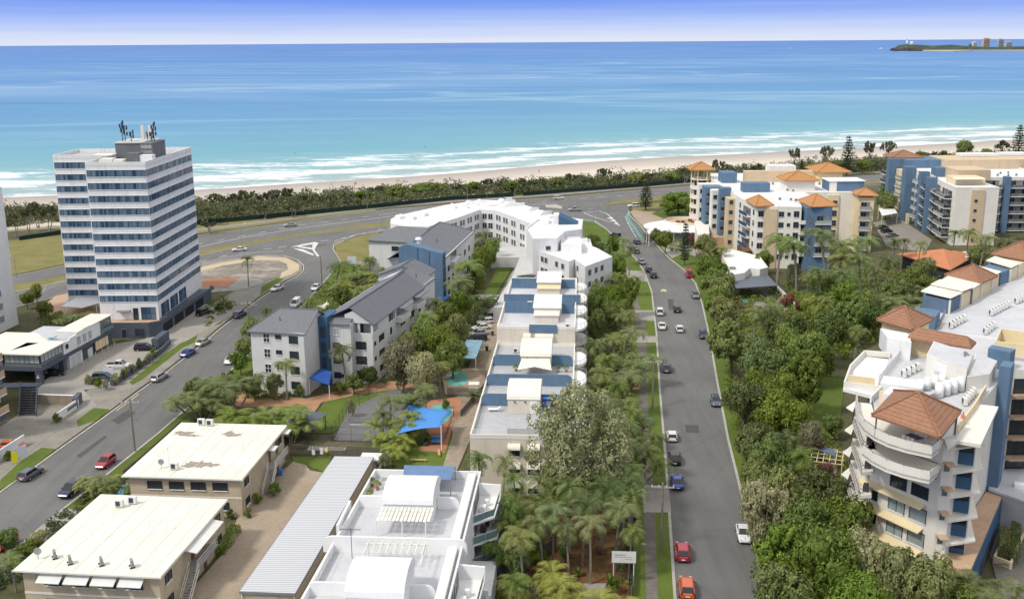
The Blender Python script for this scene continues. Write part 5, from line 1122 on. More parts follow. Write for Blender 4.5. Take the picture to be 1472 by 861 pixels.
def carport():
    a,b_,c,d_ = GL([(481,656),(537,657),(424,853),(344,850)],3.0); t = thing('carport','long carport with corrugated pale metal roof between brick flats and white building','carport',(a[0],(a[1] + c[1]) / 2,0))
    ext = lambda p,q,k: (p[0] + (p[0] - q[0]) * k,p[1] + (p[1] - q[1]) * k)
    mb = MB(); mb.prism([d_,c,b_,a],2.9,3.04); mb.build('roof','corrugated',t)
    mb = MB(); parapet(mb,[d_,c,b_,a],2.75,3.075,-.06); mb.build('gutter','metal_grey',t)
    A,B,C,D = [V2(p) for p in (a,b_,c,d_)]
    for i in range(9):
        q = A.lerp(D,i / 8) + Vector((.25,0,0)); mb = MB(); mb.tube((q.x,q.y,0),(q.x,q.y,2.9),.07); mb.build('post','metal_white',t)
    W = Wall(C,B); mb = MB(); W.box(mb,0,W.L,-.25,-.05,0,2.7); mb.build('back_wall','beige_brick',t)
    W = Wall(D,C); mb = MB(); W.box(mb,.0,W.L,-.4,-.2,0,2.74); mb.build('end_wall','beige_brick',t); mb = MB(); W.box(mb,1.5,4.6,-.195,-.15,1.9,2.6); mb.build('lattice_panel','lattice',t)
    w = thing('boundary_wall','mossy beige boundary wall behind the long carport','wall',(C.x,C.y,0)); W = Wall((C.x + 1.3,C.y - 6),(B.x + 1.3,B.y)); mb = MB(); W.box(mb,0,W.L,-.2,0,0,2.0); mb.build('brickwork','beige_brick',w); mb = MB(); W.box(mb,0,W.L,-.25,.05,2.004,2.1); mb.build('coping','wood_grey',w)
    h = thing('shed','small white hip-roofed shed behind the carport','shed',(*G(533,657,0),0)); q = G(534,655,2.6); f2 = Fr(q[0],q[1],4)
    mb = MB(f2); mb.box(-1.4,1.4,-1.2,1.2,0,2.3); mb.build('wall','white_render',h); mb = MB(f2); mb.hip([(-1.7,-1.5),(1.7,-1.5),(1.7,1.5),(-1.7,1.5)],2.5,.6,None); mb.build('roof','white_roof',h)
carport()
def pxpoly(pts,z): return GL(pts,z)
def ccw(poly):
    ar = sum(poly[i][0] * poly[(i + 1) % len(poly)][1] - poly[(i + 1) % len(poly)][0] * poly[i][1] for i in range(len(poly)))
    return poly if ar > 0 else poly[::-1]
def win_grid(par,W,cols,zs,wd,ht,fr='metal_dark',gl='glass_dark',div=2,sill=True,hdiv=0):
    for z in zs:
        for a in cols: window(par,W,a,a + wd,z,z + ht,fr,gl,div,sill,hdiv)
# ---------------------------------------------------------------- white angular resort behind the beige building
def white_resort():
    t = thing('resort_building','white flat-roofed resort wing curving along the beach road','building',(*G(700,335,0),0))
    z = 11.0
    inner = GL([(561,322),(580,326),(616,327),(659,314),(690,302.5),(711.5,303.5),(732,310.5),(757.5,320.5),(790,332)],z)
    outer = GL([(562,316),(572,311),(640,296),(690,288.5),(735,289.5),(790,308),(812,316)],z)
    poly = ccw(inner + outer[::-1])
    mb = MB(); mb.prism(poly,0,z); mb.build('wall','white_render',t); mb = MB(); mb.prism(poly,z + .004,z + .25); mb.build('roof','white_roof',t)
    for i in range(len(inner) - 1):
        W = Wall(inner[i],inner[i + 1]); n = max(1,int(W.L / 5.2)); 
        for k in range(3):
            for j in range(n):
                c = W.L * (j + .5) / n
                for s_ in (-1.75,.25) if W.L / n > 4 else (-.8,): window(t,W,c + s_,c + s_ + 1.5,8.2 - 3 * k,10.0 - 3 * k,'white_trim','glass_dark',2,False)
    # roof monitors and fins
    for i,(a,b_,s_,h) in enumerate(((574,314,1.2,1.3),(603,310,2.4,1.4),(592,315,1,1.4),(650,299,1.2,1.6),(666,299,1.6,1.5),(676,295,2.6,1.7),(691,291,1.4,1.1),(708,296,3.0,.9),(735,296,4.2,1.4),(726,292,3.2,1.6),(763,302,2.2,1.3),(780,308,2.8,1.5))):
        x,y = G(a,b_,z + .3); f = Fr(x,y,25 - i * 6); mb = MB(f); mb.add([(-s_,-1.5,z + .26),(s_,-1.5,z + .26),(s_,1.8,z + .26),(-s_,1.8,z + .26),(-s_ * .3,-1.5,z + .26 + h),(s_,-1.5,z + .26 + h * .75),(s_,1.8,z + .26 + h * .4),(-s_ * .3,1.8,z + .26 + h * .9)],[(0,1,5,4),(1,2,6,5),(2,3,7,6),(3,0,4,7),(4,5,6,7)]); mb.build('roof_monitor','white_trim',t)
    t2 = thing('resort_building','white stepped resort block with blue wall at the bend of the resort','building',(*G(800,350,0),0))
    def blk(par,pts,z,mat='white_render',rm='white_roof',ph=.5,base=0):
        p = ccw(pxpoly(pts,z)); mb = MB(); mb.prism(p,base,z); mb.build('wall',mat,par); c = (sum(a for a,b in p) / len(p),sum(b for a,b in p) / len(p))
        mb = MB(); mb.prism([(a + (c[0] - a) * .01,b + (c[1] - b) * .01) for a,b in p],z + .004,z + .08); mb.build('roof',rm,par)
        if ph: mb = MB(); parapet(mb,p,z + .003,z + ph,.2); mb.build('parapet',mat,par)
        return p
    p = blk(t2,[(757,330),(766,346),(801,345),(812,335),(836,332),(838,318),(800,312),(772,318)],12.5)
    blk(t2,[(808,343),(833,343),(838,350),(836,356),(806,352)],11.0)
    x,y = G(806,322,12.5); mb = MB(Fr(x,y,5)); mb.box(-2.2,-.6,0,5,12.6,15); mb.box(-6,-3.4,-1,3.5,12.6,13.8); mb.build('roof_housing','white_trim',t2)
    mb = MB(Fr(x,y,5)); mb.add([(-.55,-2,12.6),(5.5,-1,10.5),(5.5,5,10.5),(-.55,5,12.6),(-.55,-2,15.2),(5.5,-1,12.4),(5.5,5,12.4),(-.55,5,15.2)],[(0,1,5,4),(1,2,6,5),(2,3,7,6),(3,0,4,7),(4,5,6,7),(3,2,1,0)]); mb.build('blue_skillion','charcoal' if False else 'blue_slate',t2)
    W = Wall(G(757,330,12.5),G(766,346,12.5)); win_grid(t2,Wall(G(766,346,12.5),G(801,345,12.5)),[3.6],[9.8],1.1,1.0)
    t3 = thing('resort_building','white three-storey resort block just behind the beige terrace apartments','building',(*G(820,390,0),0))
    pts = [(768.8,361.3),(793.9,369.7),(818,378.5),(826,375),(841.3,386),(880.3,371.5),(858,359),(851.5,356.6),(848,346),(838,343),(797.6,341),(796,354)]
    p = blk(t3,pts,9.2); P4 = lambda a: G(*a,9.2)
    for a,b_,cols in (((768.8,361.3),(793.9,369.7),[.6,3.4,5.4]),((793.9,369.7),(818,378.5),[1.8,5.0]),((826,375),(841.3,386),[2.2]),((841.3,386),(880.3,371.5),[1.6,5.0,8.2])):
        W = Wall(P4(a),P4(b_)); cols = [c for c in cols if c + 1.4 < W.L]; win_grid(t3,W,cols,[7.0,4.0,1.0],1.4,1.4,'metal_grey','glass_dark',3,True)
    x,y = G(826,349,9.3); mb = MB(Fr(x,y,5)); mb.box(-4,-.5,2,3,9.3,10.6); mb.box(0,3.6,.4,1.8,9.3,10.3); mb.build('roof_screen','white_trim',t3)
    for i,(dx,dy) in enumerate(((-2.6,0),(-1,.4),(-3.8,.9),(.8,-1))): ac_unit(x + dx,y + dy,9.3,'%s air conditioner of the cluster on the white block roof' % ordn(i),'air conditioners clustered on the white resort roof')
    # grey entry court slab and long low walls
    w = thing('low_building','low pale grey garage slab wrapping the lawn behind the beige building','building',(*G(735,400,0),0))
    z = 3.2; mb = MB(); mb.prism(ccw(pxpoly([(704,356),(756,354),(768,393),(744,396),(729,424),(732,441),(709,442),(736,398),(747,370),(704,370)],z)),0,z); mb.build('slab','grey_render',w)
    mb = MB(); mb.prism(ccw(pxpoly([(749,396),(771,395),(750,418),(746,425),(727,424)],z + .02)),z + .004,z + .03); mb.build('ramp_deck','charcoal',w)
    s = thing('shed','small black slatted shed at the end of the lawn','shed',(*G(703,440,0),0)); x,y = G(702,441,0)
    mb = MB(Fr(x,y,8)); mb.box(-2.2,2.2,-1.5,3,0,2.3); mb.build('wall','charcoal',s); mb = MB(Fr(x,y,8)); mb.box(-2.3,2.3,-1.6,3.1,2.303,2.45); mb.build('roof','grey_render',s)
    for k in range(5): mb = MB(Fr(x,y,8)); mb.box(-2.25,2.25,-1.56,-1.51,.2 + k * .42,.3 + k * .42); mb.build('slat','metal_grey',s)
white_resort()
# ---------------------------------------------------------------- cream resort with orange pavilions (middle right)
def cream_resort():
    F = Fr(76,296,0); t = thing('resort_building','cream and blue resort with orange pyramid roofs at the street corner','building',(90,330,0))
    R1 = [(-5.7,.2),(6.6,-1.7),(7.5,3),(15,3),(15.5,28),(34,27),(36,60),(30,76),(-5,78),(-7.5,60),(-7,18)]
    mass(t,F,R1,0,17.5,'pale_render','white_roof',par_h=.5)
    W = fw(F,R1[0],R1[1])
    mb = MB(); W.box(mb,2.0,5.8,.01,.5,0,17.3); mb.build('wall_panel','tan_render',t)
    zs = [15.0 - 3.1 * k for k in range(5)]
    win_grid(t,W,[.5],zs,1.4,1.6,'metal_grey','glass_dark'); win_grid(t,W,[6.0 + .3],zs,1.3,1.5,'metal_grey','glass_dark'); win_grid(t,W,[8.6],[z + .3 for z in zs],.8,1.0,'metal_grey','glass_dark',1); win_grid(t,W,[10.4],zs,1.4,1.7,'metal_grey','glass_dark')
    # left flank: alternating white, beige and blue stepped bays
    Wl = fw(F,(-7,18),(-5.7,.2)); Wl2 = fw(F,(-7.5,60),(-7,18))
    for k in range(5):
        z = 15.0 - 3.1 * k
        window(t,Wl,1,2.2,z,z + 1.6,'metal_grey','glass_dark',1); window(t,Wl,14.6,15.8,z,z + 1.6,'metal_grey','glass_dark',1)
        mb = MB(); Wl.box(mb,4.5,12.5,.01,1.3,z - 1.1,z - .9); mb.build('balcony','white_trim',t); mb = MB(); Wl.box(mb,4.8,12.2,.02,.06,z - .88,z + 1.4); mb.build('balcony_door','glass_dark',t); mb = MB(); Wl.box(mb,4.6,12.4,1.22,1.28,z - .88,z + .1); mb.build('balustrade','blue_deep',t)
    bays = [(23,28,'tan_render',2.2,16.8),(30,33,'blue_render',3.4,19.2),(34.5,38.5,'pale_render',5,17.8),(40,46,'blue_render',6.2,18.0),(48,52,'pale_render',6.8,18.0)]
    for a,b_,mt,out,zt in bays:
        mb = MB(F); mb.box(-7 - out,-6.9,a,b_,0,zt); mb.build('bay',mt,t)
        Wb = fw(F,(-7 - out,a),(-6.95,a))
        for k in range(5):
            if Wb.L > 1.9: window(t,Wb,.4,min(1.5,Wb.L - .3),15 - 3.1 * k,16.3 - 3.1 * k,'metal_grey','glass_dark',1)
    # yellow-green leaf motif panels on the blue bay
    Wb = fw(F,(-7 - 6.2,40),(-7,40))
    for zz in (5.2,8.4):
        mb = MB(); mb.add([Wb.p(3.4,.03,zz),Wb.p(4.6,.03,zz + .2),Wb.p(3.9,.03,zz + 2.0),Wb.p(3.0,.03,zz + 1.1),Wb.p(3.4,.012,zz),Wb.p(4.6,.012,zz + .2),Wb.p(3.9,.012,zz + 2.0),Wb.p(3.0,.012,zz + 1.1)],[(0,1,2,3),(0,4,5,1),(1,5,6,2)]); mb.build('leaf_motif','line_yellow',t)
    # round open balcony tower at the left corner
    x,y = G(1009,332,0); 
    for k in range(6):
        z = 1.0 + 3.3 * k; mb = MB(); n = 12; mb.prism([(x + 3.6 * math.cos(6.2832 * i / n),y + 6 + 4.2 * math.sin(6.2832 * i / n)) for i in range(n)],z - .25,z + (.9 if k < 5 else 0)); mb.build('round_balcony','pale_render',t)
    for i in range(6): a = i * 1.05; mb = MB(); mb.tube((x + 3.2 * math.cos(a),y + 6 + 3.6 * math.sin(a),0),(x + 3.2 * math.cos(a),y + 6 + 3.6 * math.sin(a),20.5),.25,n=8); mb.build('column','yellow_cream',t)
    mb = MB(); mb.tube((x,y + 6,0),(x,y + 6,17),2.2,n=10); mb.build('core_wall','metal_dark',t)
    pavilion_roof(t,[(x - 4.4,y + 1.6),(x + 4.4,y + 1.6),(x + 4.4,y + 10.4),(x - 4.4,y + 10.4)],20.9,2.4,'tile_orange',None,False)
    # blue pavilion tower
    mb = MB(F); mb.box(7.6,14.9,-3.2,4,0,14.6); mb.build('bay','blue_render',t)
    mb = MB(F); mb.box(7.6,14.9,-3.2,4,14.604,18.0); mb.build('bay','blue_render',t)
    Wp = fw(F,(7.6,-3.2),(14.9,-3.2)); Wq = fw(F,(6.0,2.8),(6.6,-1.7)); 
    for k in range(4):
        z = 14.6 - 3.1 * k; balcony(t,Wp,2.6,7.2,z - 1.2,.9); 
        mb = MB(F); mb.box(6.0,7.59,-3.1,.2,z - 1.4,z - 1.2); mb.box(6.0,7.59,-3.1,-3.0,z - 1.2,z - .3); mb.build('balcony','pale_render',t)
        mb = MB(); Wp.box(mb,.9,1.9,.01,.05,z - 1.1,z + 1.0); mb.build('window','glass_dark',t)
    # right wing front and its rounded end stack
    Wr = fw(F,(15.5,28),(34,27)); mb = MB(); Wr.box(mb,7.2,10.6,.01,.6,0,17.2); mb.build('wall_panel','yellow_cream',t)
    win_grid(t,Wr,[5.6],[14.2 - 3.1 * k for k in range(5)],.8,.9,'metal_dark','glass_dark',1)
    Wr2 = Wall(Wr.p(7.2,.6,0)[:2],Wr.p(10.6,.6,0)[:2]); win_grid(t,Wr2,[1.6],[13.6 - 3.1 * k for k in range(5)],1.3,1.8,'metal_grey','glass_dark',2,True,1)
    mb = MB(F); mb.prism([(30.5,22),(35,21),(36,27.5),(31,27.4)],0,17.2); mb.build('bay','yellow_cream',t)
    We = fw(F,(30.5,22),(35,21))
    for k in range(5): balcony(t,We,.4,3.9,13.4 - 3.1 * k,1.2,h=1.1)
    pavilion_roof(t,[F(*p)[:2] for p in ((29.6,21),(36,20),(37,28.5),(30.4,29))],17.9,1.8,'tile_orange',None,False)
    # pyramid roofs
    pavilion_roof(t,[(1072,288),(1086,297),(1113,295),(1092,283)],18.3,2.1,'tile_orange'); pavilion_roof(t,[(1146.5,287.5),(1166,297.5),(1205,296),(1176,283.5)],18.4,2.5,'tile_orange')
    f = lambda a,z: F.inv(*G(*a,z))
    for c,wx,wy,h,mt in (((1146,272),9,8,3.0,'pale_render'),):
        u,v = f(c,17.5); mb = MB(F); mb.box(u - wx / 2,u + wx / 2,v - wy / 2,v + wy / 2,17.6,20.6); mb.build('penthouse',mt,t)
        pavilion_roof(t,[F(u + a,v + b_)[:2] for a,b_ in ((-wx * .62,-wy * .65),(wx * .62,-wy * .65),(wx * .62,wy * .65),(-wx * .62,wy * .65))],20.9,2.5,'tile_orange',None,False)
    u,v = f((1186,260),17.5); mb = MB(F); mb.box(u - 4,u + 4,v - 6,v + 6,17.6,21.0); mb.build('penthouse','yellow_cream',t); pavilion_roof(t,[F(u + a,v + b_)[:2] for a,b_ in ((-5,-7.5),(6.5,-7.5),(6.5,7.5),(-5,7.5))],21.3,2.4,'tile_orange',None,False)
    u,v = f((1086,276),17.5); mb = MB(F); mb.box(u - 4.2,u + 4.2,v - 1.5,v + 3,17.6,20.4); mb.build('blue_box','blue_render',t)
    u,v = f((1214,274),17.5); mb = MB(F); mb.box(u - 5.5,u + 5.5,v - 2,v + 6,17.6,20.6); mb.build('blue_box','blue_render',t); mb = MB(F); mb.box(u - 5.8,u + 5.8,v - 2.3,v + 6.3,20.604,20.85); mb.build('box_roof','white_roof',t); mb = MB(F); mb.box(u - 5.52,u - 3.2,v - 2.04,v - 2.003,17.6,20.6); mb.build('box_panel','pale_render',t)
    u,v = f((1117,262),17.5); mb = MB(F); mb.box(u - 11,u + 16,v - .2,v + 3,17.6,21.2); mb.build('plant_screen','tan_render',t); mb = MB(F); mb.box(u - 2,u + 7,v + 3.1,v + 9,19,22.6); mb.build('penthouse','white_render',t)
    u,v = f((1048,262),17.5); mb = MB(F); mb.box(u - 3,u + 2,v - 3,v + 4,17.6,21); mb.build('blue_box','blue_render',t)
    railing(t,[F(*f(a,17.6))[:2] for a in ((1102,282),(1120,297),(1152,298))],17.6,1.0,'metal_white',1.5)
    random.seed(3)
    for i,(a,b_) in enumerate(((1111,266),(1121,288),(1137,289),(1144,290),(1168,270),(1178,266),(1100,258),(1128,271),(1132,275),(1140,276))):
        x,y = G(a,b_,17.6); ac_unit(x,y,17.6,'%s air conditioner from the left on the white resort roof' % ordn(sorted([1111,1121,1137,1144,1168,1178,1100,1128,1132,1140]).index(a)),'air conditioners on the cream resort roof')
    # entry hoods, brown sloping decks toward the pool
    mb = MB(); z = 4.5; mb.prism(ccw(pxpoly([(1024,318),(1042,315),(1045,322),(1028,325)],z)),z,z + .2); mb.build('entry_canopy','white_roof',t)
    z = 4; mb = MB(); mb.prism(ccw(pxpoly([(1020,330),(1042,329),(1048,341),(1022,341)],z)),0,z); mb.build('terrace','terrace_tan',t)
    z = 5; mb = MB(); mb.prism(ccw(pxpoly([(1060,346),(1070,344),(1080,360),(1068,362)],z)),0,z); mb.build('sloping_deck','wood_brown',t)
    # pool clubhouse
    c = thing('clubhouse','low white clubhouse with wavy front and grey canopy at the resort pool','building',(*G(1075,395,0),0)); z = 4.6
    p = ccw(pxpoly([(1036,366),(1050,361),(1092,372),(1104,388),(1092,391),(1078,389),(1070,396),(1052,399)],z)); mb = MB(); mb.prism(p,0,z); mb.build('wall','pale_render',c); mb = MB(); mb.prism([(a,b_) for a,b_ in p],z + .004,z + .1); mb.build('roof','white_roof',c); mb = MB(); parapet(mb,p,z + .1,z + .7,.2); mb.build('parapet','pale_render',c)
    z = 3.4; q = pxpoly([(1053,403),(1070,399),(1104,396),(1117,411),(1058,415)],z); mb = MB(); mb.prism(ccw(q),z,z + .15); mb.build('canopy','shade_grey',c)
    for a in q[-2:]: mb = MB(); mb.tube((a[0],a[1] + .5,0),(a[0],a[1] + .5,z),.1); mb.build('canopy_post','metal_dark',c)
    x,y = G(1053,387,4.7); mb = MB(); mb.tube((x,y,4.7),(x,y,5.3),.8,.9,10); mb.build('roof_vent','metal_grey',c)
    flat('pool_terrace',[(1060,412),(1108,408),(1140,440),(1120,452),(1072,432)],0.12,'footpath')
    tag(MB().prism(GL([(1064,425),(1078,424),(1083,434),(1070,436)],.16),.13,.165).build('pool','pool_water'),'small resort pool beyond the clubhouse canopy partly hidden by trees','pool')
    w = thing('garden_wall','curved cream garden wall running from the clubhouse to the trees','wall',(*G(1130,430,0),0))
    pts = GL([(1104,408),(1120,424),(1142,446)],0); mb = MB(); [Wall(pts[i],pts[i + 1]).box(mb,0,Wall(pts[i],pts[i + 1]).L,-.2,0,0,1.8) for i in range(2)]; mb.build('render','pale_render',w)
m,nt,b = newmat('pool_water'); p = wpos(nt); vv = nd(nt,'ShaderNodeTexVoronoi',Scale=1.6,feature='SMOOTH_F1'); lk(nt,p,vv.inputs['Vector']); lk(nt,ramp(nt,vv.outputs['Distance'],[(0.2,(0.12,0.40,0.38)),(0.8,(0.20,0.52,0.47))]),b.inputs['Base Color']); b.inputs['Roughness'].default_value = .12
m,nt,b = newmat('pool_blue'); lk(nt,ramp(nt,noise(nt,wpos(nt),1.5,3),[(0.3,(0.05,0.38,0.62)),(0.7,(0.10,0.50,0.72))]),b.inputs['Base Color']); b.inputs['Roughness'].default_value = .12
cream_resort()
# ---------------------------------------------------------------- cafe with round tan terrace
def cafe():
    t = thing('cafe','white corner cafe with fan-shaped roof and round tan roof terrace','building',(*G(975,340,0),0))
    cx,cy = G(985,322,4.2); n = 18; z = 4.2
    ang = [math.pi * (1.05 - 1.35 * i / n) + math.pi * .55 for i in range(n + 1)]
    mb = MB()
    out = [(cx + 12.5 * math.cos(a),cy + 10.5 * math.sin(a)) for a in [math.pi * .75 + math.pi * 1.1 * i / n for i in range(n + 1)]]
    mb.prism(ccw(out),0,3.6); mb.build('wall','glass_dark',t)
    for i in range(0,n,2): mb = MB(); mb.tube((*out[i],0),(*out[i],3.6),.2,n=6); mb.build('column','white_trim',t)
    mb = MB(); o2 = [(cx + 14 * math.cos(a),cy + 12 * math.sin(a)) for a in [math.pi * .72 + math.pi * 1.15 * i / n for i in range(n + 1)]]; i2 = [(cx + 7 * math.cos(a),cy + 6 * math.sin(a)) for a in [math.pi * .72 + math.pi * 1.15 * i / n for i in range(n + 1)]]
    vs = [(*p,3.5) for p in o2] + [(*p,5.0) for p in i2] + [(*p,3.2) for p in o2] + [(*p,3.2) for p in i2]; k = n + 1
    mb.add(vs,[(i,i + 1,k + i + 1,k + i) for i in range(n)] + [(2 * k + i,i + 0,i + 1,2 * k + i + 1)[::-1] for i in range(n)]); mb.build('fan_roof','white_roof',t)
    mb = MB(); mb.tube((cx,cy,3.4),(cx,cy,4.9),7.0,7.0,24); mb.build('terrace_wall','yellow_cream',t); mb = MB(); mb.tube((cx,cy,4.904),(cx,cy,4.96),6.7,6.7,24); mb.build('terrace','terrace_tan',t)
    mb = MB(); rr = [(cx + 6.9 * math.cos(6.2832 * i / 24),cy + 6.9 * math.sin(6.2832 * i / 24)) for i in range(24)]; parapet(mb,rr,4.91,5.6,.2); mb.build('parapet','pale_render',t)
    random.seed(2)
    for i in range(5): a,r = random.uniform(0,6.28),random.uniform(1.5,5); mb = MB(); mb.tube((cx + r * math.cos(a),cy + r * math.sin(a),4.96),(cx + r * math.cos(a),cy + r * math.sin(a),5.7),.7,.7,8); mb.build('outdoor_table','wood_brown',t)
    # long white awning reaching to the street
    z = 3.6; q = pxpoly([(930,332),(957,323),(968,324),(966,330),(933,338)],z); mb = MB(); mb.prism(ccw(q),z,z + .2); mb.build('street_awning','white_roof',t)
    for a in (q[0],q[4]): mb = MB(); mb.tube((*a,0),(*a,z),.12); mb.build('awning_post','white_trim',t)
    z = 6; mb = MB(); mb.prism(ccw(pxpoly([(998,318),(1018,316),(1020,336),(1003,338)],z)),0,z); mb.build('wall','pale_render',t)
    s = thing('market_umbrella','orange-red cafe banner umbrella on the street corner','umbrella',(*G(939,344,0),0)); x,y = G(939,344,0); mb = MB(); mb.tube((x,y,0),(x,y,2.2),.04); mb.build('pole','metal_grey',s); mb = MB(); mb.tube((x,y,1.2),(x,y,3.0),1.0,.1,8); paint('banner_orange',(.7,.13,.06),.7); mb.build('canopy','banner_orange',s)
cafe()
# ---------------------------------------------------------------- blue and cream resort block far right
def blue_cream_block():
    F = Fr(150,340,0); t = thing('resort_building','cream and blue apartment block with stacked balconies at the right edge','building',(155,350,0))
    H = 18
    R1 = [(-9.5,-11.8),(4.0,-12.3),(5,13),(34,12),(36,60),(-4.5,60),(-4.5,21),(-8,3)]
    mass(t,F,R1,0,H,'pale_render','white_roof',par_h=.6)
    W = fw(F,R1[0],R1[1]); mb = MB(); W.box(mb,5.0,9.0,.01,.5,0,H - .2); mb.build('wall_panel','tan_render',t)
    Wc = Wall(W.p(5,.5,0)[:2],W.p(9,.5,0)[:2]); win_grid(t,Wc,[1.0],[13.8 - 3.1 * k for k in range(5)],.8,.9,'metal_dark','glass_dark',1)
    Wl = fw(F,(-8,3),(-9.5,-11.8)); Wl2 = fw(F,(-4.5,21),(-8,3)); Wl3 = fw(F,(-4.5,60),(-4.5,21))
    for k in range(5):
        z = 14.6 - 3.1 * k
        balcony(t,Wl,1,12,z,2.4,rail='glass_dark'); balcony(t,Wl2,1.5,8.5,z,3.6,rail='glass_dark'); balcony(t,Wl2,11.5,17.5,z,2.2,rail='glass_dark'); balcony(t,Wl3,1,8,z,4.2,rail='glass_dark')
        balcony(t,Wl3,14,20,z,3.4,door=False); balcony(t,Wl3,27,35,z,1.8,door=True)
    for a,b_,o,zt in ((9.5,11.3,3.4,18.9),): mb = MB(); Wl2.box(mb,a,b_,.01,o,0,zt); mb.build('blue_fin','blue_render',t)
    for q_ in ((35.5,38,3,19.4),(9.2,12.4,5,21),(22,25.6,3.8,19.6)): mb = MB(); Wl3.box(mb,q_[0],q_[1],.01,q_[2],0,q_[3]); mb.build('blue_fin','blue_render',t)
    mb = MB(); Wl3.box(mb,13,21,.02,2.6,0,17.6); mb.build('bay','yellow_cream',t)
    mb = MB(F); mb.box(-4.6,10,44,58,H + .1,21); mb.build('penthouse','blue_render',t); mb = MB(F); mb.box(-4.3,5,18,22,H + .1,21.2); mb.build('blue_box','blue_render',t)
    mb = MB(F); mb.box(8,44,40,56,H + .1,21.4); mb.build('plant_screen','tan_render',t); mb = MB(F); mb.box(-5.5,4,-2,6,H + .1,20.2); mb.build('penthouse','yellow_cream',t); mb = MB(F); mb.box(-7,2.5,-5,-2.1,20.1,20.35); mb.build('canopy','pale_render',t); mb = MB(F); mb.box(-1,10,8,20,H + .1,21.6); mb.build('penthouse','tan_render',t)
    pavilion_roof(t,[F(*p)[:2] for p in ((-8,50),(4,50),(4,60),(-8,60))],21.3,2.3,'tile_brown',None,False)
    for (u,v,w_) in ((18,50,14),(34,52,10),(50,54,16)): mb = MB(F); mb.box(u,u + w_,v,v + 6,21.5,22.4); mb.build('roof_canopy','white_roof',t)
    # right wing with balconies
    Wr = fw(F,(5,13),(34,12))
    for q_ in ((.2,3,2),(11.5,13.2,3),(21,23,3)): mb = MB(); Wr.box(mb,q_[0],q_[1],.01,q_[2],0,19); mb.build('blue_fin','blue_render',t)
    for k in range(6):
        z = 15.2 - 2.9 * k
        for a in (3.2,13.4): balcony(t,Wr,a,a + 7.6,z,2.4,rail='glass_dark')
    for i in range(12):
        p = F(8 + (i % 6) * 3.2,18 + (i // 6) * 6 + (i % 2)); ac_unit(p.x,p.y,H + .1,'%s air conditioner in the rows on the far right roof' % ordn(i),'air conditioners on the far right roof')
    # ground arcade
    for i in range(5): mb = MB(); Wl3.box(mb,2 + i * 7,3 + i * 7,3.2,4.2,0,3.6); mb.build('column','blue_render' if i % 2 else 'yellow_cream',t)
    # orange tiled restaurants in front
    def low(pts,z,h,mt,lb,ridge=.35):
        o = thing('pavilion_building',lb,'building',(*pxpoly(pts,0)[0],0)); q = pxpoly(pts,z); c = (sum(a for a,b in q) / 4,sum(b for a,b in q) / 4)
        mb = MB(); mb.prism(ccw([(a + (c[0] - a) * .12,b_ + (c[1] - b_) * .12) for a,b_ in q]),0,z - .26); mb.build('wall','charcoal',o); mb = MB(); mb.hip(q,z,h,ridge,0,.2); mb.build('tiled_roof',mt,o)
        return o
    paint('terracotta_roof',(.50,.20,.095),.8,.12,.8)
    low([(1290,365),(1366,388),(1398,370),(1366,361)],4.2,2.6,'terracotta_roof','orange tiled restaurant behind the palm grove',None)
    low([(1340,363),(1366,361),(1400,366),(1384,376)],4.4,1.2,'terracotta_roof','second orange tiled roof beside the white shade by the palms',None)
    o = thing('shade_canopy','small white flat canopy right of the orange restaurant roof','canopy',(*G(1385,372,0),0)); q = pxpoly([(1376,364),(1388,362),(1401,369),(1390,371)],4.6); mb = MB(); mb.prism(ccw(q),4.6,4.75); mb.build('cover','white_roof',o); [MB().tube((*a,0),(*a,4.6),.08).build('post','metal_grey',o) for a in q]
    o = thing('shade_canopy','white carport canopy between the two resorts','canopy',(*G(1270,305,0),0)); q = pxpoly([(1263,300),(1284,298),(1290,307),(1268,311)],4); mb = MB(); mb.prism(ccw(q),4,4.2); mb.build('cover','white_roof',o); [MB().tube((*a,0),(*a,4),.12).build('post','yellow_cream',o) for a in q]
    # lettering on the dark fascia of the restaurant
blue_cream_block()
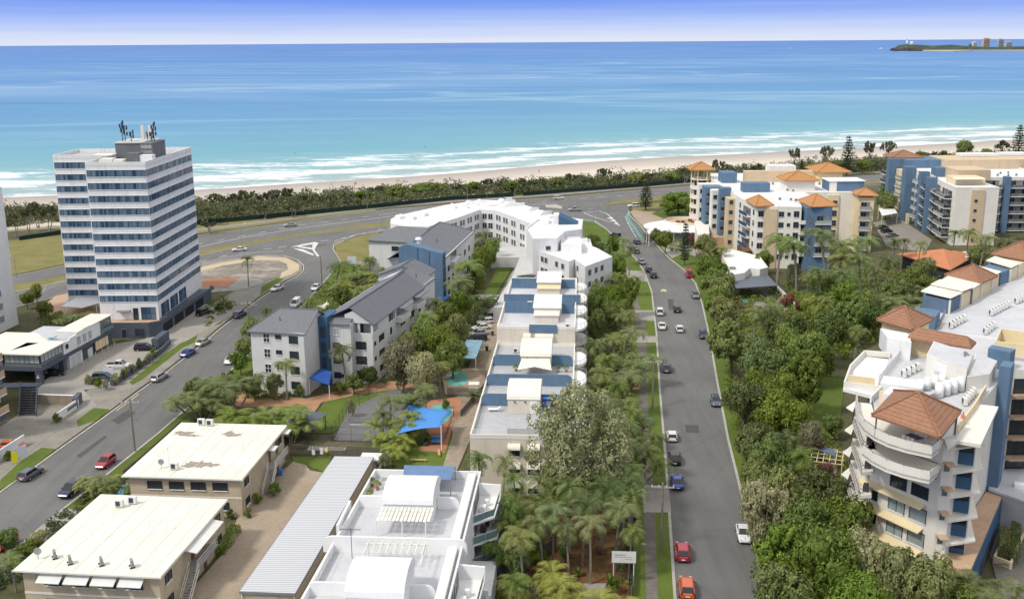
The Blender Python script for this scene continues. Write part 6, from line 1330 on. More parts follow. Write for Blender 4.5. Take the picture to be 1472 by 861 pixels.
# ---------------------------------------------------------------- big right-hand block
def big_block():
    x0,y0 = G(1343,805,5); F = Fr(x0,y0,26); t = thing('apartment_building','large cream apartment block with brown tiled pavilion filling the lower right','building',(x0,y0 + 20,0))
    H = 20.0
    R1 = [(-8.3,4.9),(-.2,-.2),(1.0,.2),(2.4,11),(4.6,24),(5.8,31),(16,36),(24,60),(30,104),(7,104),(2.6,98),(-.6,88),(-4.6,75),(-7.6,62),(-9.4,48),(-9.6,30),(-9.4,12)]
    mass(t,F,R1,0,H,'pale_render','deck_white')
    A,B = (-8.3,4.9),(-.2,-.2); W = fw(F,A,B); WR = fw(F,(1.0,.2),(2.4,11)); WL = fw(F,(-9.4,12),(-8.3,4.9)); WL2 = fw(F,(-9.6,30),(-9.4,12))
    # front windows with sunshade ledges
    for k in range(4):
        z = 9.6 - 3.0 * k
        if z < 0: continue
        window(t,W,3.0,5.2,z - .6,z + 1.1,'metal_dark','glass_pale',2); window(t,W,6.0,8.2,z - .6,z + 1.1,'metal_dark','glass_pale',1); window(t,W,.4,1.4,z - .4,z + 1.0,'white_trim','glass_dark',1,True,0)
        mb = MB(); mb.add([W.p(-1.2,.02,z + 2.0),W.p(8.0,.02,z + 1.9),W.p(8.0,1.0,z + 1.5),W.p(-1.2,1.0,z + 1.6),W.p(-1.2,.02,z + 1.8),W.p(8.0,.02,z + 1.7),W.p(8.0,1.0,z + 1.38),W.p(-1.2,1.0,z + 1.48)],[(3,2,1,0),(4,5,6,7),(2,3,7,6),(1,2,6,5),(0,4,7,3)]); mb.build('sunshade','yellow_cream',t)
    window(t,W,3.0,4.6,15.1,17.2,'metal_dark','glass_dark',2,False); window(t,W,5.2,9.0,15.1,16.9,'metal_dark','glass_dark',3,False,3); window(t,W,3.0,5.2,12.0,13.5,'metal_dark','glass_dark',2); window(t,W,6.0,8.2,12.0,13.5,'metal_dark','glass_dark',2); window(t,W,.2,1.2,15.2,17,'metal_grey','glass_pale',1)
    # two curved solid balconies at the top
    arc = [(-10.9,4.9),(-9.6,1.4),(-8.4,-2.2),(-7.5,-4.6),(-6.4,-6.6),(-5.0,-8.0),(-3.4,-8.9),(-1.9,-9.3),(-1.5,-6.5)]
    # pull the arc toward the wall so it reads as a bulging gallery
    arc = [(-11.2,9),(-10.6,5.2),(-9.9,2.2),(-8.9,-.4),(-7.5,-2.4),(-5.8,-3.9),(-3.9,-4.8),(-2.0,-5.2),(-1.1,-5.3),(-.5,-3.0)]
    for z in (20.0,17.0):
        a = arc if z > 18 else [(-8.9,-.4),(-7.5,-2.4),(-5.8,-3.9),(-3.9,-4.8),(-2.0,-5.2),(-1.1,-5.3),(-.5,-3.0)]
        mb = MB(F); mb.prism(ccw(a + [(-.2,-.5),(-8.2,4.4)] + ([(-9.3,9)] if z > 18 else [])),z - .25,z + .0 if z < 20 else z - .01); o = mb.build('curved_balcony','pale_render',t)
        mb = MB(F); parapet(mb,a,z + .01 - .5,z + .95,.18,0,False); mb.build('balustrade','pale_render',o)
        mb = MB(F)
        for i in range(len(a) - 1): mb.tube((*a[i],z + 1.15),(*a[i + 1],z + 1.15),.035,n=4); mb.tube((*a[i],z + .9),(*a[i],z + 1.15),.03,n=4)
        mb.build('handrail','metal_grey',o)
    # left flank stacks of angled balconies with open rails
    for k in range(6):
        z = 17.0 - 3.0 * k
        if z < 1.5: continue
        pts = [(-11.6,12.0),(-11.4,9.3),(-8.9,.6),(-7.6,1.5),(-8.3,4.9)]
        mb = MB(F); mb.prism(ccw(pts + [(-9.3,12)]),z - .25,z); o = mb.build('balcony','pale_render',t)
        railing(o,[F(*p)[:2] for p in pts[:4]],z,1.05,'metal_dark',1.0,'bluegreen_glass' if False else None,'balustrade')
        mb = MB(F); mb.prism(ccw([(-12.2,8.6),(-11.2,7.4),(-11.3,12.5)]),z + 2.1,z + 2.22); mb.build('hood','pale_render',t)
        window(t,WL,.8,5.8,z + .1,z + 2.3,'metal_grey','glass_dark',3,False,name='balcony_door')
        mb = MB(F); mb.box(-8.8,-8.2,2.4,3.4,z + .01,z + .8); mb.build('outdoor_seat','metal_dark',o)
    for a in (13,22): mb = MB(F); mb.box(-10.3,-9.3,a,a + 2.2,0,19.5); mb.build('blue_fin','blue_render',t)
    win_grid(t,WL2,[2,8,12],[16.2 - 3 * k for k in range(5)],1.8,1.4,'metal_grey','glass_dark')
    # right face: blue balcony panels, sharp white slabs and small hoods
    for k in range(5):
        z = 17.3 - 3.0 * k
        mb = MB(F); mb.prism([(1.1,1.2),(1.0,.25),(4.1,3.0),(3.0,11),(2.4,11)],z + 1.5,z + 1.72); mb.build('slab_hood','pale_render',t)
        mb = MB(F); mb.box(1.05,3.0,2.9,3.08,z - 1.1,z + .4); mb.build('blue_panel','blue_slate',t)
        window(t,fw(F,(1.0,3.1),(3.05,3.1)),.15,1.9,z + .5,z + 1.3,'metal_dark','glass_dark',2,False)
        mb = MB(); WR.box(mb,5.2,6.6,.02,.06,z - .4,z + 1.1); mb.build('window','glass_blue',t)
        Wx = fw(F,(-.2,-.2),(1.0,.2)); mb = MB(F); mb.prism([(-.1,-.3),(.9,.1),(1.4,-1.0),(.5,-1.4)],z - .05,z + .12); mb.build('window_hood','terrace_tan',t); mb = MB(); Wx.box(mb,.3,.9,.01,.05,z - 1.1,z - .15); mb.build('window','glass_dark',t)
    mb = MB(F); mb.box(.95,3.1,3.1,11,5,H - .3); mb.build('bay','pale_render',t)
    mb = MB(F); mb.prism([(.3,-2.8),(1.2,-.3),(3.6,-.4),(5.0,14),(2.6,14),(1.0,.3),(-.2,-.3)],H - .25,H + .15); mb.build('eave_slab','pale_render',t)
    mb = MB(F); mb.box(2.45,3.0,11.2,21,0,H - .3); mb.build('bay','tan_render',t)
    mb = MB(F); mb.prism([(4.6,24.2),(6.0,24.0),(6.4,27),(5.0,27)],0,22.4); mb.build('blue_tower','blue_render',t)
    mb = MB(F); mb.prism([(3.0,31.0),(5.8,30),(6.4,32),(3.4,33)],H,22.8); mb.build('blue_tower','blue_render',t)
    WR3 = fw(F,(5.8,31),(16,36))
    for k in range(6):
        z = 16.6 - 3 * k
        mb = MB(); WR3.box(mb,.6,4,.01,1.8,z - .2,z); mb.build('balcony','terrace_tan',t); mb = MB(); WR3.box(mb,5,9,.01,1.8,z - .2,z + .9); mb.build('balcony','pale_render',t); window(t,WR3,1,3.6,z + .1,z + 2.1,'metal_dark','glass_dark',2,False,name='balcony_door')
    # tan podium deck and lower roofs on the right
    mb = MB(F); mb.prism([(-.1,-.5),(3.9,-1.0),(6.6,22.5),(4.7,23.4),(2.4,11),(1.0,.2)],0,5.0); mb.build('podium_deck','terrace_tan',t)
    Wd = fw(F,(3.9,-1.0),(6.6,22.5)); mb = MB(); Wd.box(mb,.2,Wd.L,.01,.1,0,4.6); mb.build('podium_wall','blue_slate',t); mb = MB(); [Wd.box(mb,8 + i * 4,11 + i * 4,.11,.14,.1,2.4) for i in range(3)]; mb.build('garage_door','metal_dark',t)
    mb = MB(F); mb.box(.8,2.6,-.45,-.2,3.2,4.7); mb.build('deck_opening_shade','void_shade',t)  # solid dark block painted as the shade of an opening
    g = thing('garage_building','low grey-roofed annexe beside the cream apartment block','building',tuple(F(8,28)))
    mb = MB(F); mb.prism([(5.0,23.6),(10.5,20.5),(16,33),(6.4,35)],0,5.2); mb.build('wall','grey_render',g); mb = MB(F); mb.prism([(4.9,23.4),(10.6,20.3),(16.1,33.1),(6.3,35.1)],5.204,5.5); mb.build('roof','deck_white',g); mb = MB(F); mb.box(8,9.4,25,26.2,5.5,6.0); mb.build('roof_vent','metal_white',g)
    # roof: parapets, pavilion, boxes
    mb = MB(F); parapet(mb,[(-9.3,9),(-8.6,14),(-13.2,13.8),(-13.6,21.6),(-12.8,29.5),(-9.5,30)],H + .06,H + .9,.2,0,False); mb.build('parapet','pale_render',t)
    mb = MB(F); mb.prism(ccw([(-9.4,12),(-13.4,13.6),(-13.8,21.6),(-13.0,29.4),(-9.5,29.4)]),H - .4,H + .05); mb.build('roof_terrace','white_roof',t)
    railing(t,[F(*p)[:2] for p in ((-9.4,16.7),(-7.8,33.4))],H + .06,1.2,'metal_grey',.5)
    mb = MB(F); mb.box(-8.4,-5.6,8.5,8.7,H + .06,H + 2.0); mb.box(-12.9,-9.6,13.9,14.1,H + .07,H + 1.8); mb.build('terrace_wall','yellow_cream',t)
    mb = MB(F); mb.prism(ccw([(-4.6,1.8),(-.6,-.4),(.9,2.2),(-3.5,5.0)]),H + .06,H + 2.5); mb.build('penthouse','pale_render',t)
    mb = MB(F); mb.prism(ccw([(-7.8,6.2),(-3.9,5.1),(-3.5,8.6),(-7.2,9.6)]),H + .06,H + 2.45); mb.build('penthouse','white_render',t)
    for u,v in ((-7.4,-2.4),(-.7,-3.4),(.8,1.8)): mb = MB(F); mb.tube((u,v,H),(u,v,22.6),.09); mb.build('pavilion_post','wood_brown',t)
    pavilion_roof(t,[F(*p)[:2] for p in ((-7.9,-3.1),(-.3,-7.4),(1.2,2.4),(-6.6,6.8))],22.8,2.5,'tile_brown',None,False)
    mb = MB(F); mb.box(-8.5,-3.6,9.7,13,22.4,22.6); mb.build('terrace_roof','white_roof',t)
    # outdoor dining set under the pavilion roof
    s = thing('dining_table','grey dining table with white chairs under the brown tiled pavilion','table',tuple(F(-3.2,-2.6,H)),None); f2 = Fr(*F(-3.2,-2.6)[:2],26 + 35)
    mb = MB(f2); mb.box(-.9,.9,-.55,.55,H + .72,H + .78); mb.build('tabletop','plant_grey',s); mb = MB(f2); [mb.tube((a,b_,H + .05),(a,b_,H + .72),.03,n=4) for a in (-.8,.8) for b_ in (-.45,.45)]; mb.build('leg_frame','metal_grey',s)
    for i in range(6):
        du,dv = (-.6 + .6 * (i % 3)),(-.85 if i < 3 else .85); q = f2(du,dv); c = thing('chair','white garden chair %s around the pavilion dining table' % ordn(i),'chair',(q.x,q.y,H + .05),'white chairs around the pavilion dining table'); f3 = Fr(q.x,q.y,61 + (0 if i >= 3 else 180))
        mb = MB(f3); mb.box(-.22,.22,-.22,.22,H + .48,H + .52); mb.build('seat','white_trim',c); mb = MB(f3); mb.box(-.22,.22,.18,.22,H + .521,H + .98); mb.build('backrest','white_trim',c); mb = MB(f3); [mb.tube((a,b_,H + .05),(a,b_,H + .48),.02,n=4) for a in (-.2,.2) for b_ in (-.2,.2)]; mb.build('leg_frame','white_trim',c)
    # lift box, plant box, tile link roof, second pavilion
    mb = MB(F); mb.prism(ccw([(-4.3,23.6),(-4.0,30.9),(1.3,26.6),(.9,18.9)]),H + .06,23.0); mb.build('lift_box','pale_render',t); mb = MB(F); mb.prism(ccw([(-4.2,23.8),(-3.9,30.6),(1.2,26.4),(.8,19.1)]),23.004,23.06); mb.build('box_roof','deck_white',t)
    Wx = fw(F,(-4.3,23.6),(.9,18.9)); mb = MB(); Wx.box(mb,1.2,3.8,.01,.06,21.3,22.5); mb.build('access_panel','white_trim',t); mb = MB(); Wx.box(mb,1.7,3.9,.01,.05,H + .1,21.2); mb.build('access_panel','deck_white',t)
    mb = MB(F); mb.prism(ccw([(1.0,18.8),(3.6,21.5),(4.3,28),(1.5,31),(1.3,26.6)]),H + .06,22.0); mb.build('plant_box','pale_render',t); mb = MB(F); mb.prism(ccw([(1.1,19.2),(3.5,21.7),(4.2,27.9),(1.6,30.6)]),22.004,22.06); mb.build('box_roof','deck_white',t)
    mb = MB(F); mb.prism(ccw([(-11.7,35.5),(-7.7,34.4),(-6.8,22.7 + 7),(-10.1,23.6 + 7)]),H + .06,22.8); mb.build('stair_box','white_render',t)
    mb = MB(F); mb.box(-7.6,-2.5,33.0,36,H + .06,22.5); mb.build('link_wall','yellow_cream',t)
    q = [F(*p)[:2] for p in ((-7.6,31.8),(.9,30.2),(1.4,33.6),(-7.2,37.4))]; pavilion_roof(t,[q[0],q[1],q[2],q[3]][1:] + [q[0]],22.8,1.1,'tile_brown',.12,False)
    pavilion_roof(t,[F(*p)[:2] for p in ((-12.8,39.8),(-7.2,35.8),(-5.0,43.6),(-11.2,48.0))],23.0,2.0,'tile_brown',None,False); mb = MB(F); mb.prism(ccw([(-12,40.2),(-7.4,37),(-5.6,43.4),(-11,47)]),H + .06,22.7); mb.build('penthouse','yellow_cream',t)
    mb = MB(F); mb.prism(ccw([(3.7,36.3),(4.2,44),(8.4,43.1),(7.9,36)]),H + .06,20.5); mb.build('roof_court','deck_grey',t); mb = MB(F); parapet(mb,ccw([(3.7,36.3),(4.2,44),(8.4,43.1),(7.9,36)]),20.5,22.5,.2); mb.build('court_wall','yellow_cream',t)
    mb = MB(F); parapet(mb,[(1.1,2.6),(2.4,11),(3.4,19.5)],H + .06,H + 1.0,.2,0,False); mb.build('parapet','yellow_cream',t)
    # penthouse line of the long wing
    foot = [(-3.9,59.6),(-2.4,64.5),(-1.0,68.4),(.3,74.4),(1.8,80),(3.0,85.2),(4.6,89.5),(6.0,94.5),(7.2,98.7)]; outr = [(-7.6,62),(-6.4,67),(-5.2,71.5),(-3.9,77.5),(-2.0,83.5),(-.6,88.5),(1.2,93.5),(2.6,98.5),(3.7,103)]
    kinds = ['blue_render','yellow_cream','yellow_cream','yellow_cream','yellow_cream','blue_render','yellow_cream','yellow_cream']
    for i in range(8):
        a,b_,c,d_ = foot[i],foot[i + 1],outr[i + 1],outr[i]; mb = MB(F); mb.prism(ccw([a,b_,c,d_]),H + .06,22.3 + .12 * (i % 2)); mb.build('penthouse',kinds[i] if i != 0 else 'mid_blue',t)
        W_ = fw(F,a,b_); mb = MB(); W_.box(mb,.1,.5,.01,.25,H + .06,22.4); mb.build('blue_fin' if i % 3 == 2 else 'fin','blue_render' if i % 3 == 2 else 'pale_render',t)
        ov = lambda p,q,k: (p[0] + (p[0] - q[0]) * k,p[1] + (p[1] - q[1]) * k)
        if i in (0,1,2,4,6):
            zz = 22.75 + .25 * (i % 2); mb = MB(F); p_ = ccw([ov(a,d_,.08),ov(b_,c,.08),ov(c,b_,.25),ov(d_,a,.25)]); mb.prism(p_,zz,zz + .14); mb.build('skillion_roof','cream_roof',t)
            mb = MB(F); mb.prism(ccw([d_,c,ov(c,b_,.12),ov(d_,a,.12)]),H,zz - .05); mb.build('blue_screen','blue_render',t)
    for s_,z_ in ((((-5.9,77.5),(.2,72.6),(2.8,80.4),(-2.4,85.6)),22.9),(((.8,101.5),(7.6,97.6),(12,112),(5,116)),22.9)): pavilion_roof(t,[F(*p)[:2] for p in s_],z_,2.0,'tile_brown',None,False)
    mb = MB(F); mb.prism([(7,104),(30,104),(34,125),(12,125)],0,20); mb.build('wall','pale_render',t)
    mb = MB(F); mb.prism(ccw([(-8.6,48.5),(-5,47.5),(-4.6,52),(-8.4,53)]),H + .06,22.4); mb.build('blue_screen','blue_render',t)
    railing(t,[F(*p)[:2] for p in ((-4.6,48),(-4.2,58))],H + .06,1.2,'metal_grey',.5)
    mb = MB(F); mb.box(-3.8,12,46.2,46.5,H + .06,H + .35); mb.build('roof_kerb','white_roof',t)
    # tanks and air conditioners on the deck
    for i in range(4):
        p = F(-1.9 + i * .75,14.8 + i * 1.2); k = thing('water_tank','white cylinder tank %s in the right-hand row on the roof plant area' % ordn(i),'water tank',(p.x,p.y,H + .06),'white cylinder tanks on the roof'); mb = MB(); mb.tube((p.x,p.y,H + .2),(p.x,p.y,H + 1.9),.55,.55,14); mb.ball((p.x,p.y,H + 1.9),.55,.55,.22,0,14,6); mb.build('shell','white_trim',k,True); mb = MB(); mb.tube((p.x,p.y,H + .06),(p.x,p.y,H + .2),.6,.6,14); mb.build('base','metal_grey',k)
        p = F(-4.3 + i * .8,16.0 + i * 1.3); k = thing('water_tank','white cylinder tank %s in the left-hand row on the roof plant area' % ordn(i),'water tank',(p.x,p.y,H + .06),'white cylinder tanks on the roof'); mb = MB(); mb.tube((p.x,p.y,H + .2),(p.x,p.y,H + 1.6),.45,.45,14); mb.ball((p.x,p.y,H + 1.6),.45,.45,.2,0,14,6); mb.build('shell','white_trim',k,True); mb = MB(); mb.tube((p.x,p.y,H + .06),(p.x,p.y,H + .2),.5,.5,14); mb.build('base','metal_grey',k)
    pk = thing('pipe_rack','grey pipe rack between the white tanks on the roof','pipes',tuple(F(-2.4,17,H + .06)))
    for i in range(5): mb = MB(F); mb.tube((-3.6 + i * .35,13.2,H + .3 + .1 * i),(.2 + i * .3,21,H + .3 + .1 * i),.05,n=5); mb.build('pipe','metal_grey',pk)
    n = 0
    rows = [((-6.8,21.5),(-5.4,25.5),4),((1.2,13.0),(2.0,17.5),5),((-2.8,50.5),(-1.2,56),5),((2.2,49),(3.2,53.5),4),((2.6,61.5),(5.0,69),7),((6.2,72),(8.6,79),7),((9.6,82),(12,89),7)]
    for r,(a,b_,c) in enumerate(rows):
        for i in range(c):
            f_ = i / (c - 1); p = F(a[0] + (b_[0] - a[0]) * f_,a[1] + (b_[1] - a[1]) * f_); ac_unit(p.x,p.y,H + .06,'%s white air conditioner in the %s row from the camera on the long roof' % (ordn(i),ordn(r)),'rows of air conditioners on the long roof',26 + 70,1.1)
    dish(F,1389,522,22.06,'grey satellite dish on the plant box of the cream block',.75)
    # planter court bottom right
    pl = thing('planter_box','cream walled planter with clipped hedges in the lower right courtyard','planter',tuple(F(8,17))); q = [(6.3,12.4),(8.4,11.4),(10.0,22.6),(8.0,23.8)]
    mb = MB(F); mb.prism(ccw(q),0,.7); mb.build('soil','soil',pl); mb = MB(F); parapet(mb,ccw(q),0,1.1,.25); mb.build('wall','yellow_cream',pl)
big_block()
# ================================================================== VEGETATION
def quad_leaf(V,Fs,c,n_,s,asp=.55):
    n_ = n_.normalized(); a = n_.orthogonal().normalized(); ang = random.uniform(0,6.283); b_ = n_.cross(a)
    u = (a * math.cos(ang) + b_ * math.sin(ang)) * s; v = (b_ * math.cos(ang) - a * math.sin(ang)) * s * asp; k = len(V)
    V += [tuple(c - u),tuple(c + v * .9 + u * .1),tuple(c + u),tuple(c - v * .9 + u * .1)]; Fs.append((k,k + 1,k + 2,k + 3))
def rdir():
    while True:
        d_ = Vector((random.uniform(-1,1),random.uniform(-1,1),random.uniform(-1,1)))
        if .05 < d_.length < 1: return d_.normalized()
def leafmesh(name,V,Fs,mat):
    me = bpy.data.meshes.new(name); me.from_pydata(V,[],Fs); me.materials.append(MATS[mat]); me.update(); return me
def lobed_crown(seed,R,H,nl,leaves,ls,mat,lobe=(.32,.5),up=.15,open_=0.0,core=True):
    """foliage as leaf faces spread over many uneven lobes; centre at z=0"""
    random.seed(seed); V = []; Fs = []; lobes = []
    for i in range(nl):
        d_ = rdir(); d_.z = d_.z * .75 + up; rr = random.uniform(.45,.78)
        c = Vector((d_.x * R * rr,d_.y * R * rr,d_.z * H * rr)); lobes.append((c,R * random.uniform(*lobe)))
    tot = sum(r * r for c,r in lobes)
    for c,r in lobes:
        n = int(leaves * r * r / tot); sub = [(rdir(),random.uniform(.16,.42)) for _ in range(max(4,int(16 * (1 - open_))))]
        for k in range(n):
            if open_ or random.random() < .75:
                sd,sr = random.choice(sub); p = c + Vector((sd.x * r,sd.y * r,sd.z * r * H / R)) * .85; q = rdir(); p = p + q * sr * r * random.uniform(.5,1); nn = q * .8 + sd * .7 + rdir() * .6
            else:
                q = rdir(); p = c + Vector((q.x * r,q.y * r,q.z * r * H / R)) * random.uniform(.85,1.05); nn = q + rdir() * .6
            quad_leaf(V,Fs,p,nn,ls * random.uniform(.6,1.25))
        if core:
            for k in range(int(14)): q = rdir(); quad_leaf(V,Fs,c + q * r * .45,q,r * .42,.9)
    return leafmesh('crown',V,Fs,mat),lobes
def limb_mesh(lobes,hc,r0,mat,multi=1,seed=0,lean=0.0):
    random.seed(seed + 9); mb = MB()
    if multi > 1: mb.tube((0,0,-.3),(0,0,.5),r0 * 3.4,r0 * 2.2,9)
    for m_ in range(multi):
        a = 6.283 * m_ / max(1,multi) + .4; o = Vector((math.cos(a),math.sin(a),0)) * (r0 * 1.8 if multi > 1 else 0); fk = Vector((o.x * 2.2 + lean,o.y * 2.2,hc * .5))
        mid = o.lerp(fk,.5) + Vector((random.uniform(-.2,.2),random.uniform(-.2,.2),0)); mb.path([tuple(o),tuple(mid),tuple(fk)],r0,r0 * .68,7)
        ls_ = lobes[m_::multi]
        for c,r in ls_[:9]:
            e = Vector((c.x,c.y,hc + c.z)); m2 = fk.lerp(e,.5) + Vector((0,0,-.3)); mb.path([tuple(fk),tuple(m2),tuple(e)],r0 * .5,r0 * .12,5)
    me = bpy.data.meshes.new('trunk'); me.from_pydata(mb.v,[],mb.f); me.materials.append(MATS[mat]); me.update(); return me
paint('bark_brown',(0.13,0.10,0.075),.95,.3,1.0); paint('bark_pale',(0.38,0.34,0.29),.9,.25,1.0); paint('bark_grey',(0.22,0.20,0.17),.95,.25,1.0); paint('crownshaft',(0.12,0.20,0.05),.6,.1)
# each variety: list of (crown mesh, trunk mesh, crown height, crown radius)
VAR = {}
def add_var(k,seeds,R,H,nl,leaves,ls,mat,hc,r0,bark,**kw):
    multi = kw.pop('multi',1); lean = kw.pop('lean',0)
    for s in seeds:
        cm,lo = lobed_crown(s,R,H,nl,leaves,ls,mat,**kw); VAR.setdefault(k,[]).append((cm,limb_mesh(lo,hc,r0,bark,multi,s,lean),hc,R))
add_var('dense',(11,12,13),5.2,4.0,17,9000,.27,'leaf_dark',5.5,.35,'bark_brown')
add_var('dense',(14,),5.0,4.4,20,9000,.25,'leaf_mid',5.5,.35,'bark_brown',lobe=(.25,.42),open_=.3)
add_var('leafy',(21,22),4.4,3.8,14,7000,.26,'leaf_mid',5.0,.28,'bark_brown')
add_var('hedge',(31,32),2.6,2.6,10,3600,.22,'leaf_hedge',3.0,.16,'bark_grey')
add_var('grey',(41,42),7.2,7.6,36,23000,.20,'leaf_grey',8.5,.32,'bark_pale',multi=4,lobe=(.21,.34),core=False)
add_var('olive',(45,46),4.6,3.8,16,7500,.24,'leaf_grey',4.5,.25,'bark_grey',multi=2)
add_var('coast',(51,52,53),4.2,2.0,10,2600,.26,'leaf_coast',4.8,.22,'bark_grey',multi=2,open_=.5,lobe=(.22,.36),core=False,lean=.8)
add_var('shrub',(61,62),1.2,.9,7,1100,.13,'leaf_dark',.9,.08,'bark_brown'); add_var('shrub_light',(63,),1.2,.9,7,1100,.13,'leaf_hedge',.9,.08,'bark_brown'); add_var('shrub_red',(64,),1.6,1.1,7,1400,.14,'leaf_red',1.1,.08,'bark_brown'); add_var('shrub_grey',(65,),1.4,1.1,7,1300,.13,'leaf_grey',1.0,.08,'bark_grey')
def palm_var(k,seed,nf,L,droop,mat,hc,r0,leaflets=20,lw=.05,ll=.7,lean=.5,shaft=True,multi=1,spread=.6):
    random.seed(seed); V = []; Fs = []; tb = MB(); heads = []
    for m_ in range(multi):
        a = random.uniform(0,6.283); rr = 0 if multi == 1 else random.uniform(.3,spread); base = Vector((math.cos(a) * rr,math.sin(a) * rr,0)); hh = hc * (1 if m_ == 0 else random.uniform(.55,.95))
        top = Vector((base.x * 2.2 + math.cos(a) * lean,base.y * 2.2 + math.sin(a) * lean,hh)); n = 6; pts = [tuple(base.lerp(top,i / n) + Vector((math.cos(a),math.sin(a),0)) * (-.25 * lean * math.sin(math.pi * i / n))) for i in range(n + 1)]
        tb.path(pts,r0 * 1.15,r0 * .75,7,0); heads.append(top - Vector((0,0,hc)))
        if shaft: tb.tube(tuple(top - Vector((0,0,.1))),tuple(top + Vector((0,0,.9))),r0 * .95,r0 * .6,7,1)
    for h_ in heads:
        h_ = h_ + Vector((0,0,.7 if shaft else .1))
        for i in range(nf):
            az = i * 2.399 + random.uniform(-.3,.3); el = random.uniform(-.25,1.25) if i % 3 else random.uniform(.6,1.45); Lf = L * random.uniform(.8,1.1); d0 = Vector((math.cos(az),math.sin(az),0)); p = h_.copy(); prev = p.copy(); e = el; st = Lf / leaflets; side = Vector((-math.sin(az),math.cos(az),0))
            for j in range(leaflets):
                e -= droop * (.4 + j / leaflets) / leaflets * 2.0; dv = d0 * math.cos(e) + Vector((0,0,math.sin(e))); q = p + dv * st; up = side.cross(dv).normalized()
                w_ = ll * math.sin(math.pi * min(.97,(j + 1.2) / (leaflets + 1))) ** .6
                for sg in (-1,1):
                    k_ = len(V); tip = q + side * sg * w_ + dv * w_ * .35 - Vector((0,0,w_ * random.uniform(.15,.6))); V += [tuple(p),tuple(p + dv * lw * 2.2),tuple(tip + dv * lw * .4),tuple(tip)]; Fs.append((k_,k_ + 1,k_ + 2,k_ + 3) if sg > 0 else (k_ + 3,k_ + 2,k_ + 1,k_))
                k_ = len(V); V += [tuple(p - side * .03),tuple(p + side * .03),tuple(q + side * .03),tuple(q - side * .03)]; Fs.append((k_,k_ + 1,k_ + 2,k_ + 3)); p = q
    me = bpy.data.meshes.new('trunk'); me.from_pydata(tb.v,[],tb.f); me.materials.append(MATS['bark_grey']); me.materials.append(MATS['crownshaft']); me.polygons.foreach_set('material_index',tb.m); me.update()
    VAR.setdefault(k,[]).append((leafmesh('crown',V,Fs,mat),me,hc,L * .85))
for s in (71,72,73): palm_var('palm',s,22,3.3,1.35,'leaf_palm',8.0,.17)
for s in (74,75): palm_var('coconut',s,24,3.9,1.45,'leaf_palm',10.5,.2,22,.055,.8,1.3,False)
for s in (76,77): palm_var('cluster',s,12,2.5,1.3,'leaf_palm',4.8,.09,16,.05,.55,.5,True,6,1.4)
for s in (78,79): palm_var('golden',s,12,2.2,1.2,'leaf_golden',3.4,.07,16,.05,.5,.6,False,7,1.2)
for s in (80,): palm_var('fan',s,34,2.6,.5,'leaf_palm',6.5,.2,9,.12,.5,.3,False)
def norfolk(seed):
    random.seed(seed); V = []; Fs = []; H = 21; tb = MB(); tb.path([(0,0,0),(.1,0,H * .5),(0,0,H + .6)],.42,.06,7)
    for t_ in range(13):
        z = 3.0 + (H - 3.0) * t_ / 13; L = 5.0 * (1 - (t_ / 13) ** 1.6 * .82) * random.uniform(.85,1.05) * (.75 if t_ < 3 else 1)
        nb = 7 if t_ < 12 else 5
        for b_ in range(nb):
            if random.random() < .05: continue
            a = b_ * 6.283 / nb + t_ * .7; e = Vector((math.cos(a) * L,math.sin(a) * L,z + L * .12)); s0 = Vector((0,0,z)); tb.tube(tuple(s0),tuple(e),.06,.02,4)
            for k in range(int(26 * L / 5) + 8):
                f = random.uniform(.2,1.0); c = s0.lerp(e,f) + rdir() * .45; quad_leaf(V,Fs,c,Vector((0,0,1)) + rdir() * .8,.42,.6)
    me = bpy.data.meshes.new('trunk'); me.from_pydata(tb.v,[],tb.f); me.materials.append(MATS['bark_brown']); me.update()
    VAR.setdefault('norfolk',[]).append((leafmesh('crown',V,Fs,'leaf_pine'),me,12.0,5.0))
norfolk(81); norfolk(82)
ORDN_END = 'nearest'
TREES = 0
def tree(kind,x,y,zc,r,label,group=None,rz=None,rc=None):
    global TREES
    cat = {'palm': 'palm','coconut': 'palm','cluster': 'palm','golden': 'palm','fan': 'palm','norfolk': 'pine tree'}.get(kind,'shrub' if kind.startswith('shrub') else 'tree')
    nm = {'palm': 'palm_tree','coconut': 'coconut_palm','cluster': 'clumping_palm','golden': 'golden_palm','fan': 'fan_palm','norfolk': 'pine_tree','coast': 'coastal_tree','hedge': 'hedge_tree','grey': 'paperbark_tree','olive': 'olive_tree','leafy': 'leafy_tree','dense': 'shade_tree'}.get(kind,'garden_shrub')
    vs = VAR[kind]; cm,tm,hc,R = vs[TREES % len(vs)]; TREES += 1
    random.seed(TREES * 13 + 1); s = r / R; sz = zc / hc if zc else s
    sz = max(s * .6,min(sz,s * 1.9))
    t = thing(nm,label,cat,(x,y,zc - hc * sz if zc else 0),group,random.uniform(0,6.28) if rz is None else rz); t.scale = (s,s,sz)
    for nm2,me,z in (('trunk',tm,0),('crown',cm,hc)):
        if kind == 'norfolk' and nm2 == 'crown': z = 0
        o = bpy.data.objects.new(nm2,me); COL.objects.link(o); o.parent = t; o.location = (0,0,z)
    if t.location.z > 0.05:
        t.location.z = 0; t.scale = (s,s,zc / hc)
    return t
WORDS = {'dense': 'dark dense shade tree','leafy': 'mid green leafy tree','hedge': 'light green rounded tree','grey': 'tall grey-green paperbark','olive': 'olive grey bushy tree','coast': 'wind-shaped coastal tree','palm': 'feather palm','coconut': 'tall coconut palm','cluster': 'clumping palm','golden': 'yellow-green golden palm','fan': 'stout palm','norfolk': 'tiered pine','shrub': 'dark green shrub','shrub_light': 'light green shrub','shrub_red': 'reddish shrub','shrub_grey': 'grey-green shrub'}
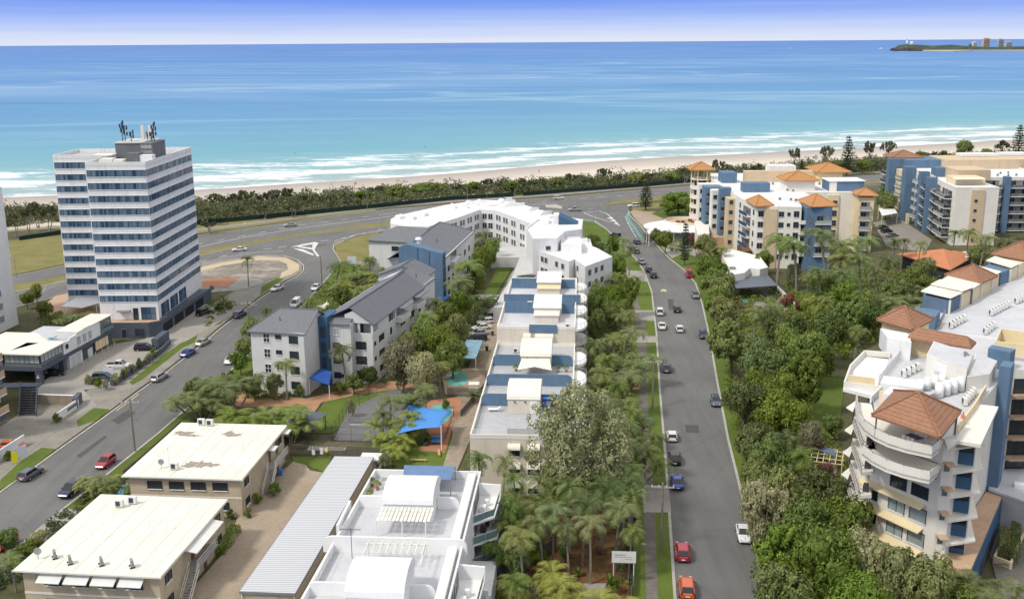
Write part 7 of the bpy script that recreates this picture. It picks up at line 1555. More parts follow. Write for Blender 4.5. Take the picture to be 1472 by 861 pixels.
def zone(phrase,lst):
    """lst: kind, px, py, rpx, crown height; ordinals count outwards from the camera per kind"""
    cnt = {}
    for e in lst: cnt[e[0]] = cnt.get(e[0],0) + 1
    done = {}
    for kind,px_,py_,rp,zc in sorted(lst,key=lambda e: -e[2]):
        x,y = G(px_,py_,zc); depth = (Vector((x,y,zc)) - Vector((0,0,CZ))).dot(CF); r = rp * depth / FPX; i = done.get(kind,0); done[kind] = i + 1
        lb = WORDS[kind] + ' ' + phrase if cnt[kind] == 1 else '%s %s from the camera %s' % (ordn(i),WORDS[kind],phrase)
        tree(kind,x,y,zc,r,lb,'%ss %s' % (WORDS[kind],phrase) if cnt[kind] > 1 else None)
zone('in the grove right of the main street',[('dense',1052,493,42,7),('dense',1098,520,36,7),('dense',1125,470,36,7),('dense',1150,500,42,8),('dense',1185,480,34,7),('dense',1105,560,42,7),('dense',1150,548,38,7),('dense',1072,582,36,6),('dense',1125,592,40,6),('dense',1213,460,30,6),('leafy',1215,430,26,6),('leafy',1170,452,26,6),('palm',1230,484,20,8),('palm',1085,455,22,7),('palm',1106,450,20,8),('palm',1184,440,17,8),('leafy',1180,520,24,5)])
zone('in front of the large cream block',[('leafy',1082,642,32,5.5),('leafy',1108,668,34,5.5),('leafy',1085,690,26,5),('dense',1180,715,46,6),('dense',1130,722,44,7),('olive',1102,738,40,6),('dense',1165,770,52,7),('leafy',1218,760,44,6),('dense',1125,800,46,6),('leafy',1190,825,56,7),('olive',1240,820,44,6),('olive',1285,832,46,6),('leafy',1130,862,50,6),('leafy',1335,850,40,6),('palm',1148,660,30,6.5),('palm',1135,640,28,7.5),('olive',1163,632,22,4),('cluster',1392,850,40,5),('golden',1360,826,24,4),('shrub_red',1188,680,14,2),('shrub_red',1176,650,12,2),('leafy',1195,612,18,2.5),('leafy',1240,880,50,6),('palm',1430,870,34,5),('leafy',1385,880,36,4)])
zone('in the hedge row along the right kerb',[('hedge',1012,352,17,4),('hedge',1020,368,19,4.5),('hedge',1016,384,18,4),('hedge',1030,392,18,4.5),('hedge',1022,406,20,4.5),('hedge',1036,420,20,4.5),('hedge',1030,436,21,4.5),('hedge',1040,448,21,4.5),('palm',1035,362,15,6),('palm',1022,350,14,6),('hedge',1042,405,16,4)])
zone('around the corner cafe',[('dense',957,345,15,4.5),('dense',942,338,10,3.5),('shrub_light',931,340,7,1.5),('shrub_red',990,344,10,3),('leafy',975,290,27,5),('leafy',995,296,20,4.5),('leafy',960,297,14,3.5)])
x,y = G(928,303,0); tree('norfolk',x,y,5.6,2.9,'small tiered pine on the traffic corner opposite the cafe').scale = (.72,.72,.52)
x,y = G(984,382,0); tree('norfolk',x,y,8,2,'slender young pine on the verge near the red parked van').scale = (.42,.42,.62)
zone('in the resort palm grove',[('coconut',1120,350,31,13),('coconut',1148,358,29,12),('coconut',1190,340,33,14),('coconut',1224,356,30,13),('palm',1205,378,25,10),('palm',1182,398,25,9),('palm',1212,402,26,9),('palm',1240,380,27,10),('coconut',1254,350,26,12),('palm',1262,396,20,8),('palm',1160,405,18,7),('palm',1288,352,14,8),('palm',1278,380,18,8),('palm',1322,358,14,9),('palm',1298,352,12,8),('cluster',1175,420,22,5),('cluster',1225,425,22,5),('cluster',1265,430,24,5),('leafy',1290,420,26,5),('leafy',1240,438,24,5),('leafy',1310,405,24,5),('cluster',1300,440,22,5),('leafy',1100,375,14,4),('olive',1140,395,14,4),('shrub_red',1130,430,16,2),('shrub_red',1155,440,13,2),('leafy',1330,390,18,5),('leafy',1195,420,20,5),('dense',1250,455,26,5),('cluster',1330,425,18,5)])
zone('between the two right-hand resorts',[('coconut',1392,335,18,10),('coconut',1412,345,22,11),('coconut',1440,350,22,11),('palm',1428,368,18,8),('leafy',1405,368,18,5),('leafy',1275,292,14,6),('dense',1268,284,10,6),('leafy',1455,372,18,5),('palm',1372,340,14,8)])
zone('along the main street verge',[('dense',865,425,20,6),('dense',885,432,20,6),('dense',904,422,16,6),('dense',852,440,16,5),('dense',885,448,22,5),('palm',898,462,24,7.5),('palm',905,486,26,7.5),('palm',882,496,22,7),('cluster',900,520,24,5),('palm',868,522,22,7),('palm',900,548,28,7),('cluster',875,555,26,5),('golden',890,575,20,4),('palm',900,586,26,7),('cluster',885,600,26,5),('golden',903,605,20,5),('palm',906,622,24,7),('leafy',870,575,20,4),('palm',895,350,15,7),('palm',890,372,14,7),('palm',905,362,14,7),('leafy',888,385,16,5),('cluster',900,398,14,5),('leafy',868,360,16,4),('leafy',882,352,12,4),('leafy',852,350,11,4),('palm',832,342,9,5),('hedge',900,445,14,3),('palm',858,500,22,8),('palm',862,545,24,8),('leafy',856,470,16,6),('palm',872,590,26,8),('cluster',858,570,20,6),('palm',905,600,22,7),('palm',900,645,26,7.5),('palm',890,560,22,7)])
zone('in the front garden beside the main street',[('grey',828,645,82,11.5),('olive',880,690,26,6),('olive',795,712,24,6),('palm',722,672,26,7),('palm',692,668,24,7),('palm',742,694,24,6.5),('cluster',762,735,36,6),('palm',752,780,34,6.5),('palm',795,742,32,7),('palm',866,712,40,8),('palm',896,708,36,8),('palm',838,735,34,7.5),('palm',885,742,36,7.5),('palm',906,690,28,8),('palm',818,770,28,6),('golden',784,838,30,4),('golden',850,850,32,3.6),('palm',745,840,30,5),('cluster',905,650,28,6),('shrub',808,792,12,1.2),('shrub_light',880,838,12,1.6),('shrub_light',878,855,12,1.6),('shrub_red',862,790,7,.8),('shrub',830,822,8,.8),('palm',905,770,22,6),('palm',775,705,30,7.5),('palm',820,712,30,8),('palm',728,740,26,6.5),('palm',780,760,30,6.5),('palm',850,765,30,7),('palm',908,722,24,7.5),('cluster',735,770,24,5),('dense',775,800,16,2.2),('leafy',745,812,22,2.5),('shrub_grey',768,850,14,1.2)])
zone('in the garden east of the slate-roofed apartments',[('palm',668,388,30,9),('palm',655,410,28,8),('dense',690,378,18,7),('leafy',705,362,14,6),('palm',692,342,16,8),('palm',712,350,14,7),('dense',682,402,20,6),('leafy',658,438,20,5),('cluster',685,430,16,5),('leafy',640,460,24,6),('palm',628,440,18,7),('palm',618,462,22,7),('leafy',655,472,19,5),('dense',636,490,26,6),('leafy',610,482,22,6),('dense',590,500,24,5),('olive',575,522,30,6),('olive',604,536,28,5),('palm',632,532,22,5),('dense',650,510,24,5),('cluster',622,515,20,4)])
zone('in the lawn garden of the slate-roofed apartments',[('palm',410,528,22,6.5),('palm',495,508,24,7.5),('cluster',330,548,30,5),('palm',308,558,28,5),('cluster',288,572,24,4),('golden',362,592,32,4),('golden',395,600,28,4),('golden',340,612,26,3.5),('cluster',415,605,22,4),('leafy',365,555,18,3),('olive',395,553,12,3),('shrub',430,560,9,1.2),('dense',508,550,16,2.5),('leafy',530,540,16,2.5),('dense',488,556,10,1.5),('shrub_grey',505,585,8,2),('palm',560,583,30,5.5),('golden',575,598,22,4),('palm',548,600,20,5),('golden',556,632,20,3.5),('fan',588,580,22,4.5),('palm',612,566,22,5),('olive',552,664,12,2),('leafy',278,560,14,3),('shrub',640,580,7,1.2),('fan',682,568,12,1.5),('shrub_red',300,610,6,1)])
zone('between the side street and the slate-roofed apartments',[('coconut',480,383,24,8),('golden',503,408,16,4),('golden',520,398,18,4),('golden',540,388,16,4),('cluster',512,420,18,4),('dense',492,428,16,5),('palm',445,436,14,4.5),('palm',532,376,14,6),('cluster',378,458,14,4),('palm',380,448,12,5),('leafy',360,475,14,3),('leafy',352,500,14,3),('leafy',345,520,16,3),('golden',550,395,14,4),('leafy',478,445,12,3)])
zone('around the striped tower and the vacant lot',[('palm',355,377,12,7),('palm',322,428,10,4),('shrub',316,440,10,1.2),('shrub',330,438,8,1.2),('cluster',98,458,12,2.5),('leafy',82,456,10,2),('cluster',118,455,12,2.5),('leafy',64,444,12,3),('dense',38,428,12,3),('leafy',52,420,10,3)])
zone('on the near kerb beside the cream-roofed flats',[('palm',150,692,22,3),('golden',135,688,16,2.5),('cluster',165,700,16,2.5),('palm',18,808,26,4),('leafy',12,775,18,2),('olive',55,775,16,1.5),('leafy',38,790,16,1.5),('shrub',82,600,8,1),('shrub',12,655,9,1)])
zone('along the brick flats driveway',[('shrub',393,702,12,1.2),('shrub_light',370,716,8,.9),('shrub_light',356,737,7,.8),('shrub',332,738,8,.8)])
# beach trees: named by what they stand near
bt = [('coast',20,315,14,6),('coast',38,306,14,7),('coast',52,300,15,7),('coast',68,304,13,7),('coast',8,322,10,5)]
zone('in the beach clump left of the striped tower',bt)
bt = [('coast',296,305,20,5),('coast',312,285,16,6),('coast',335,286,14,5),('coast',355,280,16,6),('coast',375,284,14,5),('coast',395,280,15,6),('coast',415,278,12,6),('coast',432,284,14,5),('coast',300,322,14,3.5),('coast',455,284,14,5),('coast',380,300,14,4),('coast',478,286,14,4),('coast',345,300,14,4),('coast',500,284,15,4),('coast',420,298,13,4)]
zone('on the dune right of the striped tower',bt)
bt = [('dense',520,280,16,3),('leafy',605,272,20,3),('dense',570,276,18,3),('leafy',630,270,16,3),('coast',655,270,13,4),('leafy',680,268,14,3),('coast',540,272,14,4),('coast',715,265,12,4),('dense',735,268,14,3),('coast',757,262,14,5),('coast',775,262,12,5),('leafy',800,262,13,3),('coast',822,256,12,5),('coast',868,248,12,6),('coast',845,260,12,4),('coast',890,256,12,4),('dense',915,256,14,3),('coast',935,254,12,4),('leafy',965,254,12,3),('coast',985,248,12,5),('coast',700,262,12,4)]
zone('in the dune scrub along the beach road',bt)
bt = [('coast',1032,238,11,7),('coast',1047,242,12,6),('coast',1085,242,13,6),('coast',1142,222,10,9),('coast',1190,218,11,9),('dense',1165,240,12,4),('leafy',1205,240,13,4),('coast',1110,244,11,5),('coast',1252,214,12,10),('coast',1278,212,12,10),('dense',1240,238,13,4),('coast',1300,225,13,6),('leafy',1325,228,13,5),('coast',1350,222,14,6),('dense',1384,214,14,7),('coast',1400,224,12,5),('leafy',1420,224,14,5),('coast',1365,226,12,5),('coast',1440,210,12,8),('dense',1455,226,12,4),('coast',1270,234,13,5)]
zone('in the dune scrub behind the right-hand resorts',bt)
for a,b_,h,lb in ((1217,252,.92,'tall tiered pine standing behind the cream resort'),(1462,232,.95,'tall tiered pine at the right edge behind the beach road'),(1161,246,.35,'small dark pine behind the cream resort roof'),(1152,247,.28,'smallest dark pine left of the tall tiered pine'),(1186,235,.3,'small pine among the dune scrub beside the tall pine'),(1272,285,.55,'dark pine between the two resorts')):
    x,y = G(a,b_,0); t = tree('norfolk',x,y,12 * h,5 * h,lb); t.scale = (h,h,h)
# scrub and undergrowth: uncountable, one object per area
def undergrowth(name,poly,n,per,size,hmax,mat,z0=0.0,seed=1,px=True,mb_r=(.5,1.3)):
    q = GL(poly,z0) if px else poly; random.seed(seed); xs_ = [p[0] for p in q]; ys_ = [p[1] for p in q]; V = []; Fs = []
    def inside(x,y):
        c = False; j = len(q) - 1
        for i in range(len(q)):
            if (q[i][1] > y) != (q[j][1] > y) and x < (q[j][0] - q[i][0]) * (y - q[i][1]) / (q[j][1] - q[i][1]) + q[i][0]: c = not c
            j = i
        return c
    k = 0; tries = 0
    while k < n and tries < n * 30:
        tries += 1; x,y = random.uniform(min(xs_),max(xs_)),random.uniform(min(ys_),max(ys_))
        if not inside(x,y): continue
        k += 1; r = random.uniform(*mb_r) * size * 3; hh = hmax * random.uniform(.35,1) * (0.6 + .8 * abs(mnoise.noise(Vector((x * .05,y * .05,seed)))) * 1.5)
        for i in range(per):
            d_ = rdir(); d_.z = abs(d_.z); c = Vector((x + d_.x * r,y + d_.y * r,z0 + d_.z * hh)); quad_leaf(V,Fs,c,d_ + rdir() * .6,size * random.uniform(.6,1.3))
    o = bpy.data.objects.new(name,leafmesh(name,V,Fs,mat)); COL.objects.link(o); struct(o,'stuff'); return o
dune = [(-60,335),(60,322),(90,318),(280,322),(420,310),(540,298),(650,287),(800,277),(1000,261),(1260,246),(1500,233),(1500,222),(1330,228),(1186,236),(1060,246),(936,252),(830,260),(736,266),(650,272),(560,274),(450,282),(300,292),(200,296),(80,300),(-60,308)]
undergrowth('dune_scrub',dune,3000,34,.55,5.0,'leaf_coast',-.1,2,True,(.7,1.6)); undergrowth('dune_scrub',dune,500,30,.5,5.2,'leaf_mid',-.1,5,True,(.7,1.5))
undergrowth('undergrowth',[(846,462),(910,470),(908,560),(905,640),(903,700),(900,745),(850,700),(838,640),(848,560)],330,26,.3,1.8,'leaf_dark',0,3)
undergrowth('undergrowth',[(1050,425),(1110,415),(1180,395),(1290,380),(1400,400),(1350,470),(1290,470),(1220,520),(1100,520),(1060,540),(1060,610),(1110,640),(1080,660),(1050,600),(1035,520)],900,26,.34,2.6,'leaf_dark',0,4)
undergrowth('undergrowth',[(1070,640),(1120,625),(1200,640),(1250,760),(1340,830),(1420,861),(1400,930),(1190,930),(1130,820),(1090,720)],600,26,.3,2.4,'leaf_mid',0,6)
undergrowth('undergrowth',[(640,420),(690,432),(697,462),(660,510),(632,545),(560,546),(548,560),(560,500),(620,450)],330,26,.28,2.2,'leaf_dark',0,7)
undergrowth('undergrowth',[(270,560),(330,535),(370,556),(440,568),(425,578),(340,572),(325,590),(430,600),(420,615),(290,612)],360,24,.26,1.3,'leaf_mid',0,8)
undergrowth('undergrowth',[(486,392),(545,376),(560,400),(500,440),(440,455),(400,470),(372,500),(352,520),(362,490),(430,445)],260,24,.28,1.5,'leaf_mid',0,9)
undergrowth('undergrowth',[(0,810),(80,745),(118,722),(130,700),(170,690),(176,700),(110,760),(30,830),(0,861),(-40,880)],170,24,.24,1.2,'leaf_coast',0,10)
undergrowth('undergrowth',[(685,345),(700,345),(702,372),(690,430),(660,435),(640,400),(660,370)],150,24,.3,2.2,'leaf_dark',0,11)
undergrowth('undergrowth',[(905,640),(910,720),(905,790),(895,860),(884,800),(880,700)],80,24,.22,1.0,'leaf_dark',0,12)
undergrowth('undergrowth',[(938,345),(1000,340),(1010,352),(990,365),(965,362)],90,24,.26,1.3,'leaf_dark',0.1,13)
undergrowth('undergrowth',[(55,455),(140,448),(150,462),(60,470)],70,24,.26,1.3,'leaf_mid',0,14)
undergrowth('undergrowth',[(290,440),(320,428),(338,436),(330,446),(298,470)],50,22,.24,.9,'leaf_dark',.1,15)
undergrowth('undergrowth',[(700,842),(800,835),(840,860),(840,930),(690,930)],90,24,.24,1.4,'leaf_dark',.1,16)
undergrowth('leaf_litter',[(702,775),(768,745),(898,735),(900,850),(840,836),(705,840)],260,7,.16,.12,'leaf_dead',.1,17)
def clipped_hedge(par,F,u0,u1,v0,v1,h,mat,lb=None,z0=0):
    random.seed(int(u0 * 31 + v0 * 7)); V = []; Fs = []
    n = int(((u1 - u0) * (v1 - v0) + 2 * h * ((u1 - u0) + (v1 - v0))) * 45)
    for i in range(n):
        f = random.random(); u,v,z = random.uniform(u0,u1),random.uniform(v0,v1),random.uniform(0,h); nn = Vector((0,0,1))
        if f < .45: z = h
        elif f < .6: u = u0; nn = Vector((-1,0,0))
        elif f < .75: u = u1; nn = Vector((1,0,0))
        elif f < .9: v = v0; nn = Vector((0,-1,0))
        else: v = v1; nn = Vector((0,1,0))
        c = F(u,v,z0 + z); quad_leaf(V,Fs,c + rdir() * .06,nn + rdir() * .9,.13)
    o = bpy.data.objects.new('hedge',leafmesh('hedge',V,Fs,mat)); COL.objects.link(o)
    if lb: tag(o,lb,'hedge')
    return o
Fb = Fr(*G(1343,805,5),26)
clipped_hedge(None,Fb,6.8,8.0,13.2,18.5,1.9,'leaf_dark','dark clipped hedge in the cream walled planter',.7); clipped_hedge(None,Fb,8.2,9.2,12.6,22.2,1.5,'leaf_hedge','yellow-green clipped hedge in the cream walled planter',.7)
x,y = G(327,782,0); clipped_hedge(None,Fr(x,y,5),-.6,.8,-3.2,3.2,1.3,'leaf_dark','clipped green hedge beside the stair of the front brick flats')
# ================================================================== VEHICLES
def carpaint(name,c,metal=.25):
    m,nt,b = newmat(name); n = noise(nt,wpos(nt),3.0,3)
    lk(nt,ramp(nt,n,[(0.3,tuple(x * .85 for x in c)),(0.7,c)]),b.inputs['Base Color']); b.inputs['Roughness'].default_value = .32; b.inputs['Metallic'].default_value = metal; b.inputs['Coat Weight'].default_value = .5; b.inputs['Coat Roughness'].default_value = .1
for n_,c in dict(white=(.74,.74,.73),silver=(.42,.43,.44),grey=(.16,.17,.185),black=(.015,.015,.018),navy=(.02,.03,.07),blue=(.02,.07,.33),red=(.42,.015,.02),crimson=(.36,.015,.03),maroon=(.12,.02,.035),orange=(.62,.12,.03),beige=(.50,.47,.40),slate=(.10,.12,.15)).items(): carpaint('paint_' + n_,c,.1 if n_ in ('white','red','crimson','orange') else .35)
paint('tyre',(.015,.015,.015),.9); paint('rim',(.35,.35,.36),.4,.05,1,.5,0,.6); paint('lens',(.6,.6,.6),.2); paint('tail',(.35,.01,.01),.3)
m,nt,b = newmat('car_glass'); b.inputs['Base Color'].default_value = (.012,.015,.018,1); b.inputs['Roughness'].default_value = .06; b.inputs['Specular IOR Level'].default_value = .7
TYPES = dict(hatch=(4.15,.87,1.48,.92),sedan=(4.75,.90,1.45,.92),suv=(4.65,.93,1.72,1.05),wagon=(4.8,.90,1.50,.95),van=(4.9,.93,1.95,1.10),ute=(5.3,.93,1.78,1.05))
# greenhouse: rear base, rear top, front top, front base as fractions of length measured from the back
GH = dict(hatch=(.03,.10,.50,.70),sedan=(.16,.28,.55,.72),suv=(.02,.08,.54,.70),wagon=(.02,.09,.53,.70),van=(.01,.03,.70,.86),ute=(.34,.38,.58,.73))
def car(kind,colr,px_,py_,hd,label,group=None,z=.02,rack=False):
    L,w_,H,belt = TYPES[kind]; x,y = G(px_,py_,.8); t = thing('parked_car' if kind not in ('ute','van') else {'ute': 'utility_truck','van': 'van'}[kind],label,{'ute': 'ute','van': 'van'}.get(kind,'car'),(x,y,z),group)
    F = Fr(x,y,hd,z); P0 = 'paint_' + colr; st = []
    for f,zb,zt,ww in ((0,.42,belt * .78,.80),(.02,.30,belt * .92,.93),(.12,.26,belt,.98),(.35,.24,belt,1),(.62,.24,belt,1),(.74,.25,belt * .96,.99),(.88,.26,belt * .86,.96),(.97,.30,belt * .72,.86),(1.0,.40,belt * .58,.72)):
        if kind == 'ute' and f < .33: zt = belt * .98
        if kind == 'van' and f > .8: zt = max(zt,belt * .8)
        v = -L / 2 + f * L; W_ = w_ * ww; st.append([(-W_ * .9,v,zb),(-W_,v,(zb + zt) * .5),(-W_ * .97,v,zt * .93),(-W_ * .84,v,zt),(W_ * .84,v,zt),(W_ * .97,v,zt * .93),(W_,v,(zb + zt) * .5),(W_ * .9,v,zb)])
    vs = [p for s in st for p in s]; n = 8; fs = []
    for i in range(len(st) - 1):
        for j in range(n): fs.append((i * n + j,i * n + (j + 1) % n,(i + 1) * n + (j + 1) % n,(i + 1) * n + j))
    fs += [tuple(range(n))[::-1],tuple(range((len(st) - 1) * n,len(st) * n))]
    mb = MB(F); mb.add(vs,fs); body = mb.build('body',P0,t)
    a0,a1,a2,a3 = [-L / 2 + g * L for g in GH[kind]]; zb,zt = belt - .01,H - .06; wb,wt = w_ * .85,w_ * .70
    mb = MB(F); mb.add([(-wb,a0,zb),(wb,a0,zb),(wb,a3,zb),(-wb,a3,zb),(-wt,a1,zt),(wt,a1,zt),(wt,a2,zt),(-wt,a2,zt)],[(0,1,5,4),(1,2,6,5),(2,3,7,6),(3,0,4,7)]); mb.build('window_glass','car_glass',t)
    mb = MB(F); q = .03; am = (a1 + a2) / 2
    mb.add([(-wt - q,a1 - q,zt),(wt + q,a1 - q,zt),(wt + q,a2 + q,zt),(-wt - q,a2 + q,zt),(-wt * .86,a1 + .08,H),(wt * .86,a1 + .08,H),(wt * .86,a2 - .12,H - .01),(-wt * .86,a2 - .12,H - .01)],[(0,1,5,4),(1,2,6,5),(2,3,7,6),(3,0,4,7),(4,5,6,7),(3,2,1,0)])
    for sx_ in (-1,1):     # pillars
        for (b0,b1) in ((a0,a1),(a3,a2)): mb.tube((sx_ * (wb + .01),b0,zb),(sx_ * (wt + .02),b1,zt),.045,n=4)
        bm = (a0 + a3) / 2 + (0 if kind != 'van' else .6); mb.tube((sx_ * (wb + .01),bm,zb),(sx_ * (wt + .01),bm,zt),.04,n=4)
        if kind in ('van',): mb.add([(sx_ * (wb + .015),a0,zb),(sx_ * (wb + .015),bm,zb),(sx_ * (wt + .025),bm,zt),(sx_ * (wt + .025),a1,zt)],[(0,1,2,3)])
    mb.build('roof',P0,t)
    if kind == 'ute': mb = MB(F); mb.box(-w_ * .74,w_ * .74,-L / 2 + .12,-L / 2 + .32 * L,belt - .02,belt + .03); mb.build('tray','tyre' if colr == 'white' else 'metal_dark',t)
    for sx_ in (-1,1):
        for f in (.185,.80):
            v = -L / 2 + f * L; mb = MB(F); mb.tube((sx_ * (w_ - .2),v,.33),(sx_ * (w_ + .015),v,.33),.33,.33,14); wh = mb.build('wheel','tyre',t); mb = MB(F); mb.tube((sx_ * (w_ + .016),v,.33),(sx_ * (w_ + .03),v,.33),.20,.18,10); mb.build('rim','rim',wh)
        mb = MB(F); mb.box(sx_ * w_ * .45,sx_ * w_ * .80,L / 2 - .16,L / 2 - .06,belt * .62,belt * .76); mb.build('headlight','lens',t)
        mb = MB(F); mb.box(sx_ * w_ * .60,sx_ * w_ * .90,-L / 2 + .0,-L / 2 + .1,belt * .72,belt * .93); mb.build('tail_light','tail',t)
        mb = MB(F); mb.box(sx_ * (w_ - .02),sx_ * (w_ + .16),a3 - .38,a3 - .26,belt - .02,belt + .13); mb.build('wing_mirror',P0,t)
    mb = MB(F); mb.box(-.26,.26,-L / 2 - .012,-L / 2 + .01,.52,.64); mb.build('number_plate','white_trim',t)
    if rack:
        mb = MB(F)
        for sx_ in (-1,1): mb.tube((sx_ * wt * .8,a1 + .2,H + .06),(sx_ * wt * .8,a2 - .2,H + .06),.025,n=4)
        for k in range(6): v = a1 + .3 + (a2 - a1 - .6) * k / 5; mb.box(-wt * .8,wt * .8,v - .02,v + .02,H + .05,H + .08)
        mb.build('roof_rack','metal_grey',t)
    return t
g1 = 'cars parked along the left kerb of the main street'
for a in (('hatch','white',966,624,6,'white hatchback parked ahead of the black car with the roof rack',g1),('suv','black',969.5,656,6,'black four-wheel drive with silver roof rack parked behind the white hatchback',g1,.02,True),('sedan','blue',973.5,690,6,'bright blue sedan parked at the left kerb',g1),('suv','crimson',981,790,6,'dark red car parked ahead of the orange car',g1),('suv','orange',987,841,6,'orange car parked nearest the camera',g1),
          ('suv','white',948.5,447,6,'white four-wheel drive parked at the left kerb ahead of the white sedan',g1),('sedan','white',951.5,467,6,'white sedan parked behind the white four-wheel drive',g1),('suv','slate',957.5,527,6,'dark grey four-wheel drive parked alone near the power pole',g1,.02,True),
          ('sedan','silver',922,375,-4,'silver sedan parked ahead of the maroon hatchback',g1),('hatch','maroon',932.5,386,0,'maroon hatchback between the silver and the black car',g1),('suv','black',939,394.5,3,'black car parked behind the maroon hatchback',g1),('hatch','grey',914,360,-8,'grey hatchback half hidden by palms near the street mouth',g1),('hatch','navy',915,347,-10,'dark car hidden behind the palm tops near the street mouth',g1),('suv','navy',884,338,-38,'dark car parked beside the lawn triangle',g1)): car(*a)
car('hatch','black',973.5,443,6,'black hatchback driving up the main street'); car('hatch','white',977,471,6,'white hatchback driving behind the black one')
g2 = 'cars parked along the right kerb of the main street'
for a in (('van','red',991,394,184,'red van parked at the right kerb',g2),('wagon','grey',1000,423,186,'grey car with roof box parked behind the red van',g2,.02,True),('hatch','navy',1011,480,186,'dark car at the right kerb under the hedge trees',g2),('hatch','slate',1029,575,186,'blue-grey car half hidden under the shade grove',g2),('sedan','white',1069,764,187,'white sedan under the trees at the right kerb',g2)): car(*a)
for a in (('suv','white',803.5,284,84,'white four-wheel drive on the far beach road beside the green fence'),('ute','silver',826,300.5,268,'silver utility truck driving past the pedestrian island'),('suv','white',910.5,295,258,'white car turning on the beach road near the small pine'),('sedan','silver',417,322.5,250,'silver blue sedan on the far carriageway of the beach road'),('sedan','white',344,357.5,252,'white sedan on the near carriageway beside the lamp post'),('van','white',728,288,266,'white van beyond the curved white resort roof')): car(*a)
g3 = 'cars along the side street'
for a in (('sedan','white',398,413,200,'white sedan parked at the edge of the vacant lot',g3),('sedan','white',454,412,186,'white sedan parked beside the coconut palm',g3),('van','white',425,435.5,184,'white van parked behind the slate-roofed apartments',g3),('suv','navy',345,451,14,'dark four-wheel drive parked at the bend past the tower podium',g3),('hatch','white',331,516,184,'white hatchback parked at the near kerb',g3),('sedan','beige',292,490,12,'beige sedan parked ahead of the blue one',g3),('sedan','blue',270.5,505.5,10,'shiny blue sedan parked at the far kerb',g3),('wagon','silver',229,540,10,'silver wagon parked alone at the far kerb',g3),('hatch','crimson',151.5,662,187,'red hatchback parked by the near kerb',g3),('wagon','slate',44,678,10,'slate grey wagon parked across from the front brick flats',g3),('suv','navy',101.5,702,188,'dark navy wagon parked behind the red hatchback',g3),('hatch','red',6,779,188,'red car cut by the lower left photo edge',g3)): car(*a)
car('hatch','silver',700.5,453.5,250,'silver hatchback at the far end of the lane row',g3 and 'cars in the lane beside the beige apartments')
g4 = 'cars in the restaurant car park'
for a in (('suv','black',209,499,85,'black four-wheel drive parked beside the grey podium wall',g4),('ute','white',172,524,88,'white utility truck in the middle of the restaurant car park',g4),('suv','slate',150,541,84,'dark car behind the planted bed in the car park',g4),('sedan','black',76,535,78,'black car under the restaurant building',g4),('suv','black',293,448,20,'black four-wheel drive in the driveway beside the tower',g4),('sedan','orange',15,638,80,'orange-red car behind the low white wall',g4)): car(*a)
g5 = 'cars in the lane beside the beige apartments'
for a in (('hatch','white',697.5,461,250,'white hatchback furthest up the lane',g5),('sedan','white',692,469,250,'white sedan second down the lane',g5),('sedan','silver',688,477.5,250,'silver sedan third down the lane',g5),('suv','navy',685,486,250,'dark car right behind the pale blue carport roof',g5)): car(*a)
g6 = 'cars in the courtyard between the resorts'
for a in (('sedan','black',1269,326,60,'black car furthest in the courtyard row',g6),('suv','black',1275,331.5,60,'black car in the middle of the courtyard row',g6),('sedan','grey',1283,337.5,62,'brownish grey car nearest in the courtyard row',g6)): car(*a)
# ================================================================== STREET FURNITURE, FENCES, COURTYARD THINGS, PEOPLE
def power_pole(bx,by,h,lb,hd=6,lamp=False):
    x,y = G(bx,by,0); t = thing('power_pole',lb,'power pole',(x,y,0)); F = Fr(x,y,hd)
    mb = MB(F); mb.tube((0,0,0),(0,0,h),.19,.13,8); mb.build('pole','pole_wood',t)
    mb = MB(F); mb.box(-1.5,1.5,-.08,.08,h - .7,h - .52); mb.build('crossarm','concrete',t)
    for u in (-1.35,-.5,.5,1.35): mb = MB(F); mb.tube((u,0,h - .52),(u,0,h - .3),.06,.04,6); mb.build('insulator','white_trim',t)
    if lamp: mb = MB(F); mb.tube((0,0,h - 1.4),(1.8,0,h - .9),.05,n=5); mb.box(1.6,2.3,-.12,.12,h - .98,h - .86); mb.build('lamp_arm','metal_grey',t)
    return F,h
pp = [power_pole(950,793,9.6,'timber power pole on the verge nearest the camera'),power_pole(938,588,9.4,'timber power pole on the verge beside the dark grey parked car'),power_pole(194,649,9.0,'timber power pole on the near kerb of the side street',-2),power_pole(359,486,8.6,'timber power pole beside the slate-roofed apartments',2,True),power_pole(463,412,8.4,'timber power pole beside the coconut palm',2)]
def wires(A,B,lb):
    mb = MB()
    for u in (-1.35,-.5,.5,1.35):
        a = A[0](u,0,A[1] - .3); b_ = B[0](u,0,B[1] - .3); n = 10; pts = [a.lerp(b_,i / n) - Vector((0,0,1.0 * math.sin(math.pi * i / n))) for i in range(n + 1)]
        mb.path([tuple(p) for p in pts],.014,.014,3)
    tag(mb.build('overhead_wires','metal_dark'),lb,'wires')
wires(pp[0],pp[1],'overhead wires between the two timber poles on the main street verge'); wires(pp[2],pp[3],'overhead wires strung along the side street')
def lamp(bx,by,h,lb,az=180,arm=1.8,grp='street lamps along the beach road'):
    x,y = G(bx,by,0); t = thing('street_lamp',lb,'street lamp',(x,y,0),grp); F = Fr(x,y,az)
    mb = MB(F); mb.tube((0,0,0),(0,0,h),.10,.06,6); mb.tube((0,0,h),(0,arm * .6,h + .5),.05,.045,5); mb.tube((0,arm * .6,h + .5),(0,arm,h + .5),.045,.04,5); mb.build('pole','metal_grey',t)
    mb = MB(F); mb.box(-.13,.13,arm - .1,arm + .55,h + .44,h + .56); mb.build('lamp_head','ac_white',t)
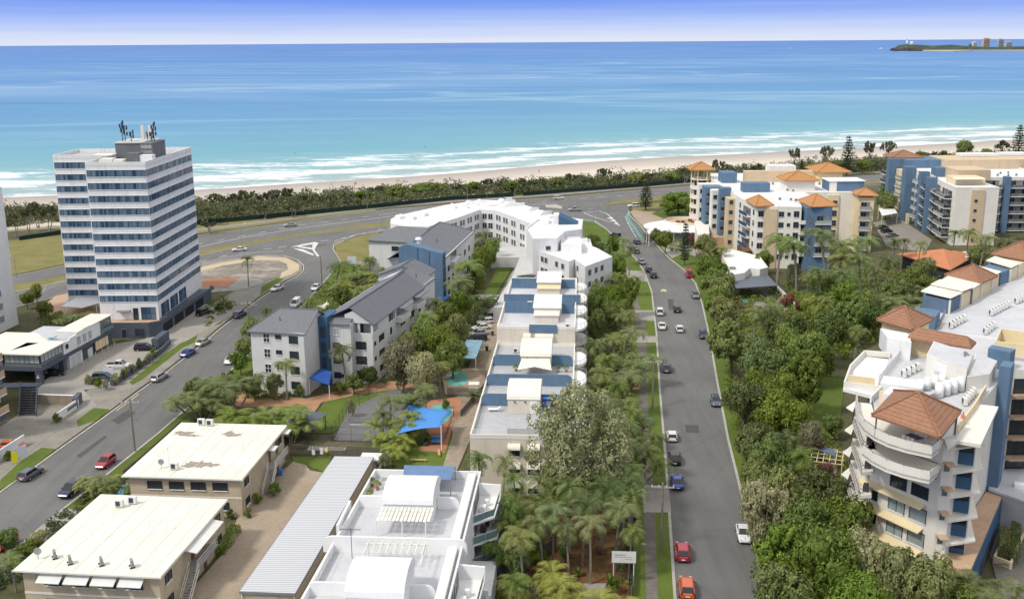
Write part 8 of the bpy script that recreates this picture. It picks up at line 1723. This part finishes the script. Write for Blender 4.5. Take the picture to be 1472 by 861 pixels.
for i,a in enumerate(((348,362,9,120),(528,304,8,180),(853,318,9.5,60),(549,330,5,180),(1000,268,8,180),(1060,262,8,180),(24,398,6,180),(672,292,6,180),(700,290,5,180),(1290,268,7,180),(876,300,7,180))):
    lamp(a[0],a[1],a[2],['tall street lamp beside the white sedan on the median','slim street lamp behind the beach road before the green fence','curved-arm street lamp on the lawn triangle corner','short dark pole beside the curved resort roof','street lamp left of the cream resort on the beach side','street lamp behind the round balcony tower','short lamp post in the dry field left of the tower','low lamp beyond the resort roof monitors','small lamp beyond the resort roof bend','street lamp between the two resorts','lamp post beside the pointed traffic island'][i],a[3])
# dark green mesh fence on the dune side of the beach road
def long_fence(name,pts,z0,h,mat,lb,cat='fence',post=None,px=True,w=.08,slat=False):
    q = GL(pts,0) if px else pts; t = thing(name,lb,cat,(*q[0],0)); mb = MB(); pb = MB()
    for i in range(len(q) - 1):
        W = Wall(q[i],q[i + 1])
        if slat:
            n = int(W.L / .16)
            for j in range(n): W.box(mb,j * .16,j * .16 + .10,-w / 2,w / 2,z0,z0 + h + (.03 if j % 2 else 0))
            W.box(mb,0,W.L,w / 2,w / 2 + .04,z0 + h * .7,z0 + h * .7 + .1)
        else: W.box(mb,0,W.L,-w / 2,w / 2,z0,z0 + h)
        if post:
            k = max(1,int(W.L / post))
            for j in range(k + 1): x,y,_ = W.p(W.L * j / k,0,0); pb.tube((x,y,z0),(x,y,z0 + h + .12),.05,n=5)
    mb.build('panel',mat,t)
    if post: pb.build('post_row','metal_dark',t)
    return t
long_fence('mesh_fence',[(280,324),(420,311),(545,299),(650,288),(738,283)],0,1.7,'fence_green','dark green mesh fence along the dune left of the beach path',post=8); long_fence('mesh_fence',[(752,282),(830,276),(936,268),(1010,261),(1080,255)],0,1.7,'fence_green','dark green mesh fence along the dune right of the beach path',post=8); long_fence('mesh_fence',[(1180,248),(1260,244),(1400,236)],0,1.7,'fence_green','dark green mesh fence behind the right-hand resorts',post=8); long_fence('mesh_fence',[(28,346),(92,336)],0,1.4,'fence_green','low dark fence below the beach clump left of the tower',post=8)
def glassless_fence(name,pts,h,lb,mesh=True,px=True,post=2.6,mat='metal_dark'):
    q = GL(pts,0) if px else pts; t = thing(name,lb,'fence',(*q[0],0)); mb = MB()
    for i in range(len(q) - 1):
        a,b_ = Vector((*q[i],0)),Vector((*q[i + 1],0)); L = (b_ - a).length; k = max(1,int(L / post))
        for zz in (h,h * .5,.1): mb.tube((a.x,a.y,zz),(b_.x,b_.y,zz),.025,n=4)
        for j in range(k + 1): p = a.lerp(b_,j / k); mb.tube((p.x,p.y,0),(p.x,p.y,h),.035,n=4)
        if mesh:
            for j in range(int(L / .45)): p = a.lerp(b_,(j + .5) * .45 / L); mb.tube((p.x,p.y,0),(p.x,p.y,h),.008,n=3)
    mb.build('frame',mat,t); return t
glassless_fence('court_fence',[(466,620),(478,634),(560,637)],2.6,'tall wire fence across the near end of the tennis court'); glassless_fence('court_fence',[(478,632),(503,592),(555,562)],2.6,'tall wire fence along the lawn side of the tennis court')
n_ = glassless_fence('tennis_net',[(503,610),(548,611)],1.0,'tennis net across the grey court',True,True,6); 
mb = MB(); q = GL([(503,610),(548,611)],1.0); mb.tube((*q[0],1.03),(*q[1],1.03),.05,n=4); mb.build('net_tape','white_trim',n_)
long_fence('timber_fence',[(417,655),(470,656),(552,660)],0,1.9,'wood_grey','weathered timber paling fence behind the brick flats',slat=True,w=.06); long_fence('timber_fence',[(643,570),(700,572)],0,1.8,'wood_grey','grey timber fence behind the terracotta pool terrace',slat=True,w=.06)
long_fence('timber_fence',[(662,600),(700,556),(697,540)],0,1.3,'wood_grey','low timber fence between the pool terrace and the lane',slat=True,w=.06)
long_fence('picket_fence',[(178,690),(205,668),(262,616)],0,1.6,'wood_grey','grey paling fence beside the brick flats along the kerb',slat=True,w=.06)
long_fence('garden_wall',[(707,833),(740,829),(800,790)],0,1.9,'wood_grey','dark panel fence around the ground floor garden','fence',slat=True,w=.08); long_fence('garden_wall',[(722,828),(712,829)],0,1.9,'white_render','short white wall beside the dark garden gate','wall',w=.2)
# dark strap fence along the main street garden
long_fence('garden_fence',[(908,740),(910,790),(909,861)],0,1.5,'charcoal','dark boundary fence between the garden and the verge path',slat=False,w=.1)
glassless_fence('pool_fence',[(652,600),(640,634),(620,634)],1.3,'dark tubular pool fence around the terracotta terrace',True,True,1.6)
# left: white front walls with openings, signs
def lowwall(pts,h,mat,lb,w=.25,px=True,cap=None):
    q = GL(pts,0) if px else pts; t = thing('front_wall',lb,'wall',(*q[0],0)); mb = MB()
    for i in range(len(q) - 1): W = Wall(q[i],q[i + 1]); W.box(mb,0,W.L - .01,-w,0,0,h)
    mb.build('render',mat,t)
    if cap:
        mb = MB()
        for i in range(len(q) - 1): W = Wall(q[i],q[i + 1]); W.box(mb,-.03,W.L - .02,-w - .05,.05,h + .003,h + .12)
        mb.build('coping',cap,t)
    return t,Wall(q[0],q[1])
_,W = lowwall([(84,607),(114,586)],1.7,'white_render','white front wall with dark oblong panel beside the driveway'); mb = MB(); W.box(mb,W.L * .45,W.L * .9,.01,.06,.8,1.35); o = mb.build('number_panel','plant_grey',_)
lowwall([(112,588),(119,578)],2.0,'slate_paint','dark slate pier at the end of the white front wall',.8); lowwall([(47,582),(107,584)],2.0,'drive_brown','brown rendered wall with white coping beside the outdoor stair',.25,True,'white_trim'); lowwall([(-40,690),(37,640)],1.9,'white_render','white boundary wall hiding the orange-red car')
lowwall([(122,553),(165,556),(232,510),(246,496)],1.3,'slate_paint','slate planter wall along the restaurant car park',.3); lowwall([(228,503),(244,490)],2.4,'slate_paint','taller slate pier at the end of the planter wall',1.4)
zone('in the planter along the restaurant car park',[('shrub_grey',128,545,7,1.3),('shrub',140,549,7,1.3),('shrub_grey',152,552,7,1.3),('shrub_grey',165,545,7,1.3),('shrub',177,538,7,1.3),('shrub_grey',188,530,7,1.3),('shrub',200,522,7,1.3),('shrub_grey',212,515,6,1.3),('shrub',221,507,6,1.3)])
def board(bx,by,z0,w_,h_,mat,lb,hd=0,legs=True,text=None,name='sign_board'):
    x,y = G(bx,by,0); t = thing(name,lb,'sign',(x,y,0)); F = Fr(x,y,hd); mb = MB(F); mb.box(-w_ / 2,w_ / 2,-.03,.03,z0,z0 + h_); mb.build('panel',mat,t)
    if legs:
        for u in ((-w_ * .42,w_ * .42) if w_ > 1.0 else (0,)): mb = MB(F); mb.tube((u,.06,0),(u,.06,z0 + h_ * .9),.05,n=5); mb.build('post','metal_white',t)
    return t,F
board(22,667,.3,.9,1.7,'yellow_sign','bright yellow sign standing against the white boundary wall',-35); board(33,660,.6,1.5,1.7,'pale_sign','pale lilac white sign board on two legs beside the yellow sign',-35); board(158,550,1.3,2.0,.9,'pale_sign','pale sign panel above the planter shrubs',-40,False) if False else None
board(153,560,.6,1.6,.8,'ac_white','small white notice on the slate planter wall',-40); board(157,548,2.0,2.0,.8,'pale_sign','pale sign above the dark parked car in the car park',0)
t,F = board(896,842,3.1,2.9,1.5,'ac_white','large white sign board on a post at the garden corner',4)
mb = MB(F); mb.box(-1.1,.2,-.045,-.031,4.1,4.2); mb.box(-1.1,1.0,-.045,-.031,3.85,3.9); mb.box(.1,1.0,-.045,-.031,3.55,3.6); mb.build('lettering_line','metal_grey',t)
board(506,384,1.0,2.6,2.2,'pale_sign','white billboard beside the palms at the grass triangle',0)
for i,(a,b_) in enumerate(((457,300),(603,365),(799,296),(1012,264))):
    pass
# gazebo, shade sails, carport, pools, court things
def sail(corners,mat,lb,name='shade_sail',sag=.5,posts=True):
    c = [Vector((*G(a,b_,z),z)) for a,b_,z in corners]; t = thing(name,lb,'shade sail',(c[0].x,c[0].y,0)); n = 10; V = []; Fs = []
    for i in range(n + 1):
        for j in range(n + 1):
            u,v = i / n,j / n
            if len(c) == 4: p = c[0] * (1 - u) * (1 - v) + c[1] * u * (1 - v) + c[2] * u * v + c[3] * (1 - u) * v
            ctr = (c[0] + c[1] + c[2] + c[3]) / 4; e = max(abs(u - .5),abs(v - .5)) * 2; m_ = min(abs(u - .5),abs(v - .5)) * 2
            pull = .14 * (1 - m_ ** 2) * e; p = p.lerp(ctr,pull) - Vector((0,0,sag * (1 - e) * .5)); V.append(tuple(p))
    for i in range(n):
        for j in range(n): k = i * (n + 1) + j; Fs.append((k,k + n + 1,k + n + 2,k + 1))
    me = bpy.data.meshes.new('canopy'); me.from_pydata(V,[],Fs); me.materials.append(MATS[mat]); me.polygons.foreach_set('use_smooth',[True] * len(Fs)); o = bpy.data.objects.new('canopy',me); COL.objects.link(o); o.parent = t; o.location = -t.location
    so_ = o.modifiers.new('thick','SOLIDIFY'); so_.thickness = .04
    if posts:
        for p in c: mb = MB(); mb.tube((p.x,p.y,0),(p.x,p.y,p.z + .3),.09,.07,7); mb.build('post','metal_white',t)
    return t
sail([(587,578,4.8),(650,591,3.6),(634,614,4.2),(570,624,3.0)],'shade_blue','bright blue four-cornered shade sail over the terracotta pool terrace')
g = thing('gazebo','grey-blue hip-roofed gazebo with curved eaves behind the brick flats','gazebo',(*G(437,625,0),0)); x,y = G(434,600,3.2); F = Fr(x,y,8); mb = MB(F)
cs = [(-3.4,-3.2,2.5),(3.4,-3.2,2.5),(3.4,3.2,2.9),(-3.4,3.2,2.9)]; md = [(0,-2.7,2.75),(2.9,0,2.95),(0,2.7,3.0),(-2.9,0,2.95)]
mb.add(cs + md + [(0,0,4.6)],[(0,4,8),(4,1,8),(1,5,8),(5,2,8),(2,6,8),(6,3,8),(3,7,8),(7,0,8)]); o = mb.build('roof','shade_grey',g); o.modifiers.new('t','SOLIDIFY').thickness = .1
for a in cs: mb = MB(F); mb.tube((a[0] * .9,a[1] * .9,0),(a[0] * .9,a[1] * .9,a[2]),.09,n=6); mb.build('post','wood_brown',g)
mb = MB(F); mb.box(-1.2,1.2,-.5,.5,.7,.78); mb.build('table','wood_grey',g)
c = thing('carport','small carport with pale blue metal roof beside the turquoise pool','carport',(*G(675,522,0),0)); q = GL([(656,514),(684,516),(694,490),(671,489)],2.7); mb = MB(); mb.prism(ccw(q),2.7,2.85); mb.build('roof','blue_tin',c)
for a in q: mb = MB(); mb.tube((*a,0),(*a,2.7),.08); mb.build('post','white_trim',c)
def pool(pts,mat,cop,lb,z=.16):
    t = thing('swimming_pool',lb,'pool',(*G(*pts[0],z),0)); q = ccw(GL(pts,z)); n = len(q); sm = []
    for i in range(n):      # Chaikin smoothing
        a,b_ = q[i],q[(i + 1) % n]; sm += [(a[0] * .75 + b_[0] * .25,a[1] * .75 + b_[1] * .25),(a[0] * .25 + b_[0] * .75,a[1] * .25 + b_[1] * .75)]
    c = (sum(a for a,b_ in sm) / len(sm),sum(b_ for a,b_ in sm) / len(sm)); mb = MB(); mb.prism([(c[0] + (a - c[0]) * 1.1,c[1] + (b_ - c[1]) * 1.1) for a,b_ in sm],0,z + .02); mb.build('coping',cop,t); mb = MB(); mb.prism(sm,z,z + .03); mb.build('water',mat,t)
pool([(643,543),(650,534),(664,534),(674,541),(672,551),(660,555),(645,554)],'pool_water','sandy','turquoise kidney-shaped pool beside the small blue carport'); pool([(617,586),(632,580),(650,584),(652,594),(640,608),(628,612),(620,600)],'pool_water','terracotta','oval pool half under the bright blue shade sail',.2)
pool([(165,712),(178,694),(186,697),(176,715)],'pool_blue','concrete','bright blue pool glimpsed behind the peeling-roof brick flats',.1)
x,y = G(628,637,0); t = thing('table_tennis_table','blue table tennis table on the terracotta terrace','table',(x,y,0)); F = Fr(x,y,4); mb = MB(F); mb.box(-.76,.76,-1.37,1.37,.72,.78); mb.build('tabletop','shade_blue',t); mb = MB(F); mb.box(-.85,.85,-.02,.02,.785,.93); mb.build('net','metal_dark',t); mb = MB(F); [mb.tube((a,b_,0),(a,b_,.72),.04,n=4) for a in (-.6,.6) for b_ in (-1,1)]; mb.build('leg_frame','metal_dark',t)
x,y = G(613,640,0); t = thing('barbecue','black covered barbecue beside the table tennis table','barbecue',(x,y,0)); F = Fr(x,y,4); mb = MB(F); mb.box(-.35,.35,-.9,.9,0,.85); mb.build('cart','metal_dark',t,bevel=.06); mb = MB(F); mb.ball((0,0,.88),.38,.85,.38,0,10,6); mb.build('lid','tyre',t,True)
def bench(bx,by,hd,lb):
    x,y = G(bx,by,0); t = thing('garden_bench',lb,'bench',(x,y,.12)); F = Fr(x,y,hd); mb = MB(F); mb.box(-1.3,1.3,-.2,.2,.5,.57); mb.build('seat','gold_wood',t)
    for u in (-1.0,1.0): mb = MB(F); mb.box(u - .05,u + .05,-.18,.18,.12,.499); mb.build('leg','gold_wood',t)
bench(602,665,4,'backless timber bench across the bottom of the lawn'); bench(631,654,84,'backless timber bench at the right edge of the lawn')
x,y = G(693,566,0); t = thing('meter_cabinet','cream rendered cabinet with flat top beside the lane','cabinet',(x,y,0)); mb = MB(Fr(x - 1.5,y,4)); mb.box(-.9,.9,-.8,.8,0,2.0); mb.build('body','cream_render',t); mb = MB(Fr(x - 1.5,y,4)); mb.box(-1,1,-.9,.9,2.003,2.12); mb.build('lid','pale_render',t)
# rotary / fold-down clothes line with washing
x,y = G(458,662,0); t = thing('clothes_line','fold-down clothes line with washing behind the carport','clothes line',(x,y,0)); F = Fr(x,y,2); mb = MB(F)
for v in (0,.35,.7,1.05,1.4): mb.tube((-1.6,v,1.8),(4.2,v,1.8),.015,n=3)
for u in (-1.6,1.2,4.2): mb.tube((u,0,1.8),(u,1.5,1.8),.03,n=4)
for u in (-1.2,3.8): mb.tube((u,1.5,0),(u,1.5,1.85),.04,n=4)
mb.build('frame','metal_white',t); random.seed(4)
for i,(u,v,w_,h_,mt,lb) in enumerate(((-1.0,0,.5,.8,'cloth_white','white'),(-.3,.35,.5,.6,'cloth_dark','dark'),(.3,0,.45,.7,'cloth_white','white'),(.9,.7,.5,.6,'yellow_sign','yellow'),(-.8,.7,.5,.7,'cloth_dark','black'),(.0,1.05,.6,.9,'cloth_white','white'))):
    mb = MB(F); mb.box(u,u + w_,v - .01,v + .01,1.79 - h_,1.79); tag(mb.build('garment',mt),['small white garment at the left end of the line','dark garment on the second wire','white garment in the middle front of the line','yellow garment pegged near the middle','black garment further back on the line','white towel on the fourth wire'][i],'clothing')
# bins, letterboxes, bollard lights
for i,(a,b_,mt,lb) in enumerate(((912,752,'metal_dark','dark wheelie bin beside the garden fence'),(905,756,'fence_green','green wheelie bin beside the garden fence'),(404,684,'shade_blue','blue tub at the foot of the brick flats stair'),(700,505,'fence_green','green wheelie bin against the beige building in the lane'),(708,483,'metal_dark','dark wheelie bin further up the lane'))):
    x,y = G(a,b_,0); t = thing('wheelie_bin' if i != 2 else 'storage_tub',lb,'bin',(x,y,.1)); F = Fr(x,y,10); mb = MB(F); mb.add([(-.22,-.25,.12),(.22,-.25,.12),(.22,.25,.12),(-.22,.25,.12),(-.29,-.33,1.0),(.29,-.33,1.0),(.29,.3,1.05),(-.29,.3,1.05)],[(3,2,1,0),(0,1,5,4),(1,2,6,5),(2,3,7,6),(3,0,4,7)]); mb.build('body',mt,t); mb = MB(F); mb.box(-.31,.31,-.36,.33,1.02,1.1); mb.build('lid','cloth_red' if i == 0 else mt,t)
# utility covers and patches on road and path
for a,b_ in ((905,784),(1050,690),(1010,640),(975,560),(120,640),(250,560),(925,783)):
    x,y = G(a,b_,0); n = 12; mb = MB(); mb.prism([(x + .35 * math.cos(6.2832 * i / n),y + .35 * math.sin(6.2832 * i / n)) for i in range(n)],.0,.036 if a not in (925,905) else .17); struct(mb.build('manhole_cover','concrete' if a in (925,905) else 'plant_grey'))
paint('asphalt_patch',(.086,.084,.082),.9,.15,.8); paint('asphalt_pale',(.15,.147,.14),.9,.12,.8)
for i,(pts,mt) in enumerate((([(972,541),(1028,541),(1029,548),(973,548)],'asphalt_pale'),([(985,610),(1004,611),(1005,622),(986,621)],'asphalt_patch'),([(160,604),(185,588),(196,593),(170,610)],'asphalt_patch'),([(262,530),(284,514),(292,517),(270,534)],'asphalt_pale'),([(960,430),(968,430),(969,445),(961,445)],'asphalt_patch'),([(110,655),(150,626),(154,628),(115,658)],'asphalt_patch'))):
    q = GL(pts,.03); mb = MB(); mb.prism(ccw(q),.0,.0235 + i * .0009); struct(mb.build('road_patch',mt))
# people
def person(x,y,z,hd,lb,top,legs,pose=0,s=1.0):
    bm_v = {'pelvis': (0,0,.92),'chest': (0,.02,1.30),'neck': (0,.02,1.50),'head': (0,.04,1.66),'crown': (0,.03,1.74),'ls': (-.18,.02,1.43),'rs': (.18,.02,1.43),'le': (-.25,.02 - .08 * pose,1.15),'re': (.25,.02 + .08 * pose,1.15),'lh': (-.26,.10 - .16 * pose,.90),'rh': (.26,.10 + .18 * pose,.92),'lhp': (-.09,0,.88),'rhp': (.09,0,.88),'lk': (-.10,.16 * pose,.50),'rk': (.10,-.06 * pose,.50),'lf': (-.10,.20 * pose,.08),'rf': (.10,-.30 * pose,.10),'lt': (-.11,.20 * pose + .17,.04),'rt': (.11,-.30 * pose + .15,.05)}
    rad = {'pelvis': .13,'chest': .15,'neck': .055,'head': .10,'crown': .07,'ls': .065,'rs': .065,'le': .045,'re': .045,'lh': .035,'rh': .035,'lhp': .09,'rhp': .09,'lk': .065,'rk': .065,'lf': .045,'rf': .045,'lt': .04,'rt': .04}
    ed = [('pelvis','chest'),('chest','neck'),('neck','head'),('head','crown'),('chest','ls'),('chest','rs'),('ls','le'),('rs','re'),('le','lh'),('re','rh'),('pelvis','lhp'),('pelvis','rhp'),('lhp','lk'),('rhp','rk'),('lk','lf'),('rk','rf'),('lf','lt'),('rf','rt')]
    ks = list(bm_v); me = bpy.data.meshes.new('person'); me.from_pydata([bm_v[k] for k in ks],[(ks.index(a),ks.index(b_)) for a,b_ in ed],[])
    o = bpy.data.objects.new('tmp',me); COL.objects.link(o); sk = o.modifiers.new('s','SKIN'); me.skin_vertices if me.skin_vertices else None
    for i,k in enumerate(ks): me.skin_vertices[0].data[i].radius = (rad[k],rad[k])
    me.skin_vertices[0].data[0].use_root = True; o.modifiers.new('sub','SUBSURF').levels = 1
    bpy.context.view_layer.update(); dg = bpy.context.evaluated_depsgraph_get(); m2 = bpy.data.meshes.new_from_object(o.evaluated_get(dg)); bpy.data.objects.remove(o)
    m2.materials.clear()
    for q in ('skin',top,legs,'cloth_dark'): m2.materials.append(MATS[q])
    for p in m2.polygons:
        c = p.center; p.material_index = 3 if c.z > 1.70 or (c.z > 1.6 and c.y < .02) else (0 if c.z > 1.47 or (abs(c.x) > .2 and c.z < 1.2) else (1 if c.z > .93 else (2 if c.z > .12 else 3)))
        p.use_smooth = True
    ob = bpy.data.objects.new('person',m2); COL.objects.link(ob); ob.location = (x,y,z); ob.rotation_euler = (0,0,-R_(hd)); ob.scale = (s,s,s); tag(ob,lb,'person'); return ob
x,y = G(926,355.5,0); person(x,y,.02,170,'person in dark clothes walking on the left of the pair crossing the street','cloth_dark','skin',1); x,y = G(931,355.5,0); person(x,y,.02,165,'person in dark reddish top walking on the right of the pair crossing the street','cloth_red','skin',-1)
x,y = G(1383,612,20.1); person(x,y,20.07,60,'worker in orange top standing among the roof plant','orange_vest','cloth_dark',.5)
for i,(a,b_,tp,lb) in enumerate(((507,271,'cloth_dark','person standing on the sand left of the dark pair'),(510,271,'cloth_red','person in red standing beside another on the sand'),(743,263,'cloth_dark','person walking on the sand above the resort'),(1190,224,'cloth_white','person in white on the sand behind the tall pine'),(775,247,'cloth_dark','lone person near the waterline in the middle of the beach'),(420,274,'cloth_white','person in white near the trees on the left sand'))):
    x,y = G(a,b_,-1); z = beachz(smooth_shore(x) - y); person(x,y,z,40 * i,lb,tp,'cloth_dark',(-1) ** i)
for i,(a,b_,lb) in enumerate(((424,221,'surfer sitting in the water left of centre'),(610,212,'surfer in the water right of the first one'))):
    x,y = G(a,b_,SEA_Z); t = thing('surfboard',lb.replace('surfer sitting','surfboard floating').replace('surfer','surfboard'),'surfboard',(x,y,SEA_Z)); mb = MB(Fr(x,y,60)); n = 12; mb.prism([(.3 * math.cos(6.2832 * k / n),1.2 * math.sin(6.2832 * k / n)) for k in range(n)],SEA_Z + .1,SEA_Z + .2); mb.build('board','cloth_white',t); person(x,y,SEA_Z - .75,60,lb,'cloth_dark','cloth_dark',0)
# pergola on the right garden and little roofs by the big block
t = thing('pergola','yellow timber pergola in the garden beside the balconies','pergola',(*G(1192,662,0),0)); x,y = G(1192,655,2.6); F = Fr(x,y,20)
mb = MB(F); [mb.box(-2.6 + i * .9,-2.5 + i * .9,-3,3,2.5,2.62) for i in range(6)]; [mb.box(-2.7,2.2,-2.6 + j * 1.7,-2.5 + j * 1.7,2.38,2.49) for j in range(4)]; mb.build('beam_grid','yellow_cream',t)
for u in (-2.4,2): 
    for v in (-2.4,2.4): mb = MB(F); mb.tube((u,v,0),(u,v,2.4),.08); mb.build('post','yellow_cream',t)
for i,(pts,z,mt,lb) in enumerate((([(1183,690),(1212,700),(1205,722),(1185,712)],3.0,'deck_white','pale flat canopy under the lowest balconies of the cream block'),([(1178,640),(1200,648),(1200,656),(1178,648)],2.6,'mid_blue','narrow blue roof strip behind the pergola'))):
    t = thing('shade_canopy',lb,'canopy',(*G(*pts[0],0),0)); q = ccw(GL(pts,z)); mb = MB(); mb.prism(q,z,z + .15); mb.build('cover',mt,t); [MB().tube((*a,0),(*a,z),.07).build('post','metal_grey',t) for a in q[:2]]
flat('garden_paving',[(1165,640),(1205,645),(1200,730),(1170,690)],.1,'drive_pink')
# garden low wall lines on the right and playground strip by the slate apartments
sail([(455,440,3.2),(470,434,3.6),(498,448,2.8),(486,452,2.6)],'sail_cream','cream triangular sail behind the slate-roofed apartments')
for i,(a,b_,mt) in enumerate(((500,441,'shade_blue'),(507,446,'shade_blue'),(513,443,'line_yellow'),(520,448,'banner_orange'),(526,441,'turquoise'))):
    x,y = G(a,b_,0); t = thing('play_equipment','%s piece of bright play equipment behind the slate roofs' % ['blue','second blue','yellow','orange','turquoise'][i],'play equipment',(x,y,0)); mb = MB(Fr(x,y,i * 30)); mb.tube((0,0,0),(0,0,1.6),.12,n=6); mb.build('post','metal_grey',t); mb = MB(Fr(x,y,i * 30)); mb.ball((0,0,1.7),1.1,.8,.45,0,10,5); mb.build('canopy',mt,t)
